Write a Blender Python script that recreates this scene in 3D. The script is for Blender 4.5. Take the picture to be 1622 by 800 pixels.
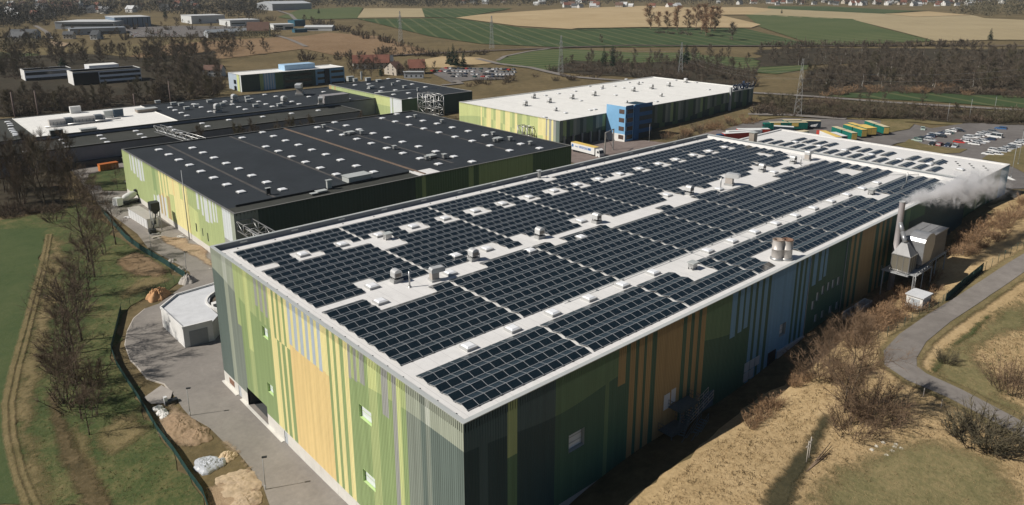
import bpy, bmesh, math, random
import numpy as np
from mathutils import Vector, Matrix
R=math.radians
SC=bpy.context.scene
for _o in list(bpy.data.objects): bpy.data.objects.remove(_o)
C=SC.collection
rnd=random.Random(7)

# ---------------------------------------------------------------- camera, world, sun, exposure
CAMPOS=np.array([-40.33,-52.95,69.46]); F_PX=1169.0; CY_PX=292.8; PITCH=0.2673; YAW=0.8451
fw=np.array([math.cos(YAW)*math.cos(PITCH),math.sin(YAW)*math.cos(PITCH),-math.sin(PITCH)])
rt=np.array([math.sin(YAW),-math.cos(YAW),0.0]); upv=np.cross(rt,fw)
cam=bpy.data.cameras.new('camera'); camo=bpy.data.objects.new('camera',cam); C.objects.link(camo)
cam.sensor_width=36.0; cam.lens=F_PX/1622*36; cam.shift_y=(CY_PX-400)/1622; cam.clip_start=1; cam.clip_end=12000
mw=Matrix(((rt[0],upv[0],-fw[0],CAMPOS[0]),(rt[1],upv[1],-fw[1],CAMPOS[1]),(rt[2],upv[2],-fw[2],CAMPOS[2]),(0,0,0,1)))
camo.matrix_world=mw; SC.camera=camo
W=bpy.data.worlds.new('World'); SC.world=W; W.use_nodes=True
nt=W.node_tree; bg=nt.nodes['Background']; sky=nt.nodes.new('ShaderNodeTexSky'); sky.sky_type='NISHITA'
SUN_AZ=R(154); SUN_EL=R(43)      # direction towards the sun
sky.sun_disc=False; sky.sun_elevation=SUN_EL; sky.sun_rotation=math.atan2(math.cos(SUN_AZ),math.sin(SUN_AZ))
sky.altitude=500; sky.air_density=1.0; sky.dust_density=1.0; sky.ozone_density=2.0
nt.links.new(sky.outputs[0],bg.inputs[0]); bg.inputs[1].default_value=0.036
sl=bpy.data.lights.new('sun','SUN'); sl.energy=4.5; sl.angle=R(0.5); sl.color=(1.0,0.945,0.87)
so=bpy.data.objects.new('sun',sl); C.objects.link(so)
sd=Vector((math.cos(SUN_AZ)*math.cos(SUN_EL),math.sin(SUN_AZ)*math.cos(SUN_EL),math.sin(SUN_EL)))
so.rotation_euler=sd.to_track_quat('Z','Y').to_euler(); so.location=(0,0,200)
SC.view_settings.view_transform='Standard'; SC.view_settings.look='None'; SC.view_settings.exposure=0.16; SC.view_settings.gamma=1.0
SC.view_settings.use_curve_mapping=False
SC.render.engine='CYCLES'
SC.cycles.max_bounces=6; SC.cycles.diffuse_bounces=3; SC.cycles.glossy_bounces=3; SC.cycles.transparent_max_bounces=8; SC.cycles.volume_bounces=3
SC.cycles.sample_clamp_indirect=6.0

# ---------------------------------------------------------------- measuring helpers: photo direction -> place on a plane or on the ground
def ray(px,py): return fw*F_PX+rt*(px-811)+upv*(CY_PX-py)
def Zp(px,py,z): d=ray(px,py); return CAMPOS+d*((z-CAMPOS[2])/d[2])
def Yp(px,py,y): d=ray(px,py); return CAMPOS+d*((y-CAMPOS[1])/d[1])
def Xp(px,py,x): d=ray(px,py); return CAMPOS+d*((x-CAMPOS[0])/d[0])
def PX(p):
    d=np.asarray(p,float)-CAMPOS; z=d@fw
    return (811+F_PX*(d@rt)/z, CY_PX-F_PX*(d@upv)/z)

# ---------------------------------------------------------------- terrain height
CP=np.array([(-10,-5,0),(-20,40,0),(0,40,0),(-10,70,0),(0,70,0),(-12,110,0),(0,150,0),(20,220,0),(20,260,0),(70,250,0),(120,230,0),(160,230,1),
(-60,80,0),(-60,160,0),(-40,260,0),(60,95,0),(100,95,1),(140,95,2),(145,130,3),(170,140,4),(210,148,4),(260,146,5),(320,150,7),
(20,-7,11.0),(35,-7,11.4),(60,-6.8,11.8),(60,0,9.3),(20,0,8.3),(45,0,8.7),(10,0,6.0),(10,-7,8.5),(75,0,11.3),(95,0,11.6),(120,0,12.5),(147,0,15),
(95,-6,13),(120,-6,14.5),(150,-5,16.8),(170,-5,16.3),(185,-2,15.5),(190,40,12),(190,75,8.5),(215,-5,14),
(25,-30,11.2),(50,-30,12.5),(80,-25,13.5),(110,-22,14.5),(150,-20,17.5),(60,-60,12),(120,-60,16),(200,-40,18),(300,-60,18),
(250,30,9),(300,40,8),(260,80,7),(320,90,7.5),(400,100,8),(400,0,10),(340,160,7),
(160,300,1.5),(300,300,2),(220,420,3),(80,420,3),(-40,450,4),(400,420,5),(550,350,6),(550,150,8),(600,0,10),(250,600,6),(0,700,8),(500,700,10),(800,500,12),(900,200,14),(900,-200,16),(-200,300,3),(-200,700,8),
(200,1000,13),(800,1000,17),(1300,500,19),(1300,0,19),(1500,1500,24),(300,1700,20),(2200,800,25),(2500,2500,30),(0,2500,26),(4000,1500,34),(4000,4000,38),(-500,1500,18),(-3000,3000,30),(1000,4500,38),(3000,-2000,30),(0,-800,10),(-800,-400,5),(-300,0,2)],float)
def _phi(r): return np.sqrt(r*r+12.0**2)
_D=np.linalg.norm(CP[:,None,:2]-CP[None,:,:2],axis=2)
_n=len(CP); _A=np.zeros((_n+1,_n+1)); _A[:_n,:_n]=_phi(_D)-np.eye(_n)*0.4; _A[_n,:_n]=1; _A[:_n,_n]=1
_w=np.linalg.solve(_A,np.append(CP[:,2],0))
def Tn(x,y):
    x=np.asarray(x,float); y=np.asarray(y,float); sh=x.shape; x=x.ravel(); y=y.ravel(); out=np.empty(len(x))
    for i in range(0,len(x),20000):
        r=np.hypot(x[i:i+20000,None]-CP[None,:,0],y[i:i+20000,None]-CP[None,:,1]); out[i:i+20000]=_phi(r)@_w[:_n]+_w[_n]
    return out.reshape(sh)
def T(x,y): return float(Tn([x],[y])[0])
_ts=np.geomspace(30,6000,500)
def G(px,py):
    d=ray(px,py); d=d/np.linalg.norm(d)
    P=CAMPOS[None]+d[None]*_ts[:,None]; h=P[:,2]-Tn(P[:,0],P[:,1])
    k=np.argmax(h<0)
    if h[k]>=0: P1=P[-1]; return np.array([P1[0],P1[1],T(P1[0],P1[1])])
    a,b=_ts[max(k-1,0)],_ts[k]
    for _ in range(3):
        s=np.linspace(a,b,24); q=CAMPOS[None]+d[None]*s[:,None]; hh=q[:,2]-Tn(q[:,0],q[:,1]); j=max(1,int(np.argmax(hh<0))); a,b=s[j-1],s[j]
    p=CAMPOS+d*b; p[2]=T(p[0],p[1]); return p
def dist(p): return float(np.linalg.norm(np.asarray(p)[:2]-CAMPOS[:2]))

# ---------------------------------------------------------------- materials
def lin(c): 
    c=c/255.0
    return c/12.92 if c<=0.04045 else ((c+0.055)/1.055)**2.4
def S(r,g,b,k=1.0): return (min(lin(r)*k,.9),min(lin(g)*k,.9),min(lin(b)*k,.9))
class NT:
    def __init__(s,name):
        s.m=bpy.data.materials.new(name); s.m.use_nodes=True; s.t=s.m.node_tree; s.b=s.t.nodes['Principled BSDF']
    def n(s,t,**k):
        x=s.t.nodes.new('ShaderNode'+t)
        for a,v in k.items():
            if hasattr(x,a): setattr(x,a,v)
        return x
    def l(s,a,b): s.t.links.new(a,b)
    def pos(s,obj=False,scale=(1,1,1)):
        g=s.n('TexCoord').outputs['Object'] if obj else s.n('NewGeometry').outputs['Position']
        if scale==(1,1,1): return g
        mp=s.n('Mapping'); mp.inputs['Scale'].default_value=scale; s.l(g,mp.inputs[0]); return mp.outputs[0]
    def noise(s,vec,scale,detail=4,rough=.6,dist=0):
        x=s.n('TexNoise'); x.inputs['Scale'].default_value=scale; x.inputs['Detail'].default_value=detail; x.inputs['Roughness'].default_value=rough; x.inputs['Distortion'].default_value=dist
        s.l(vec,x.inputs['Vector']); return x.outputs['Fac']
    def ramp(s,fac,stops):
        x=s.n('ValToRGB'); e=x.color_ramp.elements
        e[0].position=stops[0][0]; e[0].color=(*stops[0][1],1); e[1].position=stops[-1][0]; e[1].color=(*stops[-1][1],1)
        for p,c in stops[1:-1]: q=e.new(p); q.color=(*c,1)
        s.l(fac,x.inputs[0]); return x.outputs[0]
    def mix(s,f,a,b,mode='MIX'):
        x=s.n('Mix',data_type='RGBA',blend_type=mode)
        for i,v in ((0,f),(6,a),(7,b)):
            if hasattr(v,'links'): s.l(v,x.inputs[i])
            elif i==0: x.inputs[0].default_value=v
            else: x.inputs[i].default_value=(*v,1)
        return x.outputs[2]
    def bump(s,h,strength=.3,dist=.1):
        x=s.n('Bump'); x.inputs['Strength'].default_value=strength; x.inputs['Distance'].default_value=dist; s.l(h,x.inputs['Height']); s.l(x.outputs[0],s.b.inputs['Normal'])
    def out(s,col,rough=.8,metal=0,spec=.3):
        if hasattr(col,'links'): s.l(col,s.b.inputs['Base Color'])
        else: s.b.inputs['Base Color'].default_value=(*col,1)
        s.b.inputs['Roughness'].default_value=rough; s.b.inputs['Metallic'].default_value=metal; s.b.inputs['Specular IOR Level'].default_value=spec
        return s.m
def mul(c,k): return tuple(min(.95,x*k) for x in c)
_mc={}
def M(name,c,rough=.7,var=.12,scale=.6,metal=0,spec=.3):
    """plain weathered surface: base colour broken up by two octaves of grime"""
    if name in _mc: return _mc[name]
    t=NT(name); p=t.pos(); a=t.noise(p,scale,5,.65); b=t.noise(p,scale*7,3,.6)
    f=t.n('Math',operation='MULTIPLY_ADD'); t.l(b,f.inputs[0]); f.inputs[1].default_value=.35; t.l(a,f.inputs[2])
    col=t.ramp(f.outputs[0],[(.38,mul(c,1-var)),(.92,mul(c,1+var))])
    _mc[name]=t.out(col,rough,metal,spec); return _mc[name]
def Mcol(name,rough=.5,var=.15):
    t=NT(name); a=t.n('Attribute'); a.attribute_name='Col'; p=t.pos(False,(1.6,1.6,.10)); n=t.noise(p,.7,6,.7)
    r=t.ramp(n,[(.3,(1-var,)*3),(.7,(1+var*.3,)*3)]); return t.out(t.mix(1.0,a.outputs['Color'],r,'MULTIPLY'),rough,0,.35)
def ground_mat(name,stops,scale=.05,fine=1.2,bump=.5,bd=.25,fmix=.45,mid=.25,soft=False):
    t=NT(name); p=t.pos(); a=t.noise(p,scale,6,.65,.6); m_=t.noise(p,mid,5,.7,.4); b=t.noise(p,fine,4,.75)
    f=t.n('Math',operation='MULTIPLY_ADD'); t.l(m_,f.inputs[0]); f.inputs[1].default_value=.9; t.l(a,f.inputs[2])
    f2=t.n('Math',operation='MULTIPLY_ADD'); t.l(b,f2.inputs[0]); f2.inputs[1].default_value=fmix*2; t.l(f.outputs[0],f2.inputs[2])
    mr=t.n('MapRange'); mr.inputs[1].default_value=.65+.3*fmix; mr.inputs[2].default_value=1.25+1.7*fmix*.95; t.l(f2.outputs[0],mr.inputs[0])
    col=t.ramp(mr.outputs[0],stops); t.bump(b,bump,bd)
    if soft:   # ragged natural edge: the cover thins out in patches towards its border
        at=t.n('Attribute'); at.attribute_name='edge'; e1=t.noise(p,.35,5,.7,.5); e2=t.noise(p,1.8,3,.7)
        q=t.n('Math',operation='MULTIPLY_ADD'); t.l(e2,q.inputs[0]); q.inputs[1].default_value=.6; t.l(e1,q.inputs[2])
        w=t.n('Math',operation='MULTIPLY_ADD'); t.l(at.outputs['Fac'],w.inputs[0]); w.inputs[1].default_value=1.1; t.l(q.outputs[0],w.inputs[2])
        r=t.n('MapRange'); r.inputs[1].default_value=.92; r.inputs[2].default_value=1.42; t.l(w.outputs[0],r.inputs[0]); t.l(r.outputs[0],t.b.inputs['Alpha'])
    return t.out(col,.95,0,.1)
# ---------------------------------------------------------------- mesh builder
def wloc(o):
    v=np.zeros(3)
    while o is not None: v+=np.array(o.location); o=o.parent
    return v
class MB:
    def __init__(s): s.v=[]; s.f=[]; s.m=[]; s.c=[]; s.sm=[]
    def vv(s,p): s.v.append((float(p[0]),float(p[1]),float(p[2]))); return len(s.v)-1
    def face(s,pts,m=0,col=None,sm=False):
        s.f.append([s.vv(p) for p in pts]); s.m.append(m); s.c.append(col); s.sm.append(sm)
    def box(s,x0,y0,z0,x1,y1,z1,m=0,col=None,mt=None,bottom=True):
        p=[(x0,y0,z0),(x1,y0,z0),(x1,y1,z0),(x0,y1,z0),(x0,y0,z1),(x1,y0,z1),(x1,y1,z1),(x0,y1,z1)]
        fs=[(0,1,5,4),(1,2,6,5),(2,3,7,6),(3,0,4,7)]+([(3,2,1,0)] if bottom else [])
        for q in fs: s.face([p[i] for i in q],m,col)
        s.face([p[i] for i in (4,5,6,7)],m if mt is None else mt,col)
    def obox(s,c,size,rz=0,m=0,col=None,mt=None):
        hx,hy,hz=size[0]/2,size[1]/2,size[2]; ca,sa=math.cos(rz),math.sin(rz)
        def q(x,y,z): return (c[0]+x*ca-y*sa,c[1]+x*sa+y*ca,c[2]+z)
        lo=[q(-hx,-hy,0),q(hx,-hy,0),q(hx,hy,0),q(-hx,hy,0)]; hi=[q(-hx,-hy,hz),q(hx,-hy,hz),q(hx,hy,hz),q(-hx,hy,hz)]
        for i in range(4): j=(i+1)%4; s.face([lo[i],lo[j],hi[j],hi[i]],m,col)
        s.face(hi,m if mt is None else mt,col); s.face(lo[::-1],m,col)
    def prism(s,poly,z0,z1,m=0,mt=None,col=None):
        n=len(poly); a=sum(poly[i][0]*poly[(i+1)%n][1]-poly[(i+1)%n][0]*poly[i][1] for i in range(n))
        if a<0: poly=poly[::-1]
        for i in range(n):
            j=(i+1)%n; s.face([(*poly[i],z0),(*poly[j],z0),(*poly[j],z1),(*poly[i],z1)],m,col)
        s.face([(*p,z1) for p in poly],m if mt is None else mt,col); s.face([(*p,z0) for p in poly[::-1]],m,col)
    def tube(s,a,b,r0,r1=None,n=6,m=0,cap=True,col=None):
        r1=r0 if r1 is None else r1; a=Vector(a); b=Vector(b); d=(b-a)
        if d.length<1e-6: return
        d.normalize(); u=d.orthogonal().normalized(); w=d.cross(u)
        A=[];B=[]
        for i in range(n):
            t=2*math.pi*i/n; e=u*math.cos(t)+w*math.sin(t); A.append(s.vv(a+e*r0)); B.append(s.vv(b+e*r1))
        for i in range(n):
            j=(i+1)%n; s.f.append([A[i],A[j],B[j],B[i]]); s.m.append(m); s.c.append(col); s.sm.append(True)
        if cap:
            s.f.append(B[:]); s.m.append(m); s.c.append(col); s.sm.append(False)
            s.f.append(A[::-1]); s.m.append(m); s.c.append(col); s.sm.append(False)
    def path(s,pts,r0,r1,n=6,m=0):
        k=len(pts)-1
        for i in range(k): s.tube(pts[i],pts[i+1],r0+(r1-r0)*i/k,r0+(r1-r0)*(i+1)/k,n,m)
    def lathe(s,c,prof,n=16,m=0,cap=True):
        rings=[[s.vv((c[0]+r*math.cos(2*math.pi*i/n),c[1]+r*math.sin(2*math.pi*i/n),c[2]+z)) for i in range(n)] for r,z in prof]
        for a,b in zip(rings,rings[1:]):
            for i in range(n): j=(i+1)%n; s.f.append([a[i],a[j],b[j],b[i]]); s.m.append(m); s.c.append(None); s.sm.append(True)
        if cap: s.f.append(rings[-1][:]); s.m.append(m); s.c.append(None); s.sm.append(False)
    def mesh(s,name,mats,org=(0,0,0)):
        me=bpy.data.meshes.new(name); V=np.array(s.v,float).reshape(-1,3)-np.array(org)
        me.from_pydata(V.tolist(),[],s.f)
        for mt in (mats if isinstance(mats,(list,tuple)) else [mats]): me.materials.append(mt)
        me.polygons.foreach_set('material_index',s.m); me.polygons.foreach_set('use_smooth',s.sm)
        if any(c is not None for c in s.c):
            at=me.color_attributes.new('Col','FLOAT_COLOR','CORNER'); arr=[]
            for f,c in zip(s.f,s.c):
                c=c or (.5,.5,.5); arr+=[c[0],c[1],c[2],1.0]*len(f)
            at.data.foreach_set('color',arr)
        me.update(); return me
    def build(s,name,mats,parent=None,local=False,org=None):
        o_=np.zeros(3) if org is None else np.array(org)
        if parent is not None and not local: o_=wloc(parent)
        o=bpy.data.objects.new(name,s.mesh(name,mats,o_)); C.objects.link(o)
        if parent is not None: o.parent=parent
        elif org is not None: o.location=org
        return o
def tag(o,label,cat,group=None,kind=None):
    if label: o['label']=label
    if cat: o['category']=cat
    if group: o['group']=group
    if kind: o['kind']=kind
    return o
def thing(name,label,cat,loc=(0,0,0),rz=0,group=None):
    o=bpy.data.objects.new(name,None); o.empty_display_size=.5; C.objects.link(o); o.location=[float(q) for q in loc]; o.rotation_euler=(0,0,rz); return tag(o,label,cat,group)
def struct(o): o['kind']='structure'; return o
def stuff(o,label,cat): o['kind']='stuff'; return tag(o,label,cat)
def dup(root,loc,rz=0,label=None,group=None,scale=None):
    r=root.copy(); C.objects.link(r); r.location=[float(q) for q in loc]; r.rotation_euler=(0,0,rz)
    if scale is not None: r.scale=scale if hasattr(scale,'__len__') else (scale,)*3
    if label: r['label']=label
    if group: r['group']=group
    for ch in root.children:
        c=ch.copy(); C.objects.link(c); c.parent=r
        for g in ch.children:
            d=g.copy(); C.objects.link(d); d.parent=c
    return r
def recolor(root,slotname,mat):
    for o in [root]+list(root.children):
        for sl_ in o.material_slots:
            if sl_.material and sl_.material.name.startswith(slotname): sl_.link='OBJECT'; sl_.material=mat
# ---------------------------------------------------------------- ground sheet, reaching the horizon
TAN=(.33,.25,.15); STRAW=(.25,.19,.10); BROWN=(.15,.105,.058); OLIVE=(.095,.095,.038); GREEN=(.048,.078,.030); DKGREEN=(.026,.05,.022)
g_scrub=ground_mat('scrub_ground',[(0,(.055,.05,.025)),(.35,(.10,.08,.042)),(.6,(.15,.115,.06)),(1,(.21,.165,.09))],.02,.6,.6,.3)
g_hill=ground_mat('dry_grass_ground',[(0,(.14,.105,.05)),(.28,(.26,.19,.095)),(.5,(.38,.275,.145)),(.75,(.47,.345,.19)),(1,(.56,.43,.265))],.03,1.4,.9,.3,.5)
g_hillgreen=ground_mat('hill_turf',[(0,(.06,.068,.028)),(.3,(.10,.095,.042)),(.55,(.15,.125,.058)),(.8,(.20,.155,.075)),(1,(.28,.21,.11))],.05,1.6,.8,.25,.5)
g_turf=ground_mat('turf',[(0,(.03,.05,.018)),(.3,(.05,.075,.028)),(.5,(.078,.095,.037)),(.7,(.14,.13,.058)),(1,(.24,.185,.095))],.06,1.5,.8,.25,.45)
g_mead=ground_mat('meadow_grass',[(0,(.043,.066,.026)),(.4,(.06,.085,.034)),(.75,(.08,.10,.042)),(1,(.14,.138,.066))],.03,.9,.6,.2,.35)
g_straw=ground_mat('straw_grass',[(0,(.06,.062,.026)),(.35,(.12,.105,.048)),(.65,(.19,.15,.075)),(1,(.29,.22,.12))],.08,1.6,.8,.25,.5)
g_straws=ground_mat('straw_grass_edge',[(0,(.075,.075,.032)),(.35,(.14,.118,.055)),(.65,(.21,.165,.085)),(1,(.31,.24,.135))],.08,1.6,.8,.25,.5,soft=True)
g_turfs=ground_mat('turf_edge',[(0,(.03,.046,.018)),(.3,(.05,.068,.026)),(.55,(.08,.083,.034)),(.8,(.14,.118,.055)),(1,(.22,.165,.085))],.06,1.5,.8,.25,.45,soft=True)
g_hillgreens=ground_mat('hill_turf_edge',[(0,(.075,.085,.036)),(.3,(.125,.12,.055)),(.55,(.19,.165,.08)),(.8,(.27,.215,.11)),(1,(.38,.29,.165))],.05,1.6,.8,.25,.5,soft=True)
g_soils=ground_mat('bare_soil_edge',[(0,(.18,.12,.07)),(.4,(.30,.215,.14)),(.7,(.40,.30,.20)),(1,(.52,.43,.32))],.12,1.2,.9,.3,.5,soft=True)
g_worn=ground_mat('worn_turf',[(0,(.09,.07,.035)),(.4,(.19,.13,.075)),(1,(.30,.22,.135))],.1,1.5,soft=True)
g_greens=ground_mat('green_growth',[(0,(.04,.06,.022)),(.5,(.075,.09,.036)),(1,(.15,.13,.06))],.2,1.6,.8,.25,.4,soft=True)
g_soil=ground_mat('bare_soil',[(0,(.15,.10,.06)),(.4,(.27,.195,.125)),(.7,(.37,.28,.185)),(1,(.50,.41,.30))],.12,1.2,.9,.3,.5)
g_asph=ground_mat('worn_asphalt',[(0,(.15,.138,.124)),(.4,(.215,.197,.177)),(.7,(.26,.238,.213)),(1,(.37,.34,.305))],.06,1.4,.2,.05,.4,.16)
g_asph2=ground_mat('dark_asphalt',[(0,(.10,.092,.088)),(.5,(.145,.134,.126)),(1,(.20,.185,.175))],.05,.6,.1,.05,.25)
g_path=ground_mat('path_asphalt',[(0,(.13,.118,.108)),(.45,(.185,.168,.152)),(1,(.27,.247,.225))],.1,.9,.15,.05,.3)
g_conc=ground_mat('yard_concrete',[(0,(.24,.215,.19)),(.5,(.34,.31,.28)),(1,(.46,.42,.38))],.15,.9,.15,.05,.3)
def field_mat(name,c1,c2,rot,lane=18.,amp=.35):
    """crop field with drilled rows and tractor lanes"""
    t=NT(name); p=t.pos(); mp=t.n('Mapping'); mp.inputs['Rotation'].default_value=(0,0,rot); t.l(p,mp.inputs[0])
    w=t.n('TexWave'); w.inputs['Scale'].default_value=.314/lane; w.inputs['Distortion'].default_value=1.2; w.inputs['Detail'].default_value=2; w.inputs['Detail Scale'].default_value=.6; t.l(mp.outputs[0],w.inputs['Vector'])
    lanes=t.ramp(w.outputs['Fac'],[(.86,(0,0,0)),(.98,(amp,)*3)]); n=t.noise(p,.012,5,.6,.5); n2=t.noise(mp.outputs[0],.15,4,.7)
    f=t.n('Math',operation='MULTIPLY_ADD'); t.l(n2,f.inputs[0]); f.inputs[1].default_value=.4; t.l(n,f.inputs[2])
    base=t.ramp(f.outputs[0],[(.45,c1),(.95,c2)]); return t.out(t.mix(lanes,base,mul(tuple((a+b)/2 for a,b in zip(c2,(.3,.25,.13))),1.1)),.95,0,.1)
f_green=field_mat('green_field',(.036,.062,.026),(.062,.085,.036),.5)
f_green2=field_mat('young_crop_field',(.05,.078,.03),(.085,.105,.045),1.9,14,.5)
f_tan=field_mat('stubble_field',(.33,.245,.135),(.43,.33,.195),.3,22,.2)
f_tan2=field_mat('pale_stubble_field',(.29,.235,.14),(.36,.295,.18),.9,20,.25)

gb=MB(); NA=480; rr=np.concatenate([[0.5],np.geomspace(6,9500,250)]); aa=np.concatenate([YAW+np.linspace(-.95,.95,360),YAW+np.linspace(.97,2*math.pi-.97,NA-360)])
XX=CAMPOS[0]+rr[:,None]*np.cos(aa)[None]; YY=CAMPOS[1]+rr[:,None]*np.sin(aa)[None]; ZZ=Tn(XX,YY); nA=len(aa)
gb.v=np.stack([XX,YY,ZZ],-1).reshape(-1,3).tolist()
for i in range(len(rr)-1):
    for j in range(nA):
        k=(j+1)%nA; gb.f.append([i*nA+j,(i+1)*nA+j,(i+1)*nA+k,i*nA+k])
gb.m=[0]*len(gb.f); gb.sm=[True]*len(gb.f); gb.c=[None]*len(gb.f)
struct(gb.build('ground',g_scrub))

def sheet(name,pts,mat,lift=1.0,jit=0.0,world=False,kind='structure',soft=0.0):
    """a draped surface (road, yard, field) lying just above the ground"""
    P=[np.array(p,float) if world else G(*p) for p in pts]; poly=[]
    for a,b in zip(P,P[1:]+P[:1]):
        L=np.linalg.norm((b-a)[:2]); st=max(1.2,dist(a)*.02); n=max(1,int(L/st)); nv=np.array([-(b-a)[1],(b-a)[0]])/max(L,.01)
        for i in range(n):
            q=a[:2]+(b-a)[:2]*i/n
            if jit and i: q=q+nv*rnd.gauss(0,jit*st*.6)
            poly.append(q)
    bm=bmesh.new(); f=bm.faces.new([bm.verts.new((p[0],p[1],0)) for p in poly]); bmesh.ops.triangulate(bm,faces=[f])
    for _ in range(7):
        es=[e for e in bm.edges if e.calc_length()>max(3.0,.05*math.hypot(e.verts[0].co.x-CAMPOS[0],e.verts[0].co.y-CAMPOS[1]))]
        if not es: break
        bmesh.ops.subdivide_edges(bm,edges=es,cuts=1); bmesh.ops.triangulate(bm,faces=bm.faces[:])
    if soft:
        jit_=soft/2.2
        for _ in range(6):
            es=[e for e in bm.edges if e.calc_length()>jit_*1.6]
            if not es or len(bm.verts)>60000: break
            bmesh.ops.subdivide_edges(bm,edges=es,cuts=1); bmesh.ops.triangulate(bm,faces=bm.faces[:])
    co=np.array([v.co[:] for v in bm.verts]); z=Tn(co[:,0],co[:,1]); d=np.hypot(co[:,0]-CAMPOS[0],co[:,1]-CAMPOS[1])
    for v,zz,dd in zip(bm.verts,z,d): v.co.z=zz+(.05+dd*.0005)*lift
    bmesh.ops.recalc_face_normals(bm,faces=bm.faces[:])
    for f in bm.faces:
        if f.normal.z<0: f.normal_flip()
        f.smooth=True
    me=bpy.data.meshes.new(name); bm.to_mesh(me); bm.free(); me.materials.append(mat)
    if soft:
        Q=np.array([q[:2] for q in poly],float); A=Q; Bq=np.roll(Q,-1,0); dd=np.full(len(co),1e9)
        for a,b in zip(A,Bq):
            ab=b-a; tt=np.clip(((co[:,:2]-a)@ab)/max(ab@ab,1e-9),0,1); dd=np.minimum(dd,np.linalg.norm(co[:,:2]-(a+tt[:,None]*ab),axis=1))
        at=me.attributes.new('edge','FLOAT','POINT'); at.data.foreach_set('value',np.clip(dd/soft,0,1).astype(np.float32))
    o=bpy.data.objects.new(name,me); C.objects.link(o); o['kind']=kind; return o
def strip(name,pts,width,mat,lift=1.0,world=False,soft=0.0):
    P=[np.array(p,float) if world else G(*p) for p in pts]; L=[];Rr=[]
    w=width if hasattr(width,'__len__') else [width]*len(P)
    for i,p in enumerate(P):
        a=P[max(0,i-1)];b=P[min(len(P)-1,i+1)]; d=(b-a)[:2]; d=d/max(np.linalg.norm(d),1e-6); n=np.array([-d[1],d[0],0])*w[i]/2
        n3=np.array([n[0],n[1],0]); L.append(p+n3); Rr.append(p-n3)
    return sheet(name,L+Rr[::-1],mat,lift,world=True,soft=soft)
# --- left side
sheet('meadow',[(-60,800),(40,800),(25,740),(12,690),(10,640),(20,590),(34,540),(48,480),(62,430),(72,390),(78,362),(0,364),(-200,372),(-300,500)],g_mead,1.0,.25)
sheet('grass_verge',[(40,800),(330,830),(322,790),(300,755),(275,717),(250,685),(225,642),(200,606),(185,580),(177,553),(184,528),(194,500),(232,472),(280,450),(294,440),(262,420),(226,399),(190,378),(160,350),(130,320),(60,340),(0,350),(0,364),(78,362),(62,430),(34,540),(10,640),(12,690)],g_turf,1.0,.5)
sheet('straw_strip',[(30,830),(110,830),(86,740),(70,690),(66,630),(80,570),(98,500),(106,450),(110,400),(100,372),(74,366),(58,430),(32,540),(8,640),(12,700)],g_straws,1.6,.3,soft=5.0)
sheet('straw_strip',[(128,830),(195,830),(165,740),(150,690),(115,660),(92,690),(105,745)],g_straws,2.0,.3,soft=4.0)
sheet('straw_strip',[(150,735),(195,720),(240,690),(225,655),(190,650),(160,675),(140,705)],g_straws,2.0,.3,soft=4.0)
sheet('straw_strip',[(170,500),(195,480),(235,462),(280,445),(262,432),(225,440),(190,462)],g_straws,2.0,.3,soft=4.0)
strip('field_path',[(44,810),(24,752),(10,690),(8,640),(20,585),(36,530),(52,470),(66,420),(76,372)],1.6,g_straws,2.4,soft=.9)
strip('field_path',[(62,810),(36,752),(21,690),(19,640),(30,585),(45,530),(60,470),(72,420),(80,372)],1.4,g_straws,2.4,soft=.8)
sheet('soil_patch',[(182,412),(212,398),(230,402),(258,418),(274,432),(250,442),(215,441),(190,430)],g_worn,2.2,.3,soft=3.0)
yard=[(620,840),(440,840),(417,772),(403,750),(376,717),(354,701),(332,679),(302,662),(290,649),(271,621),(260,609),(233,600.6),(216,580),(207,572),(198,547),(202,525),(212,505),(230,490),(252,482),(288,456),(306,446),(300,432),(288,423),(254,405),(234,393.5),(218,372),(190,351),(160,330),(133,296),(118,277),(108,262),(150,256),(200,258),(206,308),(364,404),(364,600),(440,680)]
sheet('yard_road',yard,g_asph,1.5)
sheet('front_lawn',[(133,293),(142,278),(196,268),(204,304),(163,304)],g_turf,2.6,.4)
sheet('sandy_strip',[(248,372),(300,378),(332,398),(345,420),(335,428),(297,405),(258,388)],g_soils,2.6,.3,soft=2.2)
sheet('soil_patch',[(244,690),(262,655),(258,640),(278,636),(292,652),(310,668),(333,690),(322,700),(300,712),(278,710)],g_soils,2.4,.3,soft=2.2)
sheet('soil_patch',[(322,775),(350,762),(372,752),(398,740),(412,770),(425,815),(330,830)],g_soils,2.4,.3,soft=2.2)
sheet('sandy_strip',[(331,676),(345,686),(372,705),(398,738),(415,760),(426,800),(440,830),(420,830),(400,765),(380,738),(352,708),(330,684)],g_soils,3.0,.3,soft=2.2)
sheet('gravel_patch',[(228,632),(256,612),(274,622),(268,640),(240,642)],g_conc,2.4,.8)
kb=MB()
for a,b in zip([(417,772),(376,717),(332,679)],[(403,750),(354,701),(302,662)]): pass
def kerb(pts,h=.12,w=.18):
    m=MB(); P=[G(*p) for p in pts]
    for a,b in zip(P,P[1:]):
        d=(b-a)[:2]; L=np.linalg.norm(d); m.obox(((a[0]+b[0])/2,(a[1]+b[1])/2,min(a[2],b[2])-.1),(L,w,h+.2),math.atan2(d[1],d[0]))
    return struct(m.build('kerb',M('kerb_stone',(.46,.42,.37),.85,.2,1.2)))
kerb([(270,621),(260,609.5),(233,601),(216,580),(207,572),(198,547),(202,525),(212,505),(230,490)])
kerb([(258,386),(297,404),(333,427)]); kerb([(133,293),(163,304),(204,304)])
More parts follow.
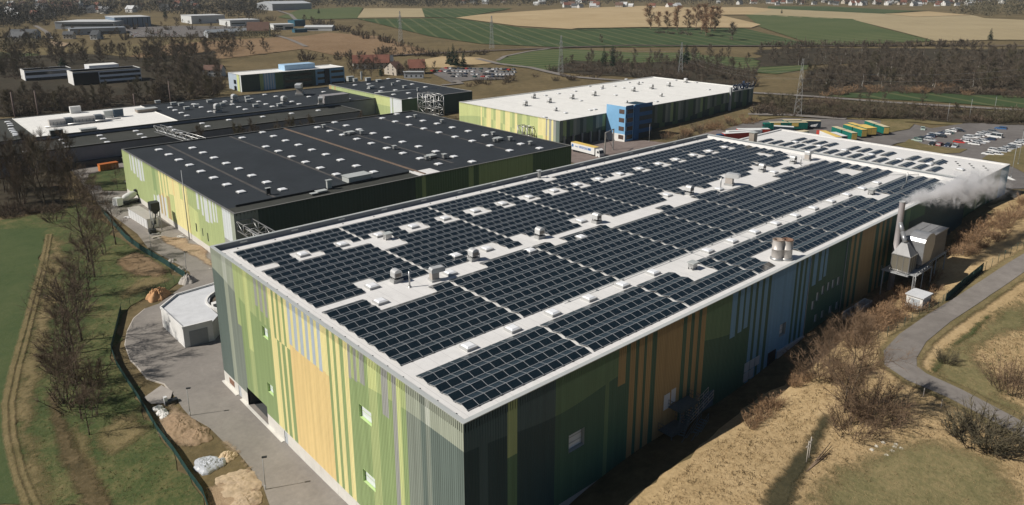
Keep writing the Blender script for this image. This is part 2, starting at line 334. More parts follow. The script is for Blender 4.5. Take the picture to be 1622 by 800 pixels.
# --- right bank, path, far yards
sheet('dry_bank',[(940,840),(990,798),(1075,735),(1130,690),(1190,640),(1250,600),(1300,560),(1350,500),(1410,460),(1470,430),(1530,380),(1560,345),(1600,312),(1700,300),(1900,330),(2000,500),(1900,840)],g_hill,1.0,.3)
sheet('hill_turf',[(1235,840),(1262,780),(1300,735),(1370,705),(1430,685),(1490,690),(1560,710),(1630,760),(1650,860)],g_hillgreens,2.0,.3,soft=7.0)
sheet('hill_turf',[(1505,625),(1472,600),(1462,570),(1500,540),(1560,495),(1640,445),(1640,530),(1590,540),(1560,575),(1640,650),(1640,690)],g_hillgreens,2.0,.3,soft=5.0)
sheet('green_verge',[(1468,592),(1476,570),(1510,540),(1570,497),(1622,458),(1622,468),(1580,502),(1530,545),(1500,580),(1480,606)],g_greens,2.6,.3,soft=2.0)
pathpx=[(1700,372),(1611,425),(1551,465),(1486,507),(1445,538),(1425,564),(1426,582),(1452,600),(1511,626),(1561,652),(1616,682),(1710,732)]
strip('hill_path',pathpx,[3.7,3.7,3.7,3.8,4.1,4.6,4.6,4.2,3.7,3.5,3.5,3.5],g_path,3.2)
strip('verge',pathpx,7.2,g_straws,2.6,soft=1.6)
sheet('car_park',[(1430,278),(1400,262),(1340,252),(1420,232),(1470,205),(1560,192),(1700,195),(1800,260),(1622,300),(1595,300),(1560,290)],g_asph2,1.5)
sheet('truck_park',[(1130,232),(1150,205),(1180,196),(1240,188),(1330,190),(1395,192),(1440,196),(1478,205),(1475,218),(1420,228),(1385,240),(1400,262),(1300,250)],g_asph2,1.4)
sheet('grass_island',[(1395,192),(1420,193),(1448,198),(1440,206),(1408,212),(1392,208)],g_straw,2.4,.3)
sheet('grass_island',[(1418,231),(1440,222),(1462,230),(1500,236),(1532,238),(1520,244),(1478,246),(1445,240)],g_straw,2.4,.3)
sheet('grass_island',[(1335,236),(1378,228),(1384,242),(1400,258),(1360,250),(1325,242)],g_straw,2.4,.3)
sheet('grass_island',[(1555,254),(1570,244),(1622,232),(1700,240),(1700,290),(1622,276),(1590,262)],g_straw,2.4,.3)
sheet('grass_verge',[(1150,200),(1240,186),(1330,188),(1480,198),(1560,188),(1700,190),(1700,178),(1480,172),(1300,160),(1200,165)],g_straw,1.2,.6)
strip('grey_road',[(1190,148),(1300,155),(1400,163),(1500,169),(1622,176),(1760,184)],6,g_path,2.2)
strip('grey_road',[(1185,182),(1240,183),(1300,187),(1340,190)],5,g_path,2.4)
sheet('loading_yard',[(880,252),(905,235),(950,214),(1010,222),(1060,228),(1140,205),(1160,215),(1120,235),(920,262)],ground_mat('brown_paving',[(0,(.12,.095,.085)),(.5,(.18,.145,.13)),(1,(.25,.21,.19))],.08,.7,.1,.05,.3),1.5)
g_floor=ground_mat('wood_floor',[(0,(.022,.021,.014)),(.5,(.045,.038,.026)),(1,(.085,.068,.045))],.03,.6,.6,.3,soft=True)
sheet('wood_floor',[(1255,158),(1275,112),(1420,96),(1700,88),(1700,156),(1500,150),(1400,146)],g_floor,1.6,.3,soft=8)
sheet('wood_floor',[(1195,108),(1300,104),(1420,98),(1700,96),(1700,80),(1400,77),(1290,76),(1195,80)],g_floor,1.7,.3,soft=8)
sheet('wood_floor',[(-60,190),(30,186),(240,166),(350,155),(360,120),(345,80),(232,92),(110,84),(-60,100)],g_floor,1.5,.3,soft=8)
sheet('wood_floor',[(-60,350),(100,338),(122,300),(104,262),(-60,270)],g_floor,1.9,.3,soft=6)
sheet('wood_floor',[(860,114),(1000,124),(1200,146),(1195,112),(1100,96),(990,100),(900,96)],g_floor,1.6,.3,soft=8)
sheet('wood_floor',[(1195,186),(1400,190),(1700,202),(1700,184),(1480,172),(1200,154)],g_floor,2.0,.3,soft=5)
# --- far fields
def fld(pts,mat,lift=1.0): return sheet('field',pts,mat,lift)
fld([(1275,140),(1400,140),(1500,145),(1700,150),(1700,176),(1622,172),(1480,162),(1340,155),(1275,152)],f_green,1.2)
fld([(1090,104),(1110,88),(1180,92),(1285,95),(1280,110),(1230,118),(1130,112)],f_green2,1.2)
fld([(785,98),(812,88),(850,80),(900,78),(1000,84),(1110,84),(1100,100),(1010,106),(940,110),(870,112),(800,105)],f_green2,1.2)
fld([(440,28),(475,16),(565,12),(575,13),(566,30),(470,32)],f_green2,1.3)
fld([(566,29),(577,14),(668,14),(673,28)],f_tan2,1.3)
fld([(673,28),(668,14),(812,14),(745,26),(720,29)],f_green,1.3)
fld([(566,30.5),(720,29.5),(830,45),(1010,52),(1110,66),(1180,73),(900,76),(760,70),(680,58)],f_green,1.3)
fld([(722,29),(760,24),(905,14),(1030,10),(1090,13),(1190,12),(1225,16),(1190,24),(1060,25),(905,47),(820,42)],f_tan,1.6)
fld([(905,47),(1020,45),(1180,46),(1290,72),(1180,74),(1110,66),(1010,53)],f_green,1.4)
fld([(905,46),(1020,44),(1190,45),(1205,40),(1140,25),(1060,25)],f_tan,1.9)
fld([(1205,44),(1180,24),(1225,25),(1350,31),(1395,45),(1480,66),(1340,72),(1290,72)],f_green2,1.5)
fld([(1180,24),(1190,13),(1225,15),(1380,22),(1540,25),(1560,30),(1700,36),(1700,66),(1600,64),(1482,66),(1440,55),(1350,32)],f_tan2,1.5)
fld([(1216,14.5),(1216,11),(1310,11),(1440,18),(1470,17),(1400,23)],f_green,1.6)
fld([(1400,23.5),(1470,19.5),(1538,25.5),(1450,28)],f_tan,2.1)
fld([(180,98),(270,70),(400,62),(480,58),(520,52),(600,58),(690,85),(640,88),(540,90),(480,78),(300,100)],ground_mat('dry_pasture',[(0,(.10,.065,.035)),(.4,(.19,.125,.07)),(1,(.30,.21,.13))],.015,.4),1.0)
fld([(660,97),(700,90),(760,92),(790,100),(700,108),(665,108)],f_tan,1.4)
fld([(0,88),(0,78),(110,76),(260,68),(330,62),(300,72),(170,96),(70,98)],ground_mat('pasture',[(0,(.07,.06,.03)),(.5,(.15,.12,.06)),(1,(.25,.19,.10))],.015,.4),1.0)
fld([(0,96),(0,84),(60,86),(70,96)],f_green2,1.4)
sheet('car_park',[(686,118),(700,108),(770,108),(812,116),(800,126),(745,128),(715,132)],g_asph2,1.4)
strip('grey_road',[(700,136),(730,133),(720,128)],5,g_path,2)
strip('grey_road',[(756,94),(790,102),(840,108),(900,122),(975,128),(1030,130)],6,g_path,2)
strip('grey_road',[(788,97),(800,90),(840,82),(870,78)],4,g_path,2)
strip('grey_road',[(435,56),(460,64),(485,75)],5,g_path,2.2)
strip('railway_bed',[(600,90),(760,82),(900,76),(1000,73),(1180,74),(1300,74),(1480,73),(1700,74)],7,M('rail_ballast',(.085,.065,.055),.9,.25,.3),2.4)
strip('grey_road',[(470,34),(460,24),(440,18)],6,g_path,2)
strip('grey_road',[(56,42),(74,52),(80,62)],5,g_path,2)
sheet('sandy_strip',[(78,66),(110,70),(100,76),(86,74)],g_soil,2)
sheet('yard_road',[(190,46),(290,42),(362,43),(420,43),(400,50),(320,60),(215,60)],g_asph2,2.0,.2)
# ---------------------------------------------------------------- facade and building helpers
M_clad=Mcol('painted_cladding',.5,.15)
M_plinth=M('plinth_concrete',(.62,.60,.55),.85,.12,.4)
def M_sheet(name,c,rough,var,axis,period,line,scale=.25,stain=.35):
    """roofing laid in lanes: lap seams every few metres, broad weathering and drying marks"""
    t=NT(name); p=t.pos(); a=t.noise(p,scale,6,.68,.5); b=t.noise(p,scale*9,3,.6); st=t.noise(t.pos(False,(.35,1,1) if axis else (1,.35,1)),.9,4,.7)
    f=t.n('Math',operation='MULTIPLY_ADD'); t.l(b,f.inputs[0]); f.inputs[1].default_value=.35; t.l(a,f.inputs[2])
    col=t.ramp(f.outputs[0],[(.38,mul(c,1-var)),(.92,mul(c,1+var))]); r=t.ramp(st,[(.52,(0,0,0)),(.78,(stain,)*3)]); col=t.mix(r,col,mul(c,.72))
    sx=t.n('SeparateXYZ'); t.l(p,sx.inputs[0]); d=t.n('Math',operation='PINGPONG'); t.l(sx.outputs[axis],d.inputs[0]); d.inputs[1].default_value=period/2
    k=t.n('Math',operation='LESS_THAN'); t.l(d.outputs[0],k.inputs[0]); k.inputs[1].default_value=.045; q=t.n('Math',operation='MULTIPLY'); t.l(k.outputs[0],q.inputs[0]); q.inputs[1].default_value=.7
    return t.out(t.mix(q.outputs[0],col,line),rough,0,.25)
M_white=M_sheet('white_roof_membrane',(.66,.65,.63),.75,.08,0,2.1,(.50,.49,.475))
M_bright=M_sheet('bright_roof_membrane',(.74,.73,.69),.75,.08,0,2.6,(.60,.59,.56))
M_dark=M_sheet('dark_roofing_felt',(.024,.029,.034),.8,.28,0,1.0,(.034,.039,.043),.1,.6)
M_darkw=M_sheet('weathered_dark_roof',(.042,.044,.038),.9,.4,0,1.0,(.055,.055,.05),.08,.6)
M_cap=M('parapet_cap',(.50,.52,.50),.45,.06,.5,.2)
M_capd=M('parapet_lining',(.16,.175,.19),.6,.1,.4)
M_steel=M('galvanised_steel',(.46,.46,.45),.42,.12,1.5,.75)
M_steelp=M('painted_grey_steel',(.36,.37,.37),.5,.1,1.0)
M_blackm=M('dark_metal',(.03,.034,.036),.5,.15,1.0,.2)
M_sky=M('skylight_acrylic',(.80,.81,.82),.25,.04,1.2,0,.5)
M_curb=M('skylight_curb',(.42,.42,.41),.7,.1,1.2)
M_glass=NT('window_glass').out((.02,.028,.034),.08,0,.6)
M_pane=NT('pale_window').out((.72,.76,.78),.15,0,.6)
M_wframe=M('window_frame',(.30,.33,.32),.5,.05)
M_black=M('shadow_black',(.012,.013,.014),.9,.1)
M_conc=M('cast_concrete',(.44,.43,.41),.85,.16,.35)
M_concl=M('light_concrete',(.70,.69,.66),.85,.12,.35)
K=1.22
def desat(c,a=.24):
    l_=.2126*c[0]+.7152*c[1]+.0722*c[2]; return tuple(x*(1-a)+l_*a for x in c)
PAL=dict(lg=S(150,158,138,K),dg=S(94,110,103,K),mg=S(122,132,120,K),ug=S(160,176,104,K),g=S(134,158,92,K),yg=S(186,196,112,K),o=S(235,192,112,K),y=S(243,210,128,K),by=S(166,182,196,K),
 bl=S(92,150,186,K),gs=S(150,152,146,K),hl=S(172,178,164,K),dgr=S(70,104,68,K),vdg=S(42,70,64,K),bz=S(158,130,76,K),tl=S(28,68,76,K),tm=S(60,92,98,K),tg=S(48,96,78,K),tn=S(84,124,86,K),wb=S(196,202,202,K),br=S(178,152,92,K))  # dark green, teal and bronze tones carry the south walls' shade in the colour
PAL={k:desat(v) for k,v in PAL.items()}
def facade(mb,ax,fix,sgn,a0,a1,z0,z1,cols,zb=None,pitch=.36,depth=.035,opens=(),zlow=None):
    """profiled sheet wall: ax 'x' = plane x=fix running along y, ax 'y' = plane y=fix running along x; cols=(a_start,a_end,upper,lower[,z_split])"""
    n=int((a1-a0)/pitch); cols=sorted(cols)
    def pt(a,d,z): return (fix+sgn*d,a,z) if ax=='x' else (a,fix+sgn*d,z)
    flip=(ax=='x' and sgn>0) or (ax=='y' and sgn<0)
    edges=[]
    for k in range(n):
        s=a0+(a1-a0)*k/n; w=(a1-a0)/n
        if depth>0: edges+=[(s,s+.5*w,depth,depth),(s+.5*w,s+.6*w,depth,0),(s+.6*w,s+.9*w,0,0),(s+.9*w,s+w,0,depth)]
        else: edges.append((s,s+w,0,0))
    for s,e,d0,d1 in edges:
        mid=(s+e)/2; c=None; kk=1+.035*math.sin(mid*37.7)+.03*math.sin(mid*5.3+fix)
        for q in cols:
            if q[0]<=mid<=q[1]: c=q
        if c is None: c=(0,0,'g','g')
        zz=zb(mid) if zb else z1+1
        if len(c)>4 and c[4] is not None: zz=c[4]
        br=[z0,z1]+([zz] if z0<zz<z1 else []); hs=[]
        for o in opens:
            if o[0]<=mid<=o[1]: hs.append((o[2],o[3])); br+=[o[2],o[3]]
        br=sorted(set(br))
        for u,v in zip(br,br[1:]):
            m=(u+v)/2
            if any(h[0]<m<h[1] for h in hs): continue
            q=[pt(s,d0,u),pt(e,d1,u),pt(e,d1,v),pt(s,d0,v)]
            if not flip: q=q[::-1]
            mb.face(q,0,tuple(w_*kk for w_ in PAL[c[2] if m>zz else c[3]]))
def window(parent,ax,fix,sgn,o,depth=.45,pane=None,name='window',bars=0,fr=None):
    """recessed opening: reveal and frame, with the pane as its own piece"""
    a0,a1,z0,z1=o; f=MB()
    def pt(a,d,z): return (fix-sgn*d,a,z) if ax=='x' else (a,fix-sgn*d,z)
    f.face([pt(a0,-.05,z0),pt(a1,-.05,z0),pt(a1,depth,z0),pt(a0,depth,z0)]); f.face([pt(a0,-.05,z1),pt(a1,-.05,z1),pt(a1,depth,z1),pt(a0,depth,z1)])
    f.face([pt(a0,-.05,z0),pt(a0,-.05,z1),pt(a0,depth,z1),pt(a0,depth,z0)]); f.face([pt(a1,-.05,z0),pt(a1,-.05,z1),pt(a1,depth,z1),pt(a1,depth,z0)])
    t=.07
    for q in ((a0,a0+t,z0,z1),(a1-t,a1,z0,z1),(a0+t,a1-t,z0,z0+t),(a0+t,a1-t,z1-t,z1)):
        f.face([pt(q[0],depth-.06,q[2]),pt(q[1],depth-.06,q[2]),pt(q[1],depth-.06,q[3]),pt(q[0],depth-.06,q[3])])
    for i in range(bars):
        zc=z0+(z1-z0)*(i+1)/(bars+1); f.face([pt(a0,depth-.05,zc-.04),pt(a1,depth-.05,zc-.04),pt(a1,depth-.05,zc+.04),pt(a0,depth-.05,zc+.04)])
    w=f.build(name,fr or M_wframe,parent)
    p=MB(); p.face([pt(a0,depth,z0),pt(a1,depth,z0),pt(a1,depth,z1),pt(a0,depth,z1)]); p.build('pane',pane or M_glass,w); return w
def roof_deck(parent,x0,x1,y0,y1,z,mat,par=.9,t=.4,capm=None,inner=None,name='roof'):
    """flat deck inside a raised parapet"""
    d=MB(); d.box(x0+t,y0+t,z-par-.3,x1-t,y1-t,z-par); r=d.build(name,mat,parent)
    p=MB()
    for q in ((x0,y0,x1,y0+t),(x0,y1-t,x1,y1),(x0,y0+t,x0+t,y1-t),(x1-t,y0+t,x1,y1-t)):
        p.box(q[0],q[1],z-par-.25,q[2],q[3],z-.1,1)
    e=.1
    for q in ((x0-e,y0-e,x1+e,y0+t+.04),(x0-e,y1-t-.04,x1+e,y1+e),(x0-e,y0+t+.04,x0+t+.04,y1-t-.04),(x1-t-.04,y0+t+.04,x1+e,y1-t-.04)):
        p.box(q[0],q[1],z-.1,q[2],q[3],z,0)
    p.build('parapet',[capm or M_cap,inner or M_capd],parent); return r
def skylight_mesh(w=1.5,h=.45):
    c=MB(); c.box(-w/2-.12,-w/2-.12,-.02,w/2+.12,w/2+.12,h*.6); d=MB(); b=w/2; z=h*.6; k=.72
    P=[(-b,-b,z),(b,-b,z),(b,b,z),(-b,b,z)]; Q=[(-b*k,-b*k,z+.16),(b*k,-b*k,z+.16),(b*k,b*k,z+.16),(-b*k,b*k,z+.16)]
    for i in range(4): j=(i+1)%4; d.face([P[i],P[j],Q[j],Q[i]])
    d.face(Q); return c.mesh('skylight_curb',M_curb),d.mesh('skylight_dome',M_sky)
SKY_A=skylight_mesh(1.5,.6); SKY_B=skylight_mesh(1.9,.5)
def skylights(roof,spots,z,kind):
    for x,y in spots:
        base=wloc(roof); o=bpy.data.objects.new('skylight',kind[0]); C.objects.link(o); o.parent=roof; o.location=(x-base[0],y-base[1],z-base[2])
        # the dome is joined to its curb as one small part
    return
def join_mesh(name,parts):
    bm=bmesh.new(); mats=[]
    for me in parts:
        n0=len(bm.faces); bm.from_mesh(me); bm.faces.ensure_lookup_table()
        for f in bm.faces[n0:]: f.material_index+=len(mats)
        mats+=list(me.materials)
    me=bpy.data.meshes.new(name); bm.to_mesh(me); bm.free()
    for m in mats: me.materials.append(m)
    return me
SKY_A=(join_mesh('skylight',SKY_A),); SKY_B=(join_mesh('skylight',SKY_B),)
def vertical(roofpx,basepx):
    """corner of a building from where its foot stands and how high its eave shows"""
    b=G(*basepx); d=ray(*roofpx); t=((b-CAMPOS)[:2]@d[:2])/(d[:2]@d[:2]); return b[0],b[1],b[2],float((CAMPOS+t*d)[2])
def along_x(x,y,z,px):
    lo,hi=-400.,900.
    a=x; b=x+700
    for _ in range(50):
        m=(a+b)/2
        if PX((m,y,z))[0]<px: a=m
        else: b=m
    return a
def along_y(x,y,z,px):
    a=y; b=y+700
    for _ in range(50):
        m=(a+b)/2
        if PX((x,m,z))[0]>px: a=m
        else: b=m
    return a
def plain_walls(parent,x0,x1,y0,y1,z0,z1,mat,name='wall'):
    m=MB(); m.box(x0,y0,z0,x1,y1,z1); return m.build(name,mat,parent)

# ================================================================ the big warehouse with the solar roof
BX,BY,BH=147.0,70.4,26.0
wh=thing('solar_warehouse','large warehouse with green, yellow and blue striped walls and a white roof of solar panels','warehouse',(0,0,0))
zbL=lambda y: 22.6-3.7*math.exp(-((y-50)/14)**2)-1.2*math.exp(-((y-24)/9)**2)
colsL=[(0,5.9,'lg','dg'),(5.9,6.9,'hl','mg'),(6.9,7.8,'mg','dg'),(7.8,10.7,'lg','mg'),(10.7,11.7,'ug','g'),(11.7,12.7,'yg','yg',14.),(12.7,13.5,'gs','gs'),(13.5,14.5,'ug','g'),(14.5,15.9,'gs','g',19.5),(15.9,17,'ug','g'),(17,19,'yg','ug'),(19,19.8,'g','g'),(19.8,21,'gs','g',21.5),(21,21.7,'ug','g'),(21.7,22.4,'gs','g',21.2),(22.4,23.1,'ug','g'),(23.1,23.8,'gs','g',21.),
 (23.8,24.9,'y','y'),(24.9,25.9,'g','g'),(25.9,26.9,'y','y'),(26.9,27.7,'g','g'),(27.7,28.6,'y','y'),(28.6,29.3,'g','g'),(29.3,30.2,'y','o',18.8),
 (30.2,31.1,'y','o',19),(31.1,31.9,'by','o',18.6),(31.9,32.9,'y','o',18.8),(32.9,33.7,'by','o',18.8),(33.7,34.7,'y','o',18.8),(34.7,35.5,'by','o',18.8),(35.5,36.4,'y','o',18.8),(36.4,37.3,'by','o',18.8),(37.3,38.2,'y','o',18.8),(38.2,39.2,'by','o',18.8),(39.2,40.1,'y','o',18.9),(40.1,41,'by','o',19),
 (41,42,'y','g',18.),(42,42.8,'g','y',18.),(42.8,43.8,'y','g',18),(43.8,44.6,'g','y',18),(44.6,45.5,'y','g',18),(45.5,46.2,'g','y',18),(46.2,47.5,'y','y'),
 (47.5,48,'ug','g'),(48,49,'gs','g',20.5),(49,49.8,'ug','g'),(49.8,50.8,'gs','g',20.8),(50.8,51.6,'ug','g'),(51.6,52.6,'gs','g',21.2),(52.6,55.1,'ug','g'),(55.1,56.8,'yg','ug',12),(56.8,59.4,'ug','g'),(59.4,60.8,'ug','mg',15),(60.8,63.8,'lg','mg'),(63.8,65.4,'hl','lg'),(65.4,70.4,'lg','dg')]
winL=[(48.7,50.8,16.6,18.4),(48.7,50.8,6.9,8.6),(18.6,21.6,16.4,18.3),(18.6,21.6,6.9,8.8)]
gate=(52.0,60.0,0.2,3.6)
f=MB(); facade(f,'x',0.0,-1,0.0,BY,2.4,BH-.1,colsL,zbL,.36,.035,winL+[(52.0,60.0,2.4,3.6)]); f.build('wall',M_clad,wh)
for o in winL: window(wh,'x',0.0,-1,o,.32,M_pane,'window',1,M('green_reveal',S(180,205,140),.5,.05))
f=MB()
for a,b in ((0.0,26.0),(26.0,44.8),(46.0,52.0),(60.0,62.8),(64.0,BY)): f.box(-.02,a,-2.5,.3,b,2.4)
f.box(-.02,44.8,2.25,.3,46.0,2.4); f.box(-.02,62.8,2.25,.3,64,2.4); f.box(-.5,-3,-2.5,-.02,44.6,-.15); f.box(-.5,46.2,-2.5,-.02,62.6,.25); f.box(-.5,64.2,-2.5,-.02,BY+.3,.3)
for y in np.arange(4,44,5.0): f.box(-.035,y,-.1,-.02,y+.05,2.3)
f.build('plinth',M_plinth,wh)
for yy in (44.8,62.8):
    d=MB(); d.box(.05,yy+.02,-.1,.12,yy+1.18,2.24); d.box(.02,yy+.95,.95,.05,yy+1.05,1.1,1); d.build('door',[M('grey_door',(.42,.45,.47),.5,.06),M_steel],wh)
d=MB(); d.box(.02,65.8,.9,-.06,68.0,2.0); d.build('louvre',M('rusty_louvre',(.22,.12,.08),.7,.2,3),wh)
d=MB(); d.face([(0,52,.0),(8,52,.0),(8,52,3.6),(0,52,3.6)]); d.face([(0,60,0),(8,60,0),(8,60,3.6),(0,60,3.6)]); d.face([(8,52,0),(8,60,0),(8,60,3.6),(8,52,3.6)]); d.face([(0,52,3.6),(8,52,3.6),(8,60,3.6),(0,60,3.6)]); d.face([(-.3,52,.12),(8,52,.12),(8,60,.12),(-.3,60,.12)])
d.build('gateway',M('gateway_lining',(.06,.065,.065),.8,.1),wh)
# south wall: stripe colours darkened and cooled to carry its shade
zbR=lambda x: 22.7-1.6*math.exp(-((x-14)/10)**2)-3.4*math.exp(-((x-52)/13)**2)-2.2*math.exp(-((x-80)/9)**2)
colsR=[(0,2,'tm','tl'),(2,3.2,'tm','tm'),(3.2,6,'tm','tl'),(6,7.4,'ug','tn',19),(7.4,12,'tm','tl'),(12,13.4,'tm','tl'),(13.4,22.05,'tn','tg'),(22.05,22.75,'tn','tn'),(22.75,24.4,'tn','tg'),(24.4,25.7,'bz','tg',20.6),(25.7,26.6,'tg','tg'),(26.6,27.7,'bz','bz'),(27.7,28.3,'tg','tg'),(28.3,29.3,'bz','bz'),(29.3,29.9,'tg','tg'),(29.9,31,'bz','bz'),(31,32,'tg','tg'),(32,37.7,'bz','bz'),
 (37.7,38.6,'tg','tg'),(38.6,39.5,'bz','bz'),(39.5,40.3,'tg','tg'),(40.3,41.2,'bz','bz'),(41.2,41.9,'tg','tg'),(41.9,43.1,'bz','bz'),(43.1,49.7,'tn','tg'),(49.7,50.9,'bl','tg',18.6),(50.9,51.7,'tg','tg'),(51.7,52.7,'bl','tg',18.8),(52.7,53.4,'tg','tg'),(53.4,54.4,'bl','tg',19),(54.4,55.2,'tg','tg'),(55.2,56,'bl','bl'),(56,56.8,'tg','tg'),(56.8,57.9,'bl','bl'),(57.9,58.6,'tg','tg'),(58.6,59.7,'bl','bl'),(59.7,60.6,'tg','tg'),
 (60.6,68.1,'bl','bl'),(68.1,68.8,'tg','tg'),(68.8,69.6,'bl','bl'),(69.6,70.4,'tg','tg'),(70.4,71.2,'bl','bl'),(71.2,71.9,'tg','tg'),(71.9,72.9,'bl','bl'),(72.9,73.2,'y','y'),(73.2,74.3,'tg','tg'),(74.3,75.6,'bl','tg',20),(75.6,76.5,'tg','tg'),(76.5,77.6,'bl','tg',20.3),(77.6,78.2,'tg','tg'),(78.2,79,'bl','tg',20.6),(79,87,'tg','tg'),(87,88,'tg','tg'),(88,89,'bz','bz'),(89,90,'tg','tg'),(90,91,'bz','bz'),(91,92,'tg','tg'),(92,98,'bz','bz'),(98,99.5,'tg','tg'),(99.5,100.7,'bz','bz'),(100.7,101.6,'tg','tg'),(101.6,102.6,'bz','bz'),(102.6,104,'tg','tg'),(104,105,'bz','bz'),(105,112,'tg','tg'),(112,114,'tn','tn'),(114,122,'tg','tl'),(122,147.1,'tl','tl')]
winR=[(15.6,18.4,15.1,17.5),(64.6,66.6,13.8,16.0)]+[(a,a+.9,b,b+1.6) for a,b in ((76.4,16.6),(78.2,17.3),(80.2,17.4),(81.9,17.4),(83.9,17.4),(75.0,15.4))]+[(a,a+.8,12.6,14.0) for a in (76.6,79.0,82.0,84.5)]
doorR=[(35.9,37.0,13.4,15.6)]
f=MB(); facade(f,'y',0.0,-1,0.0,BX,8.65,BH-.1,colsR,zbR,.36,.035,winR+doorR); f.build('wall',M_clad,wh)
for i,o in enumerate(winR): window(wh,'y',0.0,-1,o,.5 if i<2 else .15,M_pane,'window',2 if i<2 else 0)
d=MB(); d.box(35.9,.02,13.4,37.0,.1,15.6); d.box(34.2,-.1,13.1,35.5,-.04,15.4); d.build('door',M('pale_door',(.55,.58,.60),.5,.05),wh)
for k,(a,b,u,v) in enumerate([(54.6,55.9,11.2,12.7),(56.1,57.4,11.2,12.7),(54.6,55.9,9.5,11.0),(56.1,57.4,9.5,11.0),(57.6,58.9,11.2,12.7)]): d=MB(); d.box(a,-.12,u,b,-.04,v); d.build('wall_panel',M('pale_panel',(.42,.47,.5),.5,.06),wh)
d=MB(); d.box(61.6,-.1,9.2,64.0,-.04,12.0); d.build('door',M_blackm,wh)
d=MB(); d.box(43.6,-.1,9.0,46.4,-.04,11.6); d.box(43.8,-.14,9.1,44.9,-.1,11.4); d.build('door',M('blue_grey_door',(.10,.16,.20),.5,.1),wh)
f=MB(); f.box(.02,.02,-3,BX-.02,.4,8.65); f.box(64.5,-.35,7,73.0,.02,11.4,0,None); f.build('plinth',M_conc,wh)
f=MB()
f.box(BX-.3,.1,0,BX,BY-.1,BH-.1); f.box(.1,BY-.3,-1,BX-.31,BY,BH-.1); f.build('wall',M('rear_cladding',S(95,110,96),.6,.1),wh)
for i,xx in enumerate((72.95,86.2)):
    p=MB(); p.tube((xx,-.12,9),(xx,-.12,25.4),.07,n=6); p.build('downpipe',M_steelp,wh)
roof=roof_deck(wh,0,BX,0,BY,BH,M_white,1.0,.45)
f=MB(); f.box(BX-.9,.5,BH-1.0,BX-.46,BY-.5,BH-.4); f.build('upstand',M_white,wh)
# seams of the membrane and a walkway duct run beside the skylight aisle
p=MB()
p.tube((30,15.25,BH-.75),(140.5,15.05,BH-.75),.07,n=5); p.tube((140.5,15.05,BH-.75),(146,10.4,BH-.75),.07,n=5)
for x in np.arange(31,140,6): p.box(x,15.05,BH-1.0,x+.2,15.35,BH-.8)
p.build('cable_duct',M_steelp,wh)
p=MB()
for x in (40.8,60.9,75,89,107,125): p=MB(); p.box(x,12.7,BH-.999,x+.12,15.3,BH-.93); p.build('cable_duct',M_steelp,wh)
ais=[(11.6+7.44*k,13.85) for k in range(17) if k not in (6,)]
hol=[(11.0+7.45*k,58.2) for k in range(18)]
mid=[(9.0+1.6,33.0),(12.6,38.6),(24.6,35.0),(41.,34.),(36,39.6),(59.5,39.5),(52.6,33),(86.5,39.5),(99,34.8),(122,34.6),(30,40.6)]
skylights(roof,ais+hol+mid,BH-1.0,SKY_A)
# fixings dotted along the roof edge
p=MB()
for y in np.arange(3,68,3.4): p.box(1.35,y,BH-1.0,1.5,y+.15,BH-.93)
for x in np.arange(4,145,6.8): p.box(x,68.7,BH-1.0,x+.18,68.9,BH-.9); p.box(x+1,1.4,BH-1.0,x+1.12,1.52,BH-.94)
p.build('anchor_points',M_blackm,roof)
p=MB()
for x in np.arange(5,145,9.6): p=MB(); p.box(x,BY-.46,BH-.55,x+1.3,BY-.5,BH-.3); p.build('overflow_grille',M_cap,roof)

# lower extension at the far end
EZ=23.5; ex1=182.6; ey1=float(Zp(1221.5,206,EZ)[1])-1
ext=thing('warehouse_extension','low white-roofed extension with two rows of solar panels behind the striped warehouse','building',(BX,0,0))
f=MB(); facade(f,'y',1.2,-1,BX+.05,ex1,10,EZ-.1,[(BX,BX+12,'dgr','dgr'),(BX+12,BX+13,'mg','g'),(BX+13,BX+20,'g','dgr'),(BX+20,BX+21,'mg','mg'),(BX+21,BX+23,'dgr','dgr'),(BX+23,BX+24,'mg','mg'),(BX+24,BX+29,'dgr','dgr'),(BX+29,ex1,'bl','bl')],None,.5,.03); facade(f,'x',ex1,1,1.2,ey1,6,EZ-.1,[(0,100,'g','g')],None,1.,.03); f.build('wall',M_clad,ext)
f=MB(); f.box(BX+.06,ey1-.3,0,ex1-.02,ey1,EZ-.12); f.build('wall',M('rear_cladding',S(95,110,96),.6,.1),ext)
er=roof_deck(ext,BX+.05,ex1,1.2,ey1,EZ,M_white,.35,.5,M_white,M_white)
skylights(er,[(BX+20.2,8+k*7.5) for k in range(7)],EZ-.35,SKY_A)
p=MB()
for k in range(14): p.box(BX+25+(k%3)*2,3+k*1.1,EZ-.34,BX+25.5+(k%3)*2,3.4+k*1.1,EZ-.2)
p.build('roof_drain',M_blackm,er)

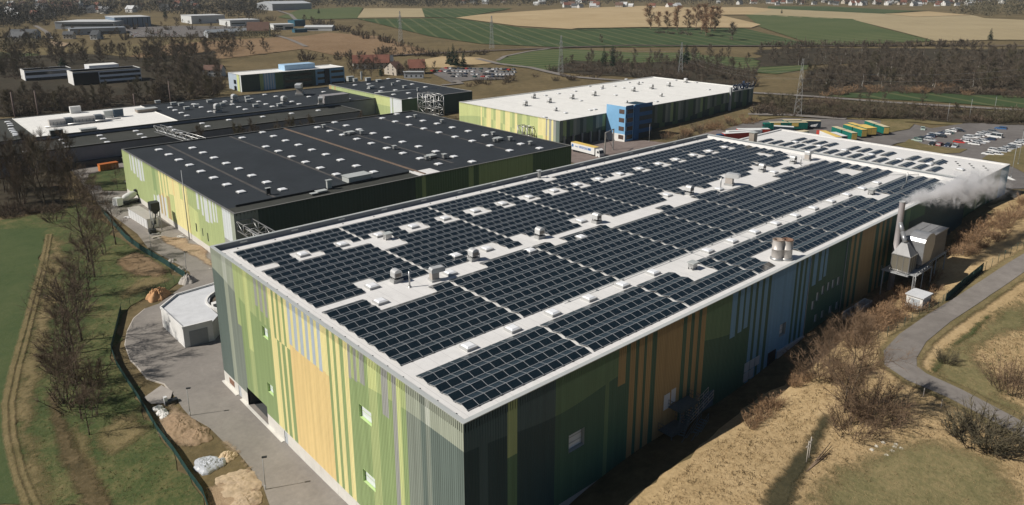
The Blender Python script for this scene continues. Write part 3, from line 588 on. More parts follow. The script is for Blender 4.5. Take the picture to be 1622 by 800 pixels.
# ================================================================ solar panels: east-west tents in rows
PZ=BH-1.0
sp_glass=NT('solar_cells'); cell_n=sp_glass.noise(sp_glass.pos(),.35,3)
sp_glass=sp_glass.out(sp_glass.ramp(cell_n,[(.3,(.0030,.0085,.0098)),(.7,(.0055,.0120,.0132))]),.2,0,.9)
_b=sp_glass.node_tree.nodes['Principled BSDF']; _b.inputs['Coat Weight'].default_value=0.45; _b.inputs['Coat IOR'].default_value=1.9; _b.inputs['Coat Roughness'].default_value=.15
sp_alu=M('anodised_aluminium',(.40,.41,.42),.45,.05,1,0.0)
gapsX=[2.6,22.4,42.5,60.9,75.0,89.0,107.0,125.0,144.6]
rowsY=[('A',2.62+2.45*j,2.45) for j in range(4)]+[('B',15.6+2.49*j,2.49) for j in range(8)]+[('C',37.35+2.31*j,2.31) for j in range(13)]
def blank(sec,j,x):
    if sec=='A':
        if j>=2 and (51.3<x<57.2): return True
        if j<=1 and 67.0<x<74.9: return True
        if j>=2 and 117<x<123.8: return True
        if j==3 and x>142.6: return True
        if j<=0 and x>141: return True
    if sec=='B':
        if j==7: return (9.9<x<31) or (45.6<x<49.8) or (61.5<x<76.5) or (80<x<89.5) or (97<x<127) or (130.6<x) 
        if j==6: return (9.9<x<19.4) or (108<x<119) or (127<x<131.4 and False) or (113<x<119) or x>143
        if j in (2,3): return 133.2<x<138.8
        if j==5: return x>145
    if sec=='C':
        if j==0: return (11.4<x<17.9) or (31.4<x<38.2) or (43.2<x<50) or (57.5<x<66.8) or (84.5<x<90) or (93<x<96.6) or (101<x<112) or (116.3<x<127.6) or x>131.6
        if j==1: return (11.4<x<14.5) or (33<x<38.2) or (43.2<x<46.8) or (57.5<x<60) or (61.6<x<64.6) or (84.6<x<88.4) or (92.6<x<95) or (108.3<x<112) or (121<x<126) or x>139
        if j==2: return 126.6<x<129 or x>143
        if j in (3,4): return 136.4<x<140.2
        if j in (6,7) and 22.5<x<27.6: return True
        if j==8:
            if x<6.3 or 20.6<x<24.4 or 83.5<x<95.6: return True
            if 12.6<x<14.2: return True
        if j in (8,9):
            k=(x-11.0)/7.45; d=abs(k-round(k))*7.45
            return d<1.85 and -0.4<k<17.5
        if j==12: return 74.0<x<78.4
    return False
TILT=.24
def panel_meshes():
    """one module, 1.6 x 1.05 m, sloping towards -y; its frame and feet are a second mesh"""
    out=[]
    g=MB(); w=1.0; 
    g.face([(.03,.03,.0),(.97,.03,.0),(.97,.97,1),(.03,.97,1)])
    return g
panels=[]
for sec,y,pt in rowsY:
    j=int(round((y-{'A':2.62,'B':15.6,'C':37.35}[sec])/pt))
    for a,b in zip(gapsX,gapsX[1:]):
        a2=a+(0 if a==2.6 else .25); b2=b-.25; n=max(1,round((b2-a2)/1.62)); w=(b2-a2)/n
        for i in range(n):
            xc=a2+(i+.5)*w
            if blank(sec,j,xc): continue
            panels.append((a2+i*w,y,w,pt,0)); panels.append((a2+i*w,y,w,pt,1))
for x0,yr in ((BX+12.6,[59-3.4*k for k in range(15)]),(BX+21.6,[53-3.3*k for k in range(13)])):
    for k,y in enumerate(yr):
        if k in (4,9) and x0>BX+18: continue
        for i in range(4): panels.append((x0+i*1.6,y,1.6,2.3,2)); panels.append((x0+i*1.6,y,1.6,2.3,3))
def panel_geo(gl,fr,x,y,w,pt,side,z0,thick=True):
    h=pt/2-.045; zl=z0+.12; zh=z0+.12+h*math.tan(TILT)
    if side%2==0: ya,yb,za,zb_=y+.02,y+.02+h,zl,zh
    else: ya,yb,za,zb_=y+.07+h,y+.07+2*h,zh,zl
    e=.018
    def q(u,v,d=0.0): return (x+u,ya+(yb-ya)*v,za+(zb_-za)*v+d)
    gl.face([q(.01+e,.022),q(w-.01-e,.022),q(w-.01-e,.978),q(.01+e,.978)])
    t=.012
    for u0,u1,v0,v1 in ((.01,.01+e,0,1),(w-.01-e,w-.01,0,1),(.01+e,w-.01-e,0,.022),(.01+e,w-.01-e,.978,1)):
        fr.face([q(u0,v0,t),q(u1,v0,t),q(u1,v1,t),q(u0,v1,t)])
    for v in (0,1): fr.face([q(.01,v,-.035),q(w-.01,v,-.035),q(w-.01,v,t),q(.01,v,t)])
    for u in (.01,w-.01): fr.face([q(u,0,-.035),q(u,1,-.035),q(u,1,t),q(u,0,t)])
    if thick:
        for u in (.05,w-.11): fr.box(x+u,(y if side%2==0 else y+2*h-.1)-.06,z0,x+u+.06,(y if side%2==0 else y+2*h-.1)+.24,z0+.12,1)
panels.sort(key=lambda p: (p[0]-CAMPOS[0])**2+(p[1]-CAMPOS[1])**2)
cache={}
for p in panels[:300]:
    key=(round(p[2],3),round(p[3],3),p[4])
    if key not in cache:
        gl,fr=MB(),MB(); panel_geo(gl,fr,0,0,p[2],p[3],p[4],0); cache[key]=(gl.mesh('solar_module',sp_glass),fr.mesh('frame',[sp_alu,M_blackm]))
    o=bpy.data.objects.new('solar_module',cache[key][0]); C.objects.link(o); o.location=(p[0],p[1],PZ)
    tag(o,'dark framed solar panel in the rows nearest the camera on the white warehouse roof','solar panel','solar panels at the near end of the white roof')
    fr_=bpy.data.objects.new('frame',cache[key][1]); C.objects.link(fr_); fr_.parent=o
gl=MB(); 
fr=MB()
for p in panels[300:]:
    e_=p[4]>=2; panel_geo(gl,fr,p[0],p[1],p[2],p[3],p[4],(EZ-.35) if e_ else PZ,False)
gm=join_mesh('solar_panels',[gl.mesh('solar_cells',sp_glass),fr.mesh('frames',[sp_alu,M_blackm])])
o=bpy.data.objects.new('solar_modules',gm); C.objects.link(o); stuff(o,'the many further rows of dark solar panels covering the rest of the white roof','solar panels')
print('panels',len(panels))
# ================================================================ the dark-roofed hall beside it
x0,x1,y0,y1,z1=22.2,139.2,118.7,214.9,15.7
dh=thing('dark_roofed_hall','wide hall with a black felt roof full of white skylights and pale green end wall','factory hall',(x0,y0,0))
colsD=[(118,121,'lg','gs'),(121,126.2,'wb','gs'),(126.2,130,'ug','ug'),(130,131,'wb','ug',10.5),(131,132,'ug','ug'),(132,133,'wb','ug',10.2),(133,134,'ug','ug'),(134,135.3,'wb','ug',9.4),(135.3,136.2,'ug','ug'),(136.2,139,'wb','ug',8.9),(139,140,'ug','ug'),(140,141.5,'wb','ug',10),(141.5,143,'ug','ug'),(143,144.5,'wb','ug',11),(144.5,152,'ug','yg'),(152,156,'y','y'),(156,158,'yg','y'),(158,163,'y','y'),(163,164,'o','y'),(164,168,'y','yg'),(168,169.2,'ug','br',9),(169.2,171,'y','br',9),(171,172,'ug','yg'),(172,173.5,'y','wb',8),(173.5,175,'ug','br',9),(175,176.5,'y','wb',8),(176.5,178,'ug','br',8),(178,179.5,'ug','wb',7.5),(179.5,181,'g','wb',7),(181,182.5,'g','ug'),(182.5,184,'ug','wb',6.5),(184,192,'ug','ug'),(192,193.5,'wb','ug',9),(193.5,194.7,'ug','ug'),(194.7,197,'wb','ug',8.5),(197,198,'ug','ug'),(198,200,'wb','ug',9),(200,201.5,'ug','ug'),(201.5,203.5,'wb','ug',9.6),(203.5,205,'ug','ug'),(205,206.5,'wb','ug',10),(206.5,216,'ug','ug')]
opD=[(138.6,139.3,3.2,5.6),(142.4,142.9,3.8,6.0),(147,147.8,3.8,6.2)]
f=MB(); facade(f,'x',x0,-1,y0,y1,1.9,z1-.1,colsD,lambda y: 9.2+1.6*math.sin(y*.09),.9,.05,opD); f.build('wall',M_clad,dh)
for o in opD: window(dh,'x',x0,-1,o,.3,M_glass)
f=MB(); f.box(x0-.02,y0,-2,x0+.25,y1,1.9); f.build('plinth',M_plinth,dh)
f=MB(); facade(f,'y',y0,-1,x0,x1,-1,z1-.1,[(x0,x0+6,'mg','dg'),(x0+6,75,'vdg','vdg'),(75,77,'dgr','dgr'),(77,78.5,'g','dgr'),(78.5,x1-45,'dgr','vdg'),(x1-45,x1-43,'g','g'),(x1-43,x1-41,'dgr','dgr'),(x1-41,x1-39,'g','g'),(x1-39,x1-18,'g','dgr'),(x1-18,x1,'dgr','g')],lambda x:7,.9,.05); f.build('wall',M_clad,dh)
f=MB(); f.box(x0+.3,y1-.3,-1,x1,y1,z1-.1); f.box(x1-.3,y0+.06,-1,x1,y1-.31,z1-.1); f.build('wall',M('green_cladding',S(88,108,84),.6,.12),dh)
dr=roof_deck(dh,x0,x1,y0,y1,z1,M_dark,.45,.4,M('weathered_cap',(.15,.15,.14),.6,.15,.3),M_blackm)
def onroof(px,py,z): return tuple(Zp(px,py,z)[:2])
def c4(ox,oy,s,l,z): return [onroof(ox+a/s,oy+b/s,z) for a,b in l]
sk=c4(0,200,3.995,[(1005,143),(1068,174),(1132,207),(1200,240),(1272,280),(1352,320),(1436,363),(1525,408),(1218,132),(1285,162),(1355,194),(1432,229),(1511,263),(1594,306),(1533,68)],z1)
sk+=c4(406,200,3.995,[(40,34),(110,58),(186,86),(267,113),(352,144),(441,173),(534,208),(634,245),(743,283),(61,124),(140,152),(224,187),(312,221),(406,258),(507,298),(66,348),(165,393),(388,2),(466,25),(548,49),(637,76),(729,103),(827,133),(929,165),(1038,198),(1153,233),(651,16),(740,40),(829,67),(926,94),(1028,123),(1136,154),(1251,186),(1366,218),(1061,10),(1157,35),(1259,62),(1367,88),(1480,117),(1604,148),(1241,3),(1343,26),(1449,52)],z1)
sk+=c4(406,0,3.995,[(497,770),(570,790),(890,718),(798,744),(880,765),(967,787),(968,736),(1055,760),(1145,778)],z1)
sk+=c4(640,130,4.506,[(835,436),(968,466),(577,375),(460,345)],z1)
sk=[s for i,s in enumerate(sk) if all((s[0]-q[0])**2+(s[1]-q[1])**2>9 for q in sk[:i]) and x0+2<s[0]<x1-2 and y0+2<s[1]<y1-2]
skylights(dr,sk,z1-.45,SKY_B)
# roof ridge of flashing, lower strip along the near edge
p=MB(); a=onroof(453,203,z1); b=onroof(672,274,z1); p.box(a[0]-.35,b[1],z1-.45,a[0]+.35,y1-.5,z1-.2); p.build('expansion_joint',M('rust_brown_flashing',(.16,.115,.085),.7,.2,.6),dh)
p=MB()
for ax in (36,58,94,119): p.box(ax,y0+8,z1-.449,ax+.8,y1-1,z1-.44)
p.build('felt_seam',M('dusty_seam',(.075,.07,.066),.9,.4,.5),dr)
p=MB(); p.box(x0+.4,y0+.4,z1-.44,77,y0+6.2,z1-.40); p.box(x0+3,y0+6.2,z1-.44,77,y0+6.6,z1+.15,1); p.build('lower_strip',[M_darkw,M_blackm],dh)
p=MB(); q=onroof(687,272,z1); p.box(q[0]-5,y0+.5,z1-.42,q[0]+2.5,y0+7,z1-.38); p.box(q[0]-5,y0+.5,z1-.38,q[0]-4.7,y0+7,z1+.1); p.build('gutter_box',M_white,dh)
def roof_unit(x,y,z,w,d,h,label,name='roof_vent',cat='roof vent',grp=None,mat=None,cap=True,legs=True):
    t=thing(name,label,cat,(x,y,z),0,grp); m=mat or M_steel
    b=MB(); b.box(-w/2,-d/2,.35 if legs else 0,w/2,d/2,h); b.build('housing',m,t,True)
    if legs:
        l=MB()
        for a in (-1,1):
            for c in (-1,1): l.box(a*w*.42-.06,c*d*.42-.06,0,a*w*.42+.06,c*d*.42+.06,.36)
        l.build('frame',M_blackm,t,True)
    if cap: c=MB(); c.box(-w/2-.2,-d/2-.2,h,w/2+.2,d/2+.2,h+.12); c.build('cap',M_cap,t,True)
    return t
for (px,py,w,h,l) in [(565,287,7,1.9,'big flat white ventilation box on the near edge of the black roof'),(521.5,300,1.3,2.6,'tall pale vent block on the near edge of the black roof'),(425.5,309,1.0,1.9,'small black vent post near the left of the black roof'),(509,306,2.6,.7,'low pale hatch beside the tall vent block on the black roof'),(498,309,1.8,.5,'lowest pale hatch beside the tall vent block on the black roof')]:
    q=Zp(px,py,z1-.45); roof_unit(q[0],q[1],z1-.45,w,w*.55,h,l,mat=M_blackm if 'black vent post' in l else M_cap)
for i,(px,py) in enumerate([(557,214),(686,252),(792,224)]):
    for k,(ex,ey,w,h) in enumerate([(-2.5,0,.9,1.3),(0.5,1.5,2.2,1.0),(3,-2,1.1,1.5)]):
        q=Zp(px,py,z1-.45); roof_unit(q[0]+ex,q[1]+ey,z1-.45,w,w,h,['square','broad low','tall'][k]+' grey vent in the '+['left','middle','right'][i]+' cluster on the black roof','roof_vent','roof vent','vent clusters on the black roof')
for i,(px,py) in enumerate([(513,203),(625,237),(658,187),(700,195),(781,215),(840,230)]):
    q=Zp(px,py,z1-.45); roof_unit(q[0],q[1],z1-.45,1.0,1.0,1.3,'lone grey vent box among the skylights of the black roof, '+['far left','centre','back corner','back right','right','near right corner'][i],'roof_vent','roof vent','single vents on the black roof')
# steel pole and stair tower at its west wall
p=MB(); b=Zp(290,383,0); p.tube((x0-.6,b[1],0),(x0-.6,b[1],z1+4.5),.16,.1,8); tag(p.build('lightning_mast',M_steelp,None,org=(x0-.6,b[1],0)),'slender grey mast fixed against the pale green wall of the dark-roofed hall','mast')
# rail bridge (pipe truss) between hall and warehouse
def truss(name,label,a,b,wid,hgt,bays,r=.14,mat=None,legs=0,group=None,cat='pipe bridge'):
    a=np.array(a,float); b=np.array(b,float); t=thing(name,label,cat,a,0,group); d=(b-a); L=np.linalg.norm(d[:2]); u=d/np.linalg.norm(d); n=np.array([-u[1],u[0],0])
    ch=MB(); lt=MB()
    for sx in (-1,1):
        for h in (0,hgt): ch.tube(n*sx*wid/2+[0,0,h],d+n*sx*wid/2+[0,0,h],r,n=4)
        for i in range(bays+1):
            p=d*i/bays+n*sx*wid/2; lt.tube(p,p+[0,0,hgt],r*.7,n=4)
            if i<bays: q=d*(i+1)/bays+n*sx*wid/2; lt.tube(p+[0,0,0 if i%2 else hgt],q+[0,0,hgt if i%2 else 0],r*.6,n=4)
    for i in range(bays+1):
        for h in (0,hgt): p=d*i/bays; lt.tube(p+n*wid/2+[0,0,h],p-n*wid/2+[0,0,h],r*.6,n=4)
    ch.build('chord',mat or M_steel,t,True); lt.build('lattice',mat or M_steel,t,True)
    pp=MB(); pp.tube([0,0,.35],d+[0,0,.35],.28,n=6); pp.build('pipe',M_steelp,t,True)
    if legs:
        lg=MB()
        for i in range(legs):
            p=d*(i+.5)/legs
            for sx in (-1,1): lg.tube(p+n*sx*wid/2-[0,0,a[2]-.0],p+n*sx*wid/2,.16,n=5)
        lg.build('leg',M_steel,t,True)
    return t
truss('pipe_bridge','white lattice pipe bridge behind the near left corner of the solar roof',(24.5,BY+.4,11.3),(24.5,y0-.2,11.3),3.7,2.4,12)
ta=Zp(250,209,9.5)
truss('pipe_bridge','white lattice pipe bridge lying across the low dark roof behind the dark hall',(ta[0],ta[1],9.8),(ta[0],y1+.3,12.5),2.6,2.6,10)
# ================================================================ white-roofed hall with blue office tower
x0,x1,y0,y1,z1=170.3,316.3,155.3,222.0,15.4
wb=thing('white_roofed_hall','long hall with a bright white roof, striped pale end wall and rooftop lettering','factory hall',(x0,y0,0))
colsW=[(155,157.5,'dg','dg'),(157.5,158.8,'gs','lg'),(158.8,160,'y','y'),(160,161.2,'gs','gs'),(161.2,162.4,'y','y'),(162.4,163.5,'gs','br'),(163.5,165,'y','y'),(165,168,'y','yg'),(168,173,'yg','yg'),(173,175,'ug','ug'),(175,178,'yg','ug'),(178,181,'ug','g')]+[(181+i*1.6,182.6+i*1.6,['y','ug','yg','y'][i%4],['y','yg','ug','y'][i%4]) for i in range(16)]+[(206,222,'yg','ug')]
f=MB(); facade(f,'x',x0,-1,y0,y1,-1,z1-.1,colsW,lambda y: 9+1.5*math.sin(y*.1),.8,.05); f.build('wall',M_clad,wb)
colsN=[]; 
for i in range(74):
    a=x0+i*2; colsN.append((a,a+2,['dg','vdg','dgr','mg','vdg','g','dgr','vdg','dg'][(i*5+i//4)%9],['vdg','vdg','dgr','vdg','dgr'][(i*3)%5]))
f=MB(); facade(f,'y',y0,-1,x0,x1,3,z1-.1,colsN,lambda x: 8+2*math.sin(x*.07),1.0,.05); f.build('wall',M_clad,wb)
f=MB(); f.box(x0+.02,y1-.3,0,x1-.02,y1,z1-.12); f.box(x1-.3,y0+.1,0,x1,y1-.31,z1-.12); f.build('wall',M('green_cladding',S(88,108,84),.6,.12),wb)
wr=roof_deck(wb,x0,x1,y0,y1,z1,M_bright,.35,.5,M('bright_cap',(.6,.6,.57),.6,.1),M_bright)
f=MB()
for k in range(7): a=x0+4+k*5.3; f.box(a,y0-.16,3.5,a+3.6,y0-.07,8.2); 
f.build('loading_door',M('dock_door',(.03,.04,.042),.6,.15),wb)
f=MB()
for k in range(8): a=x0+2.2+k*5.3; f.box(a,y0-1.0,3.2,a+.25,y0-.07,8.8)
f.build('dock_buffer',M_steelp,wb)
p=MB()
for k in range(5): p.box(x0+18+k*26,y0+.5,z1-.349,x0+18.35+k*26,y1-.5,z1-.34)
p.build('roof_seam',M('seam_grey',(.55,.54,.5),.8,.1),wr)
def drainvent(px,py,z): return onroof(px,py,z)
skw=c4(812,0,3.995,[(203,740),(333,712),(490,695),(207,602),(290,590),(395,575),(485,545),(560,560),(645,543),(735,520),(430,635),(650,600),(700,555),(815,520),(910,640),(720,500),(1030,505),(1160,520),(1240,565),(520,690)],z1)
skylights(wr,skw,z1-.35,SKY_A)
# blue office tower on its south side
bx0=float(Zp(972,172,19.5)[0]); 
ot=thing('blue_office_tower','bright blue four-storey office tower with ribbon windows standing against the white-roofed hall','office tower',(215,150,4))
c0=G(989,226); bxx=c0[0]; byy=c0[1]
zt=c0[2]+15.2; tx1=along_x(bxx,byy,zt,1011)
M_blue=M('light_blue_render',S(124,172,208,1.0),.6,.06); M_blue2=M('deep_blue_panels',S(30,92,140,1.0),.5,.1)
f=MB(); f.box(bxx,byy,c0[2]-3,tx1,y0-.1,zt,0); f.build('wall',M_blue,ot)
f=MB(); f.box(bxx-.06,byy-.05,c0[2]-1,bxx-.01,y0-.1,c0[2]+3.4); f.build('plinth',M_concl,ot)
for k in range(4):
    zz=c0[2]+1.2+k*3.65
    w=MB(); w.box(bxx+1.0,byy-.12,zz,tx1-3.2,byy-.01,zz+1.8); w.build('window',M_glass,ot)
    w=MB(); w.box(bxx-.12,byy+.6,zz,bxx-.02,byy+3.4,zz+1.8); w.build('window',M('tinted_glass',(.10,.07,.06),.15,.2),ot)
    w=MB(); w.box(bxx+.2,byy-.09,zz+1.9,tx1-3.2,byy-.005,zz+3.5); w.build('spandrel',M_blue2,ot)
f=MB(); f.box(tx1-2.6,byy-.5,c0[2]-3,tx1+.5,byy+.0,zt+.3); f.build('blue_fin',M_blue2,ot)
t2=along_x(tx1,byy,zt,1037)
f=MB(); f.box(tx1+.52,byy+1.2,c0[2]-3,t2,y0-.1,zt-.8); f.build('stair_wing',M('dark_teal_wing',(.02,.045,.06),.4,.2),ot)
for k in range(4):
    zz=c0[2]+2.6+k*3.65; f=MB(); f.box(tx1+2.2,byy+1.08,zz,t2+.1,byy+1.19,zz+1.7); f.build('spandrel',M_blue2,ot)
f=MB(); f.box(bxx+.3,byy+.3,zt,tx1-.3,y0-.4,zt+.06); f.build('roof',M_bright,ot)
# rooftop lettering
def text_mesh(name,body,size,mat,parent,extr=.12,bold=.02):
    cu=bpy.data.curves.new(name,'FONT'); cu.body=body; cu.size=size; cu.extrude=extr; cu.offset=bold; cu.align_x='LEFT'
    tmp=bpy.data.objects.new(name,cu); C.objects.link(tmp); dg=bpy.context.evaluated_depsgraph_get(); me=bpy.data.meshes.new_from_object(tmp.evaluated_get(dg)); bpy.data.objects.remove(tmp); bpy.data.curves.remove(cu)
    me.materials.clear(); me.materials.append(mat); o=bpy.data.objects.new(name,me); C.objects.link(o); o.parent=parent; return o
sx=along_x(x0,y0,z1,1162); sg=thing('roof_sign','navy rooftop company lettering reading sandler with a blue swoosh above the hall corner','sign',(sx,y0+.6,z1-.1))
M_navy=M('sign_navy',(.012,.035,.085),.5,.1)
sgl=(along_x(x0,y0,z1,1194)-sx)/21.6
fr_=MB()
for k in range(7): fr_.tube((k*3.6,0,0),(k*3.6,0,3.6),.08,n=4); fr_.tube((k*3.6,1.8,0),(k*3.6,0,2.6),.06,n=4)
fr_.tube((0,0,.3),(21.6,0,.3),.07,n=4); fr_.tube((0,0,2.4),(21.6,0,2.4),.07,n=4); fr_.build('sign_frame',M_steelp,sg,True)
tx=text_mesh('lettering','sandler',6.0,M_navy,sg,.15,.09); tx.rotation_euler=(R(90),0,0); tx.location=(0,-.15,.5)
sw=MB(); n=14; arc=[(20.0+4.6*math.sin(t),2.0-2.6*math.cos(t)) for t in np.linspace(-1.6,2.9,n)]
for i in range(n-1):
    w0=.15+.9*math.sin(math.pi*i/(n-1)); w1=.15+.9*math.sin(math.pi*(i+1)/(n-1)); (a,b),(c,d)=arc[i],arc[i+1]
    sw.face([(a,-.2,b+1.2),(c,-.2,d+1.2),(c,-.2,d+1.2+w1),(a,-.2,b+1.2+w0)]); sw.face([(a,-.05,b+1.2+w0),(c,-.05,d+1.2+w1),(c,-.05,d+1.2),(a,-.05,b+1.2)])
sw.build('swoosh',M_navy,sg,True)
sg.scale=(sgl,1,1)
sb=MB(); sb.box(-.5,.3,0,24,.36,.5); sb.build('sign_base',M_bright,sg,True)
p=MB(); q=along_x(x0,y0,z1,1156); p.box(q-.6,y0-1.0,4,q+.6,y0-.1,z1+2.4); tag(p.build('exhaust_duct',M_steelp,None,org=(q,y0-1,4)),'tall square grey duct rising up the shaded wall below the rooftop lettering','duct')
# roof ventilators: hooded cowl on a curb, used on the white roofs
def cowl(loc,label,group,s=1.0,rz=0.0,kind=0):
    t=thing('roof_ventilator',label,'roof ventilator',loc,rz,group)
    b=MB(); b.box(-1.25*s,-.95*s,0,1.25*s,.95*s,.75*s); b.build('curb',M('vent_curb',(.36,.36,.35),.6,.12,1.),t,True)
    l=MB()
    for a in (-1,1):
        for c in (-1,1): l.box(a*.85*s-.07*s,c*.75*s-.07*s,.75*s,a*.85*s+.07*s,c*.75*s+.07*s,1.3*s)
    l.box(-.6*s,-.6*s,.75*s,.6*s,.6*s,.9*s); l.build('frame',M_blackm,t,True)
    h=MB(); w=1.0*s; prof=[(-w,1.3*s),(-w,2.3*s)]+[(-w*math.cos(a),2.3*s+.75*s*math.sin(a)) for a in np.linspace(.3,math.pi-.3,6)]+[(w,2.3*s),(w,1.3*s)]
    d=.95*s
    for i in range(len(prof)):
        j=(i+1)%len(prof); (a,b_),(c,e)=prof[i],prof[j]; h.face([(a,-d,b_),(c,-d,e),(c,d,e),(a,d,b_)][::-1])
    h.face([(a,-d,b_) for a,b_ in prof]); h.face([(a,d,b_) for a,b_ in prof[::-1]])
    h.build('hood',M('vent_hood',(.60,.60,.59),.38,.08,1.,.35),t,True)
    g=MB()
    for i in range(7): g.box(-.8*s,-d-.03,1.4*s+i*.13*s,.8*s,-d-.005,1.48*s+i*.13*s); g.box(w+.005,-.75*s,1.4*s+i*.13*s,w+.03,.75*s,1.48*s+i*.13*s)
    g.build('grille',M('vent_brown',(.28,.24,.20),.7,.15,1.),t,True)
    if kind:
        k=MB(); k.tube((1.6*s,-.3*s,0),(1.6*s,-.3*s,1.6*s),.12*s,n=8); k.build('pipe_stub',M_steel,t,True)
    return t
V1=[(628,446,'nearest the striped end wall'),(750,412,'third along the aisle from the striped end'),(855,377,'fourth along the aisle, beside a skylight'),(945,353,'fifth along the aisle, in the middle of the roof'),(1092,308,'sixth along the aisle, before the double duct'),(1207,272,'seventh along the aisle, past the double duct'),(1256,259,'last of the aisle, beside the final duct')]
for i,(px,py,l) in enumerate(V1):
    q=Zp(px,py,BH-1.0); cowl((q[0],q[1],BH-1.0),'silver hooded roof ventilator '+l,'hooded ventilators down the aisle of the solar roof',.68,rnd.uniform(-.06,.06),i%2)
for i,(px,py) in enumerate([(832,168),(845,156),(870,163),(906,157),(941,152),(1003,145),(1032,141),(1059,137),(1086,131),(1047,153),(880,176),(992,165),(1011,134),(954,140)]):
    q=Zp(px,py,z1-.35); cowl((q[0],q[1],z1-.35),'brownish cowl ventilator on the bright white roof of the hall','cowls on the bright white roof',.85 if i<9 else .6)
def elbow_duct(loc,label,rz=0,s=1.0):
    t=thing('elbow_duct',label,'roof duct',loc,rz,'elbow ducts of the solar roof')
    b=MB(); b.box(-1.1*s,-1.1*s,0,1.1*s,1.1*s,.5*s); b.build('curb',M('vent_curb',(.36,.36,.35)),t,True)
    m=MB(); m.box(-.9*s,-.75*s,.5*s,.9*s,.75*s,2.0*s)
    pr=[(-1.0,2.0),(-1.0,2.8),(-.7,3.15),(2.0,3.15),(2.45,2.95),(2.45,2.15),(2.3,2.0)]
    m2=MB(); d=.8*s; pr=[(a*s,b*s) for a,b in pr]
    for i in range(len(pr)): j=(i+1)%len(pr); (a,b_),(c,e)=pr[i],pr[j]; m2.face([(a,-d,b_),(c,-d,e),(c,d,e),(a,d,b_)][::-1])
    m2.face([(a,-d,b_) for a,b_ in pr]); m2.face([(a,d,b_) for a,b_ in pr[::-1]])
    m.build('riser',M('vent_brown2',(.42,.38,.34),.6,.12,1.),t,True); m2.build('hood',M('vent_hood',(.60,.60,.59)),t,True)
    return t
q=Zp(688,444,BH-1); elbow_duct((q[0],q[1],BH-1),'square elbow duct with its mouth facing right, second along the roof aisle',-.15,.68)
q=Zp(1155,293,BH-1); elbow_duct((q[0],q[1],BH-1),'larger double elbow duct in the middle distance of the roof aisle',-1.3,.9)
q=Zp(1279,254,BH-1); elbow_duct((q[0],q[1],BH-1),'farthest elbow duct at the far end of the roof aisle',.1,.8)
q=Zp(1197,228,BH-1); roof_unit(q[0],q[1]+1,BH-1,1.8,1.6,3.2,'brown louvred unit standing at the far step of the solar roof','roof_unit','roof unit',None,M('vent_brown',(.28,.24,.20)))
for i,(px,py,w,h,l) in enumerate([(614,379,1.2,1.1,'small ventilator box in the bare patch near the left of the solar roof'),(1097,426,1.2,1.1,'small ventilator box in the bare patch near the front edge of the solar roof'),(1380,308,1.3,1.2,'small ventilator box at the far end of the front panel rows'),(854,282,.6,1.8,'little post box by the rear parapet of the solar roof')]):
    q=Zp(px,py,BH-1); roof_unit(q[0],q[1],BH-1,w,w*.8,h,l)
for i,(px,py,h) in enumerate([(649,455,2.6),(1141,301,2.9),(1268,262,2.2),(1435,292,2.8)]):
    q=Zp(px,py,BH-1); m=MB(); m.tube((q[0],q[1],BH-1),(q[0],q[1],BH-1+h),.13,n=8); m.lathe((q[0],q[1],BH-1),[(.35,0),(.2,.25)],10); tag(m.build('vent_pipe',M_steel,None,org=(q[0],q[1],BH-1)),['thin steel vent pipe beside the nearest hooded ventilator','thin steel vent pipe in front of the double elbow duct','thin steel vent pipe beside the farthest elbow duct','thin steel mast at the far end of the skylight aisle'][i],'vent pipe')
# twin flues at the front edge
for i,px in enumerate((1232,1246.5)):
    q=Zp(px,411,BH-1); t=thing('steel_flue',('left' if i==0 else 'right, rust-topped')+' one of two fat steel flues at the front roof edge','flue',(q[0],q[1]+.2,BH-1),0)
    b=MB(); b.lathe((0,0,0),[(1.1,0),(1.1,.3),(.96,.45)],16); b.build('base',M_steel,t,True)
    p=MB(); p.lathe((0,0,.3),[(.92,0),(.92,1.5),(.97,1.52),(.97,1.64),(.92,1.66),(.92,3.1)],16,cap=False); p.build('flue_pipe',M('flue_metal',(.46,.43,.40),.45,.14,.8,.25),t,True)
    r_=MB(); r_.lathe((0,0,3.3),[(.94,.1),(.98,.2),(.78,.22),(.78,-1.0)],16,cap=True); r_.build('rim',M('rusty_rim',(.19,.11,.075),.7,.25,2) if i else M('brown_rim',(.26,.20,.16),.7,.2,2),t,True)
# ================================================================ low complex with dark roof and white section (far left)
def low_block(name,label,cat,x0,x1,y0,y1,z,z0,wallm,roofm,par=.4,capm=None,rootlab=None,clad=None):
    t=thing(name,label,cat,(x0,y0,z0)); w=MB()
    w.box(x0+.02,y0+.02,z0-1.5,x1-.02,y1-.02,z-par-.25); w.build('wall',wallm,t)
    return t,roof_deck(t,x0,x1,y0,y1,z,roofm,par,.35,capm or M('weathered_cap',(.15,.15,.14)),M_blackm)
M_greyw=M('blue_grey_sheet',(.20,.215,.25),.55,.12,.3)
ax=Zp(118,233,9); bx=Zp(287,193,10); 
yF=267.0; yM=289.5; yB=347.0
xr=float(Zp(592,165,10)[0])
lt,lr=low_block('low_front_hall','low front hall with a mossy dark roof and a blue-grey sheet wall, left behind trees','factory hall',-12,xr-10,yF,yM,8.6,0,M_greyw,M_darkw)
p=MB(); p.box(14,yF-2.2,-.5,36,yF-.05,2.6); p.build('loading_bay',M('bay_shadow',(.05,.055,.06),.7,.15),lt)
mt,mr=low_block('low_rear_hall','low rear hall, its roof part bright white and part black, crowded with vents','factory hall',-12,xr+14,yM+.3,yB,10,0,M_greyw,M_dark,.35)
wx0=float(Zp(61,218,10)[0]); wx1=float(Zp(287,193,10)[0])
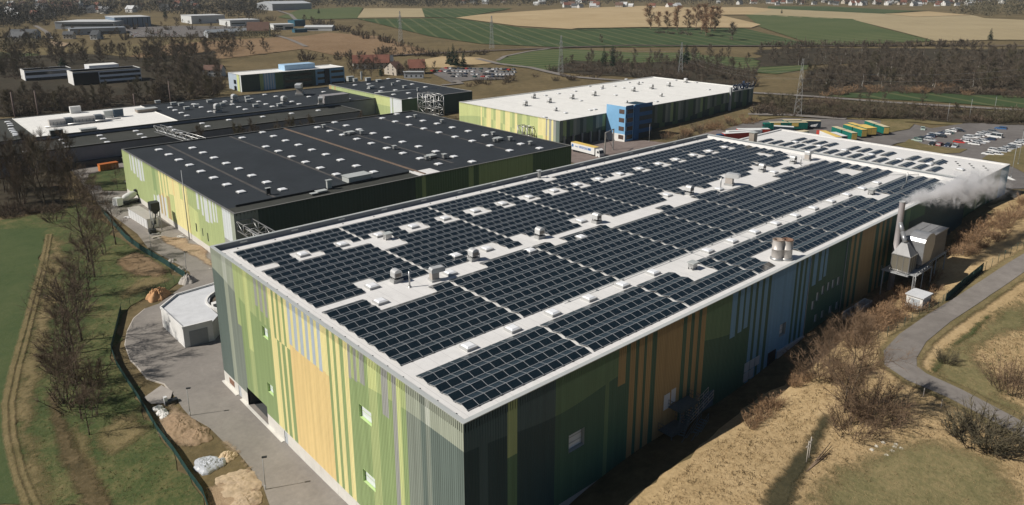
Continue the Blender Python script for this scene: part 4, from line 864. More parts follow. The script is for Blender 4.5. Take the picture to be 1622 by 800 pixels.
p=MB(); p.box(wx0,yM+.8,9.66,wx1,yB-.6,9.70); p.box(wx0-.2,yM+.8,9.66,wx0,yB-.6,9.95); p.box(wx1,yM+.8,9.66,wx1+.2,yB-.6,9.95); p.build('white_section',M_bright,mr)
p=MB(); p.box(-11.6,yM+.8,9.66,wx0-.3,yB-.6,9.69); p.build('mossy_section',M_darkw,mr)
skl=c4(0,160,5.407,[(65,182),(83,198),(92,215),(97,241),(107,257),(120,270),(133,285),(138,297)],9.7)
skylights(mr,skl,9.7,SKY_B)
skf=c4(0,160,5.407,[(855,297),(885,325),(920,354),(530,333),(560,362),(585,393),(1165,258),(1200,287),(1238,315),(1452,226),(1497,250),(1543,279),(222,435),(180,360)],8.3)+c4(240,130,5.07,[(407,333),(452,357),(500,381),(145,364),(186,388),(230,412),(622,305),(720,352),(895,279),(1002,322),(1125,253),(1238,294),(1340,229),(1460,269)],8.3)
skylights(lr,[s for s in skf if yF+1<s[1]<yM-1],8.2,SKY_B)
skm=c4(240,130,5.07,[(240,250),(285,272),(335,297),(190,229),(150,207),(590,158),(650,182),(702,203),(755,222),(810,246),(547,272),(862,159),(920,180),(972,199),(1034,221),(910,103),(1000,118),(1128,159),(1186,179),(1248,199),(800,136),(400,205),(340,180),(470,240),(1265,120),(1383,81),(1190,100),(575,183),(588,120),(1090,64),(1580,137),(1550,206)],9.7)
skylights(mr,[s for s in skm if yM+2<s[1]<yB-1],9.7,SKY_B)
# roof plant on the white section: long ribbed duct house
a=Zp(78,201,9.7); b=Zp(163,190,9.7)
t=thing('duct_house','long ribbed pale air-handling house lying on the bright white roof section','air handler',(a[0],a[1],9.7)); L=b[0]-a[0]
m=MB(); pr=[(-1.8,0),(-1.8,2.2),(-1.2,3.0),(1.2,3.0),(1.8,2.2),(1.8,0)]
for i in range(5):
    (u,v),(u2,v2)=pr[i],pr[i+1]; m.face([(0,u,v),(0,u2,v2),(L,u2,v2),(L,u,v)])
m.face([(0,u,v) for u,v in pr]); m.face([(L,u,v) for u,v in pr[::-1]]); m.build('casing',M('pale_casing',(.48,.46,.43),.6,.12,.6),t,True)
r_=MB()
for i in range(int(L/1.4)): r_.box(i*1.4,-1.86,.1,i*1.4+.15,-1.8,2.2)
for s_ in (L*.28,L*.82): r_.box(s_,-1.9,0,s_+3.,1.9,3.08)
r_.build('ribs',M('dark_rib',(.09,.11,.13),.6,.15),t,True)
g=MB(); g.path([(-2,-3.2,.5),(L*.3,-3.2,.7),(L*.8,-3.0,.9),(L+6,-2.6,.8)],.35,.3,6); g.build('pipe',M_steel,t,True)
for i,(px,py,w,h,l) in enumerate([(120,176,4.5,3.2,'stubby white cooling funnel on the far edge of the white roof section'),(90,211,4.5,2.2,'dark machine frame near the front of the white roof section'),(188,182,4,3.6,'tall blue-black plant box right of the ribbed air handler'),(172,183,3.5,3.0,'pale plant box right of the ribbed air handler'),(232,174,9,1.6,'low brown louvre box at the far right of the white roof section'),(140,204,6,1.0,'low bare steel grating beside the ribbed air handler')]):
    q=Zp(px,py+3,9.7); roof_unit(q[0],q[1],9.7,w,w*.5,h,l,'roof_unit','roof unit',None,[M_white,M_blackm,M('bluebox',(.05,.08,.11)),M_cap,M('vent_brown',(.28,.24,.20)),M_steel][i],i!=0)
for i,(px,py,k) in enumerate([(372,162,1),(332,163,0),(345,178,1),(311,170,0),(393,162,0),(353,168,0),(405,170,0),(451,165,1),(443,169,0),(250,164,0),(275,167,0),(287,168,0),(344,172,0),(392,157,0),(296,174,0)]):
    q=Zp(px,py,9.7)
    if k: elbow=cowl((q[0],q[1],9.7),'white curved exhaust cowl among skylights of the low black roof','exhaust cowls on the low black roof',1.4)
    else: roof_unit(q[0],q[1],9.7,2.4,1.6,1.5,'grey vent box among skylights of the low black roof','roof_vent','roof vent','vent boxes on the low black roof',M_steelp)
q=Zp(475,150,9.7); t=elbow_duct((q[0],q[1],9.7),'big white elbow duct at the back of the low black roof',-2.2,2.0); t['group']='elbow ducts of the low black roof'
q=Zp(530,162,9.7); roof_unit(q[0],q[1],9.7,14,6,4.2,'large grey plant house with curved pipes on the low black roof','plant_house','roof plant',None,M('plant_grey',(.26,.25,.25),.6,.2),False,False)
q=Zp(508,166,9.7); t=elbow_duct((q[0],q[1],9.7),'silver curved pipe bundle beside the plant house on the low black roof',-2.0,1.3)
t['group']='elbow ducts of the low black roof'
# ================================================================ hall with green side wall and black roof (behind)
gz=12.0
g0=Zp(636,157.7,gz); gx0,gy0=g0[0],g0[1]; gx1=along_x(gx0,gy0,gz,748); gy1=along_y(gx0,gy0,gz,521)
gt=thing('green_walled_hall','black-roofed hall with a plain light green side wall, behind the dark-roofed hall','factory hall',(gx0,gy0,0))
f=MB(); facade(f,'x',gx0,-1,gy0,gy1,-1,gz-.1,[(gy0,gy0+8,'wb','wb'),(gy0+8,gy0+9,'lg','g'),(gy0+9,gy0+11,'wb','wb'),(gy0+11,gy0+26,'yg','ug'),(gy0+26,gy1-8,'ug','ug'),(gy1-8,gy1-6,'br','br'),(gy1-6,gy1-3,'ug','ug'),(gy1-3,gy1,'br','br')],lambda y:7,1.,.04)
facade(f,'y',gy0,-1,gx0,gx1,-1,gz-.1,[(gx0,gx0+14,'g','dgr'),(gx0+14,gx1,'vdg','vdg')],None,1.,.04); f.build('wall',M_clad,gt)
f=MB(); f.box(gx0+.1,gy1-.3,0,gx1,gy1,gz-.12); f.box(gx1-.3,gy0+.1,0,gx1,gy1-.31,gz-.12); f.build('wall',M('green_cladding',S(88,108,84)),gt)
gr=roof_deck(gt,gx0,gx1,gy0,gy1,gz,M_dark,.4,.4,M('mid_cap',(.35,.35,.34),.6,.1),M_blackm)
skylights(gr,c4(340,80,4.506,[(1002,244),(1100,237),(1198,260),(1290,280),(1384,301),(1184,288),(1278,311),(1398,339),(1240,200),(1311,216),(1411,238),(1505,258),(1104,267),(1503,330)],gz),gz-.4,SKY_B)
p=MB(); a=c4(340,80,4.506,[(1140,300),(1600,262)],gz); p.tube((a[0][0],a[0][1],gz-.3),(a[1][0],a[1][1],gz-.3),.25,n=5); p.build('roof_pipe',M_cap,gr)
for i,(px,py,w,h) in enumerate([(555,127,4,3),(563,128,2.5,2.2),(573,125,1,5),(583,127,3,2.2),(600,128,3,1.4),(588,139,3,1.6),(622,134,1.4,1.6),(641,138,2,1.5),(662,143,1,2)]):
    q=Zp(px,py+2,gz-.4); roof_unit(q[0],q[1],gz-.4,w,w*.7,h,'grey vent unit on the black roof of the green-walled hall','roof_vent','roof vent','vent units on the roof of the green-walled hall',M_steelp)
# lattice tower of white steel between the halls
def lattice_tower(px0,px1,pyt,pyb,label,levels=4,depth=12,bays=2,zt=15.5):
    a=Zp(px0,pyt,zt); b=Zp(px1,pyt+4,zt); t=thing('lattice_tower',label,'steel frame',(a[0],a[1],0)); z0=T(a[0],a[1])
    m=MB(); X=[0,(b[0]-a[0])] ; W_=max(6,abs(b[0]-a[0])); xs=np.linspace(0,W_,bays+1); ys=np.linspace(0,depth,bays+1); zs=np.linspace(z0,zt,levels+1)
    for x in xs:
        for y in ys: m.tube((x,y,z0),(x,y,zt),.2,n=4)
    for z in zs[1:]:
        for x in xs: m.tube((x,0,z),(x,depth,z),.16,n=4)
        for y in ys: m.tube((0,y,z),(W_,y,z),.16,n=4)
    m.build('frame',M_steel,t,True); d=MB()
    for i in range(levels):
        for j in range(bays):
            s=(i+j)%2
            d.tube((xs[j+s],0,zs[i]),(xs[j+1-s],0,zs[i+1]),.12,n=4); d.tube((xs[j+s],depth,zs[i]),(xs[j+1-s],depth,zs[i+1]),.12,n=4); d.tube((0,ys[j+s],zs[i]),(0,ys[j+1-s],zs[i+1]),.12,n=4); d.tube((W_,ys[j+s],zs[i]),(W_,ys[j+1-s],zs[i+1]),.12,n=4)
    d.build('bracing',M_steel,t,True); return t
lattice_tower(687,730,152,0,'tall white steel lattice frame between the black-roofed halls and the white-roofed hall',4,14,2,15.0)
lattice_tower(835,880,202,0,'lower white lattice frame at the near corner of the white-roofed hall',2,6,2,11.0)
# gate frame by the truck
q=G(958,246); t=thing('steel_portal','plain grey steel portal frame standing in the yard beside the lorry','portal frame',(q[0],q[1],q[2]))
m=MB(); dx,dy=8.5,3.2
for a in (0,1):
    m.box(a*dx-.2,-.2+a*dy,0,a*dx+.2,.2+a*dy,9.0)
m.build('post',M_steel,t,True); m=MB(); m.tube((0,0,8.9),(dx,dy,8.9),.22,n=4); m.build('beam',M_steel,t,True); m=MB(); m.tube((0,0,8.5),(dx,dy,1),.1,n=4); m.build('brace',M_steel,t,True)
# ================================================================ blue and green office block (behind, with white roof)
oz=13.5; o0=Zp(381,119,oz); ox0,oy0=o0[0],o0[1]; ox1=along_x(ox0,oy0,oz,545); oy1=along_y(ox0,oy0,oz,361)
bt=thing('blue_green_office','long office block in dark blue and green panels with a white roof','office block',(ox0,oy0,0))
f=MB(); L=ox1-ox0
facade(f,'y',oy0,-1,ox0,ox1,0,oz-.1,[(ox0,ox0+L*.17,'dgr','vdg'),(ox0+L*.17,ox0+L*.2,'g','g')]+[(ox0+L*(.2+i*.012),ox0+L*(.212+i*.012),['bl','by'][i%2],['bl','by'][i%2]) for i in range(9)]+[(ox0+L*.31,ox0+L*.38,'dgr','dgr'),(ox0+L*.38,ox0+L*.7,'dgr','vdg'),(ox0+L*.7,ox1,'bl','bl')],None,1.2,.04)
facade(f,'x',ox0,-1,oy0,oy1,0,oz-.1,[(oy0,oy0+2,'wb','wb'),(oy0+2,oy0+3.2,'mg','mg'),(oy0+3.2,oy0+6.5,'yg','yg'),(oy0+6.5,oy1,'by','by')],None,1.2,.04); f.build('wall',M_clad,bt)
f=MB(); f.box(ox0+.1,oy1-.3,0,ox1,oy1,oz-.12); f.box(ox1-.3,oy0+.1,0,ox1,oy1-.31,oz-.12); f.build('wall',M('green_cladding',S(88,108,84)),bt)
for k in range(3):
    zz=2.2+k*3.9
    for a,b in ((.40,.66),(.72,.8),(.86,.99)): w=MB(); w.box(ox0+L*a,oy0-.12,zz,ox0+L*b,oy0-.03,zz+1.6); w.build('window',M_glass,bt)
w=MB(); w.box(ox0+L*.79,oy0-.5,0,ox0+L*.84,oy0-.05,oz-.6); w.build('stair_shaft',M('dark_shaft',(.02,.03,.04),.5,.1),bt)
for k in range(2): w=MB(); w.box(ox0-.12,oy0+8,3+k*4,ox0-.03,oy0+12,5.6+k*4); w.build('window',M_glass,bt)
orf=roof_deck(bt,ox0,ox1,oy0,oy1,oz,M_bright,.4,.4,M_white,M_white)
w=MB(); w.box(ox0+L*.45,oy0+7,oz-.4,ox0+L*.75,oy1-4,oz+3.2); w.build('penthouse',M('pale_blue_box',S(160,190,215),.5,.08),bt)
# ================================================================ grey ribbon-window office (far left)
q0=Zp(114.6,114.4,13.5); rx0,ry0=q0[0],q0[1]; rx1=along_x(rx0,ry0,13.5,222); 
M_rib=M('light_grey_panels',(.74,.76,.79),.5,.08); 
def ribbon_office(label,x0,y0,x1,y1,z,floors,dark=0):
    t=thing('ribbon_office',label,'office block',(x0,y0,1)); w=MB(); w.box(x0,y0,0,x1,y1,z-.3); w.build('wall',M_rib,t)
    w=MB(); w.box(x0-.08,y0+.1,0,x0-.01,y1-.1,z-.35); w.build('end_wall',M_concl,t)
    fh=(z-1)/floors
    for k in range(floors):
        zz=z-1.2-fh*(k+1)+fh*.42
        w=MB(); w.box(x0+dark+.5,y0-.1,zz,x1-.3,y0-.01,zz+fh*.52); w.build('window',M_glass,t)
    if dark: w=MB(); w.box(x0+.05,y0-.14,0,x0+dark,y0-.01,z-.9); w.build('glass_stair',M('stair_glass',(.018,.022,.025),.15,.2),t)
    roof_deck(t,x0,x1,y0,y1,z,M_bright,.3,.3,M_concl,M_bright); return t
ribbon_office('grey three-storey office with dark ribbon windows and a pale end wall',rx0,ry0,rx1,ry0+16,13.5,4,15)
q=Zp(38,112,12.5); ribbon_office('lower grey office wing with ribbon windows, leftmost behind the trees',q[0],q[1],along_x(q[0],q[1],12.5,112),q[1]+15,12.5,3)
q=Zp(135,108,12.5); tq=thing('office_annex','flat white-roofed annex behind the grey ribbon-window office','office block',(q[0]+5,q[1]+12,1)); w=MB(); w.box(q[0]+5,q[1]+12,0,along_x(q[0],q[1]+12,12.5,188),q[1]+26,12.6); w.build('wall',M_rib,tq); w=MB(); w.box(q[0]+5,q[1]+12,12.6,along_x(q[0],q[1]+12,12.5,188),q[1]+26,12.8); w.build('roof',M_bright,tq)
for i,(pt,pb) in enumerate([((14.5,139),(24,186)),((53,136),(61,183)),((268,121),(271,165)),((212,152),(214,170))]):
    b=Zp(*pb,8); m=MB(); m.tube((b[0],b[1],0),(b[0],b[1],20 if i<3 else 15),.4,.3,8); tag(m.build('steel_mast',M('brown_mast',(.14,.10,.085),.7,.15),None,org=(b[0],b[1],0)),['leftmost brown steel mast behind the low halls','second brown steel mast from the left behind the low halls','brown steel mast beside the blue and green office','short pale mast behind the white roof section'][i],'mast')
# ================================================================ concrete garage with ramp wall by the yard
gp=[(-1.1,88.2),(4.4,87.6),(6.5,90),(6.5,95.5),(8.5,100),(12,104.6),(12,106.4),(3.3,105.6),(-1.3,101.0)]
cg=thing('concrete_garage','white concrete garage with a flat pale roof beside the yard road','garage',(-1,88,0))
m=MB(); m.prism(gp,-1,4.15); m.build('wall',M_concl,cg)
m=MB(); m.prism(gp,4.15,4.2); m.build('roof',M('pale_screed',(.56,.57,.58),.85,.12,.5),cg)
m=MB()
for a,b in zip(gp[5:]+gp[:1],gp[6:]+gp[:2]):
    d=np.array(b)-np.array(a); L=np.linalg.norm(d); m.obox(((a[0]+b[0])/2,(a[1]+b[1])/2,4.2),(L,.25,.45),math.atan2(d[1],d[0]))
m.build('parapet',M_concl,cg)
dd=np.array(gp[1])-np.array(gp[0]); dl=np.linalg.norm(dd); u=dd/dl
m=MB(); m.obox((gp[0][0]+dd[0]*.5,gp[0][1]+dd[1]*.5-.04,.05),(dl*.62,.1,3.3),math.atan2(dd[1],dd[0])); m.build('garage_door',M('grey_gate',(.30,.31,.31),.6,.1),cg)
m=MB(); m.obox((-1.25,98.5,.05),(.1,1.1,2.2),0); m.build('door',M_steelp,cg)
rw=thing('round_ramp_wall','curved concrete retaining wall holding earth between the garage and the warehouse','retaining wall',(8,93,0))
m=MB(); cx,cy=13.5,96; n=20
for i in range(n):
    a,b=R(120+i*8),R(128+i*8)
    if i<18: m.prism([(cx+7*math.cos(a),cy+7*math.sin(a)),(cx+7*math.cos(b),cy+7*math.sin(b)),(cx+6.6*math.cos(b),cy+6.6*math.sin(b)),(cx+6.6*math.cos(a),cy+6.6*math.sin(a))],-1,4.4)
m.build('wall',M_concl,rw); m=MB(); m.prism([(cx+6.6*math.cos(R(k*15)),cy+6.6*math.sin(R(k*15))) for k in range(24)],-1,3.7); m.build('earth',M('dark_earth',(.12,.095,.07),.95,.3,1.2),rw)
m=MB(); m.box(7.4,95.2,3.7,9.2,96.4,4.5); m.build('hatch',M_concl,rw)
# ================================================================ exhaust cleaning unit with chimney by the south wall
ub=15.2
ch=thing('tall_chimney','tall grey steel chimney rising beside the shaded wall, steam drifting from its top','chimney',(101.8,-2.6,11.5))
m=MB(); m.lathe((0,0,-1),[(.55,0),(.55,9),(.64,9.05),(.64,9.2),(.55,9.25),(.53,14),(.52,19.6)],16,cap=False); m.build('shaft',M('chimney_metal',(.36,.33,.325),.5,.12,.6,.2),ch,True); m=MB(); m.lathe((0,0,18.5),[(.55,0),(.6,.1),(.44,.12),(.44,-1.)],16); m.build('rim',M_steelp,ch,True)
un=thing('exhaust_unit','large silver exhaust air cleaning unit on a steel platform beside the chimney','filter unit',(102.8,-5,ub)); pq=Yp(1449,427,-6.6); un.scale=(.8,.8,.8); un.location=(pq[0]-2.4*.8,-6.6+2.4*.8,pq[2]-.4*.8)
m=MB(); m.box(3.5,-2.6,.4,20,3.0,6.6); m.build('casing',M('unit_casing',(.12,.122,.125),.5,.15,.8,.2),un,True)
m=MB(); m.box(3.3,-2.8,6.6,20.2,3.2,6.8)
for k in range(4): m.box(9,-2.8+k*2,6.8,20.2,-2.74+k*2,6.88)
m.build('lid',M('unit_lid',(.24,.24,.24),.5,.15,.7,.2),un,True)
m=MB(); pr=[(3.3,1.5),(3.3,6.5)]+[(6.6-3.3*math.cos(t),6.5+2.0*math.sin(t)) for t in np.linspace(.2,math.pi-.4,8)]+[(9.8,5.2),(8.2,1.6)]
for i in range(len(pr)-1): (a,b),(c,d)=pr[i],pr[i+1]; m.face([(a,-3.4,b),(c,-3.4,d),(c,.2,d),(a,.2,b)])
m.face([(a,-3.4,b) for a,b in pr]); m.face([(a,.2,b) for a,b in pr[::-1]]); m.build('bent_duct',M('bright_duct',(.34,.345,.35),.35,.12,.8,.5),un,True)
m=MB(); m.box(-1.6,-2.4,.4,2.4,1.6,4.4); m.build('plenum',M('plenum_panels',(.15,.135,.105),.55,.12,.8),un,True)
m=MB()
for k in range(4): m.box(-1.66,-2.4+k*1.3,.4,-1.6,-2.3+k*1.3,4.4); m.box(-1.6+k*1.3,-2.46,.4,-1.5+k*1.3,-2.4,4.4)
for zz in (.4,4.2): m.box(-1.7,-2.5,zz,2.5,1.7,zz+.15)
m.build('ribs',M_steel,un,True)
m=MB(); 
b_=[(-1.6,-2.4,4.4),(2.4,-2.4,4.4),(2.4,1.6,4.4),(-1.6,1.6,4.4)]; t_=[(-.4,-.9,7.0),(.9,-.9,7.0),(.9,.4,7.0),(-.4,.4,7.0)]
for i in range(4): j=(i+1)%4; m.face([b_[i],b_[j],t_[j],t_[i]])
m.face(t_); m.build('hopper',M('unit_lid',(.47,.47,.46)),un,True)
ce=[(101.8-un.location[0])/.8,(-2.6-un.location[1])/.8,(26.2-un.location[2])/.8]
m=MB(); m.path([(.25,-.25,6.9),((.25+ce[0])/2,(-.25+ce[1])/2,(6.9+ce[2])/2),ce],.52,.52,12); m.build('duct_pipe',M('bright_duct',(.66,.66,.65)),un,True)
m=MB(); m.box(-3,-4.2,.1,8,-2.9,.28); m.box(-3,-4.2,.1,-2,3,.28); m.box(-2,-2.9,.1,21,3,.2)
m.build('platform',M_steelp,un,True)
for p_ in [(-3,-4.2),(8,-4.2),(2.5,-4.2),(-3,2.5),(14,-3.0),(20,-3)]:
    m=MB(); m.tube((p_[0],p_[1],-7.5),(p_[0],p_[1],.2),.13,n=5); m.build('leg',M_steelp,un,True)
m=MB()
for (a,b) in [((-3,-4.2),(8,-4.2)),((-3,-4.2),(-3,3)),((8,-4.2),(8,-2.8)),((8,-3.3),(21,-3.3))]:
    for h in (.7,1.2): m.tube((*a,h),(*b,h),.04,n=4)
    L=math.hypot(b[0]-a[0],b[1]-a[1]); k=int(L/1.5)
    for i in range(k+1): q=(a[0]+(b[0]-a[0])*i/max(k,1),a[1]+(b[1]-a[1])*i/max(k,1)); m.tube((*q,.2),(*q,1.2),.04,n=4)
m.build('railing',M_steel,un,True)
m=MB()
for sx in (-.25,.25): m.tube((-3.2,-4.6+sx,-4.5),(-3.2,-4.4+sx,1.2),.04,n=4)
for k in range(18): m.tube((-3.2,-4.85,-4.4+k*.32),(-3.2,-4.2,-4.4+k*.32),.03,n=4)
m.build('ladder',M_steel,un,True)
hq=G(1455,486); ht=thing('transformer_hut','small square pale concrete hut on the bank by the mesh fence','hut',(hq[0],hq[1],hq[2]),-.05)
m=MB(); m.box(-1.5,-1.1,-.6,1.9,1.7,2.3); m.build('wall',M_concl,ht,True); m=MB(); m.box(-1.7,-1.3,2.3,2.1,1.9,2.5); m.build('roof',M('pale_screed',(.56,.57,.58)),ht,True); m=MB(); m.box(-1.56,-.6,-.4,-1.5,.9,1.9); m.box(-1.2,-1.16,0,.8,-1.1,1.8); m.build('door',M('grey_door',(.42,.45,.47)),ht,True)
# concrete troughs by the south wall
for i,(px,py) in enumerate([(1352,480),(1370,468)]):
    q=Yp(px,py,-3.2); m=MB(); m.box(-2,-.8,-1,2,-.6,1.5); m.box(-2,.6,-1,2,.8,1.5); m.box(-2,-.6,-1,-1.8,.6,1.5); m.box(1.8,-.6,-1,2,.6,1.5); m.box(-1.8,-.6,-1,1.8,.6,.3)
    o=m.build('concrete_trough',M_conc); o.location=(q[0],-3.2,T(q[0],-3.2)); tag(o,['nearer','farther'][i]+' open concrete trough at the foot of the shaded wall','trough')
# external steel stair on the south wall
st=thing('escape_stair','dark galvanised escape stair with two landings on the shaded striped wall','stair',(36,-.1,9)); 
M_stair=M('stair_steel',(.12,.15,.16),.5,.12,1,.4)
def landing(x0,x1,y0,y1,z): 
    m=MB(); m.box(x0,y0,z-.08,x1,y1,z); m.build('landing',M_stair,st)
    r_=MB()
    for a,b in (((x0,y0),(x1,y0)),((x0,y0),(x0,y1)),((x1,y0),(x1,y1))):
        for h in (.55,1.1): r_.tube((*a,z+h),(*b,z+h),.035,n=4)
        L=math.hypot(b[0]-a[0],b[1]-a[1]); k=max(2,int(L/.7))
        for i in range(k+1): r_.tube((a[0]+(b[0]-a[0])*i/k,a[1]+(b[1]-a[1])*i/k,z),(a[0]+(b[0]-a[0])*i/k,a[1]+(b[1]-a[1])*i/k,z+1.1),.03,n=4)
    r_.build('railing',M_stair,st)
landing(35.2,39.6,-2.2,-.1,13.3); landing(33.2,37.0,-2.4,-.1,10.6)
def flight(a,b,n,w,rail=None):
    a=np.array(a,float); b=np.array(b,float); m=MB(); d=(b-a)
    for i in range(n): p=a+d*(i+.5)/n; m.obox((p[0],p[1],p[2]),(.3,w,.05),math.atan2(d[1],d[0]))
    m.build('flight',M_stair,st); r_=MB(); h=np.array([-d[1],d[0],0]); h=h/np.linalg.norm(h)*w/2
    for s_ in (-1,1):
        for hh in (0,.55,1.1): r_.tube(a+h*s_+[0,0,hh],b+h*s_+[0,0,hh],.04,n=4)
        for i in range(6): p=a+d*i/5+h*s_; r_.tube(p,p+[0,0,1.1],.03,n=4)
    r_.build('railing',rail or M_stair,st)
flight((39.2,-1.4,13.3),(34.2,-3.0,10.6),14,1.0); flight((37.0,-1.8,10.6),(41.6,-2.6,13.6),12,1.0,M_steel); flight((39.6,-3.2,11.0),(31.5,-4.8,9.0),16,1.0)
m=MB()
for p_ in ((35.3,-2.1),(39.5,-2.1),(33.3,-2.3)): m.tube((*p_,8.3),(*p_,13.3 if p_[0]>35 else 10.6),.08,n=5)
m.build('post',M_stair,st)
# ================================================================ far industrial buildings, houses
def far_box(name,label,cat,pl,pr,pback,h,wallm,roofm,win=None,depth=None,pitch=0):
    """pl,pr: feet of the two visible front corners; pback: the far roof edge as depth in metres"""
    a=G(*pl); b=G(*pr); d=(b-a)[:2]; L=float(np.linalg.norm(d)); rz=math.atan2(d[1],d[0]); z=min(a[2],b[2])-.3
    t=thing(name,label,cat,(a[0],a[1],z),rz); D=pback
    m=MB(); m.box(0,0,-1,L,D,h); m.build('wall',wallm,t,True)
    m=MB(); e=.4
    if pitch: 
        P=[(-e,-e,h),(L+e,-e,h),(L+e,D/2,h+pitch),(-e,D/2,h+pitch)]; Q=[(-e,D+e,h),(L+e,D+e,h),(L+e,D/2,h+pitch),(-e,D/2,h+pitch)]
        m.face(P); m.face(Q[::-1]); m.face([(0,0,h),(0,D,h),(0,D/2,h+pitch*.98)],1); m.face([(L,0,h),(L,D,h),(L,D/2,h+pitch*.98)],1)
        m.build('roof',[roofm,wallm],t,True)
    else: m.box(-e,-e,h,L+e,D+e,h+.5); m.build('roof',roofm,t,True)
    if win:
        for (u0,u1,z0,z1) in win: w=MB(); w.box(L*u0,-.12,h*z0,L*u1,-.02,h*z1); w.build('window',M_glass,t,True)
    return t
M_wwall=M('white_wall',(.60,.61,.60),.7,.06,.1); M_gwall=M('pale_grey_wall',(.36,.38,.40),.6,.08,.1); M_bwall=M('blue_grey_wall',(.17,.22,.28),.6,.1,.1); M_roofg=M('light_grey_roof',(.50,.51,.51),.7,.08,.08); M_teal=M('teal_wall',(.03,.11,.16),.6,.1)
far_box('factory','long white factory with a grey roof and a band of windows, far left','factory',(88,46),(182,46),60,9,M_gwall,M_roofg,[(.12,.98,.45,.75)])
far_box('factory','low grey saw-edged hall before the long white factory','factory',(112,56),(200,53),26,7,M_gwall,M('slate_roof',(.22,.24,.26),.7),[(.3,.9,.25,.5)])
far_box('factory','blue-grey panelled warehouse with tall bays at the end of the long white factory','warehouse',(183,44),(240,42),55,13,M_bwall,M_roofg,[(k*.14+.06,k*.14+.075,0,.95) for k in range(7)])
far_box('factory','white block factory with a flat roof right of the blue-grey warehouse','factory',(304,38),(357,36),45,11,M_wwall,M_roofg)
far_box('factory','low white showroom with an orange canopy, middle of the far estate','showroom',(365,42),(412,40),40,8,M_wwall,M_roofg,[(.05,.5,.4,.6)])
far_box('warehouse','big pale warehouse on the far hillside at the top centre-left','warehouse',(432,17),(494,15),70,13,M_gwall,M('ridged_roof',(.42,.44,.46),.6),None,None,4)
far_box('office_block','white two-storey office with ribbon windows beside the diagonal lane','office block',(434,48),(466,47),26,7,M_wwall,M_roofg,[(.1,.45,.55,.8),(.1,.45,.15,.4),(.55,.95,.15,.6)])
far_box('shed','small teal shed among the white blocks by the lane','shed',(467,42),(484,41),16,8,M_teal,M_teal)
far_box('workshop','white gabled workshop right of the teal shed','workshop',(482,49),(526,49),24,5,M_wwall,M_roofg,[(.1,.5,.3,.6)],None,2)
far_box('shed','low teal lean-to joined before the white two-storey office','shed',(467,52),(487,51),8,4,M_teal,M_teal)
far_box('row_house','grey row of low houses behind dark hedges on the far left','row house',(330,60),(400,56),12,6,M_gwall,M('slate_roof',(.22,.24,.26)),[(.1,.2,.3,.6),(.3,.4,.3,.6),(.5,.6,.3,.6)],None,3)
M_tile=M('red_tiles',(.17,.07,.048),.8,.25,.3); M_tile2=M('brown_tiles',(.12,.07,.052),.8,.25,.3); M_slate=M('slate',(.07,.075,.08),.7,.2,.3); M_yell=M('yellow_render',(.62,.54,.30),.8,.06); M_ren=M('white_render',(.66,.65,.62),.8,.06); M_beige=M('beige_render',(.48,.43,.36),.8,.08); M_win=M('house_window',(.03,.035,.04),.2,.1)
def house_mesh(L,D,h,rh,wallm,roofm,chim=True):
    w=MB(); w.box(0,0,-1.5,L,D,h); w.face([(0,0,h),(0,D/2,h+rh),(0,D,h)]); w.face([(L,0,h),(L,D,h),(L,D/2,h+rh)])
    r=MB(); e=.5; k=rh/(D/2)
    for s in (0,1):
        y0=-e if s==0 else D+e; r.face([(-e,y0,h-e*k),(L+e,y0,h-e*k),(L+e,D/2,h+rh),(-e,D/2,h+rh)]); r.face([(-e,y0,h-e*k+.18),(L+e,y0,h-e*k+.18),(L+e,D/2,h+rh+.18),(-e,D/2,h+rh+.18)])
    c=MB(); c.box(L*.6,D*.55,h+rh*.5,L*.6+.7,D*.55+.7,h+rh+1.2)
    n=MB()
    for i in range(max(2,int(L/3))):
        for zz in (1.0,3.6):
            if zz+1.3<h: x=L*(i+.5)/max(2,int(L/3)); n.box(x-.5,-.06,zz,x+.5,-.01,zz+1.3)
    for yy in (D*.25,D*.65):
        for zz in (1.0,3.6,h+.6): n.box(-.06,yy-.1,zz,-.01,yy+.9,zz+1.2)
    return w,r,c,n
def house(px,py,L,D,h,rh,rz,wallm,roofm,label,cat='house'):
    b=G(px,py); t=thing('house',label,cat,(b[0],b[1],b[2]),rz); w,r,c,n=house_mesh(L,D,h,rh,wallm,roofm)
    w.build('wall',wallm,t,True); ro=r.build('roof',roofm,t,True); c.build('chimney',M_tile2,ro,True); n.build('windows',M_win,t,True); return t
yw=YAW-math.pi/2   # a wall facing the camera
house(560,110,15,11,5,5.5,yw+.25,M_ren,M_tile,'red-tiled house with a white gable behind the blue and green office')
house(588,109,14,10,5,5.5,yw+.1,M_beige,M_tile,'second red-tiled house right of the white-gabled one, half hidden by trees')
house(628,120,8,13,5,4.5,yw+.9,M_beige,M_tile2,'pale-roofed gabled barn beside the black-roofed hall','barn')
house(647,118,12,11,5,5.5,yw+.1,M_beige,M_tile,'red-brown roofed farmhouse at the edge of the straw field')
house(600,105,12,9,4,4,yw+.3,M_beige,M_slate,'small slate-roofed outbuilding between the two farmsteads','outbuilding')
house(392,58,24,13,7,9,yw+.15,M_yell,M_tile2,'pale yellow gabled house with a brown roof by the far lane')
house(14,68,15,12,6,5,yw-.2,M_beige,M_slate,'beige two-storey house at the far left edge')
house(16,62,26,12,6,4,yw+.1,M_gwall,M_slate,'long grey-roofed house behind the beige two-storey house')
house(143,63,7,16,5,4.5,yw+.1,M_ren,M_slate,'white-gabled shed with a dark roof below the low grey hall','shed')
house(100,62,10,8,5,3,yw+.1,M_beige,M_slate,'small dark-roofed house left of the white-gabled shed')
house(322,122,13,9,5,3,yw+.0,M_ren,M_tile2,'small brown-roofed cottage alone among bare trees by the masts')
house(640,124,14,3,4.5,.4,yw,M_gwall,M_steelp,'row of pale grey silos fronting the gabled barn','silo row')
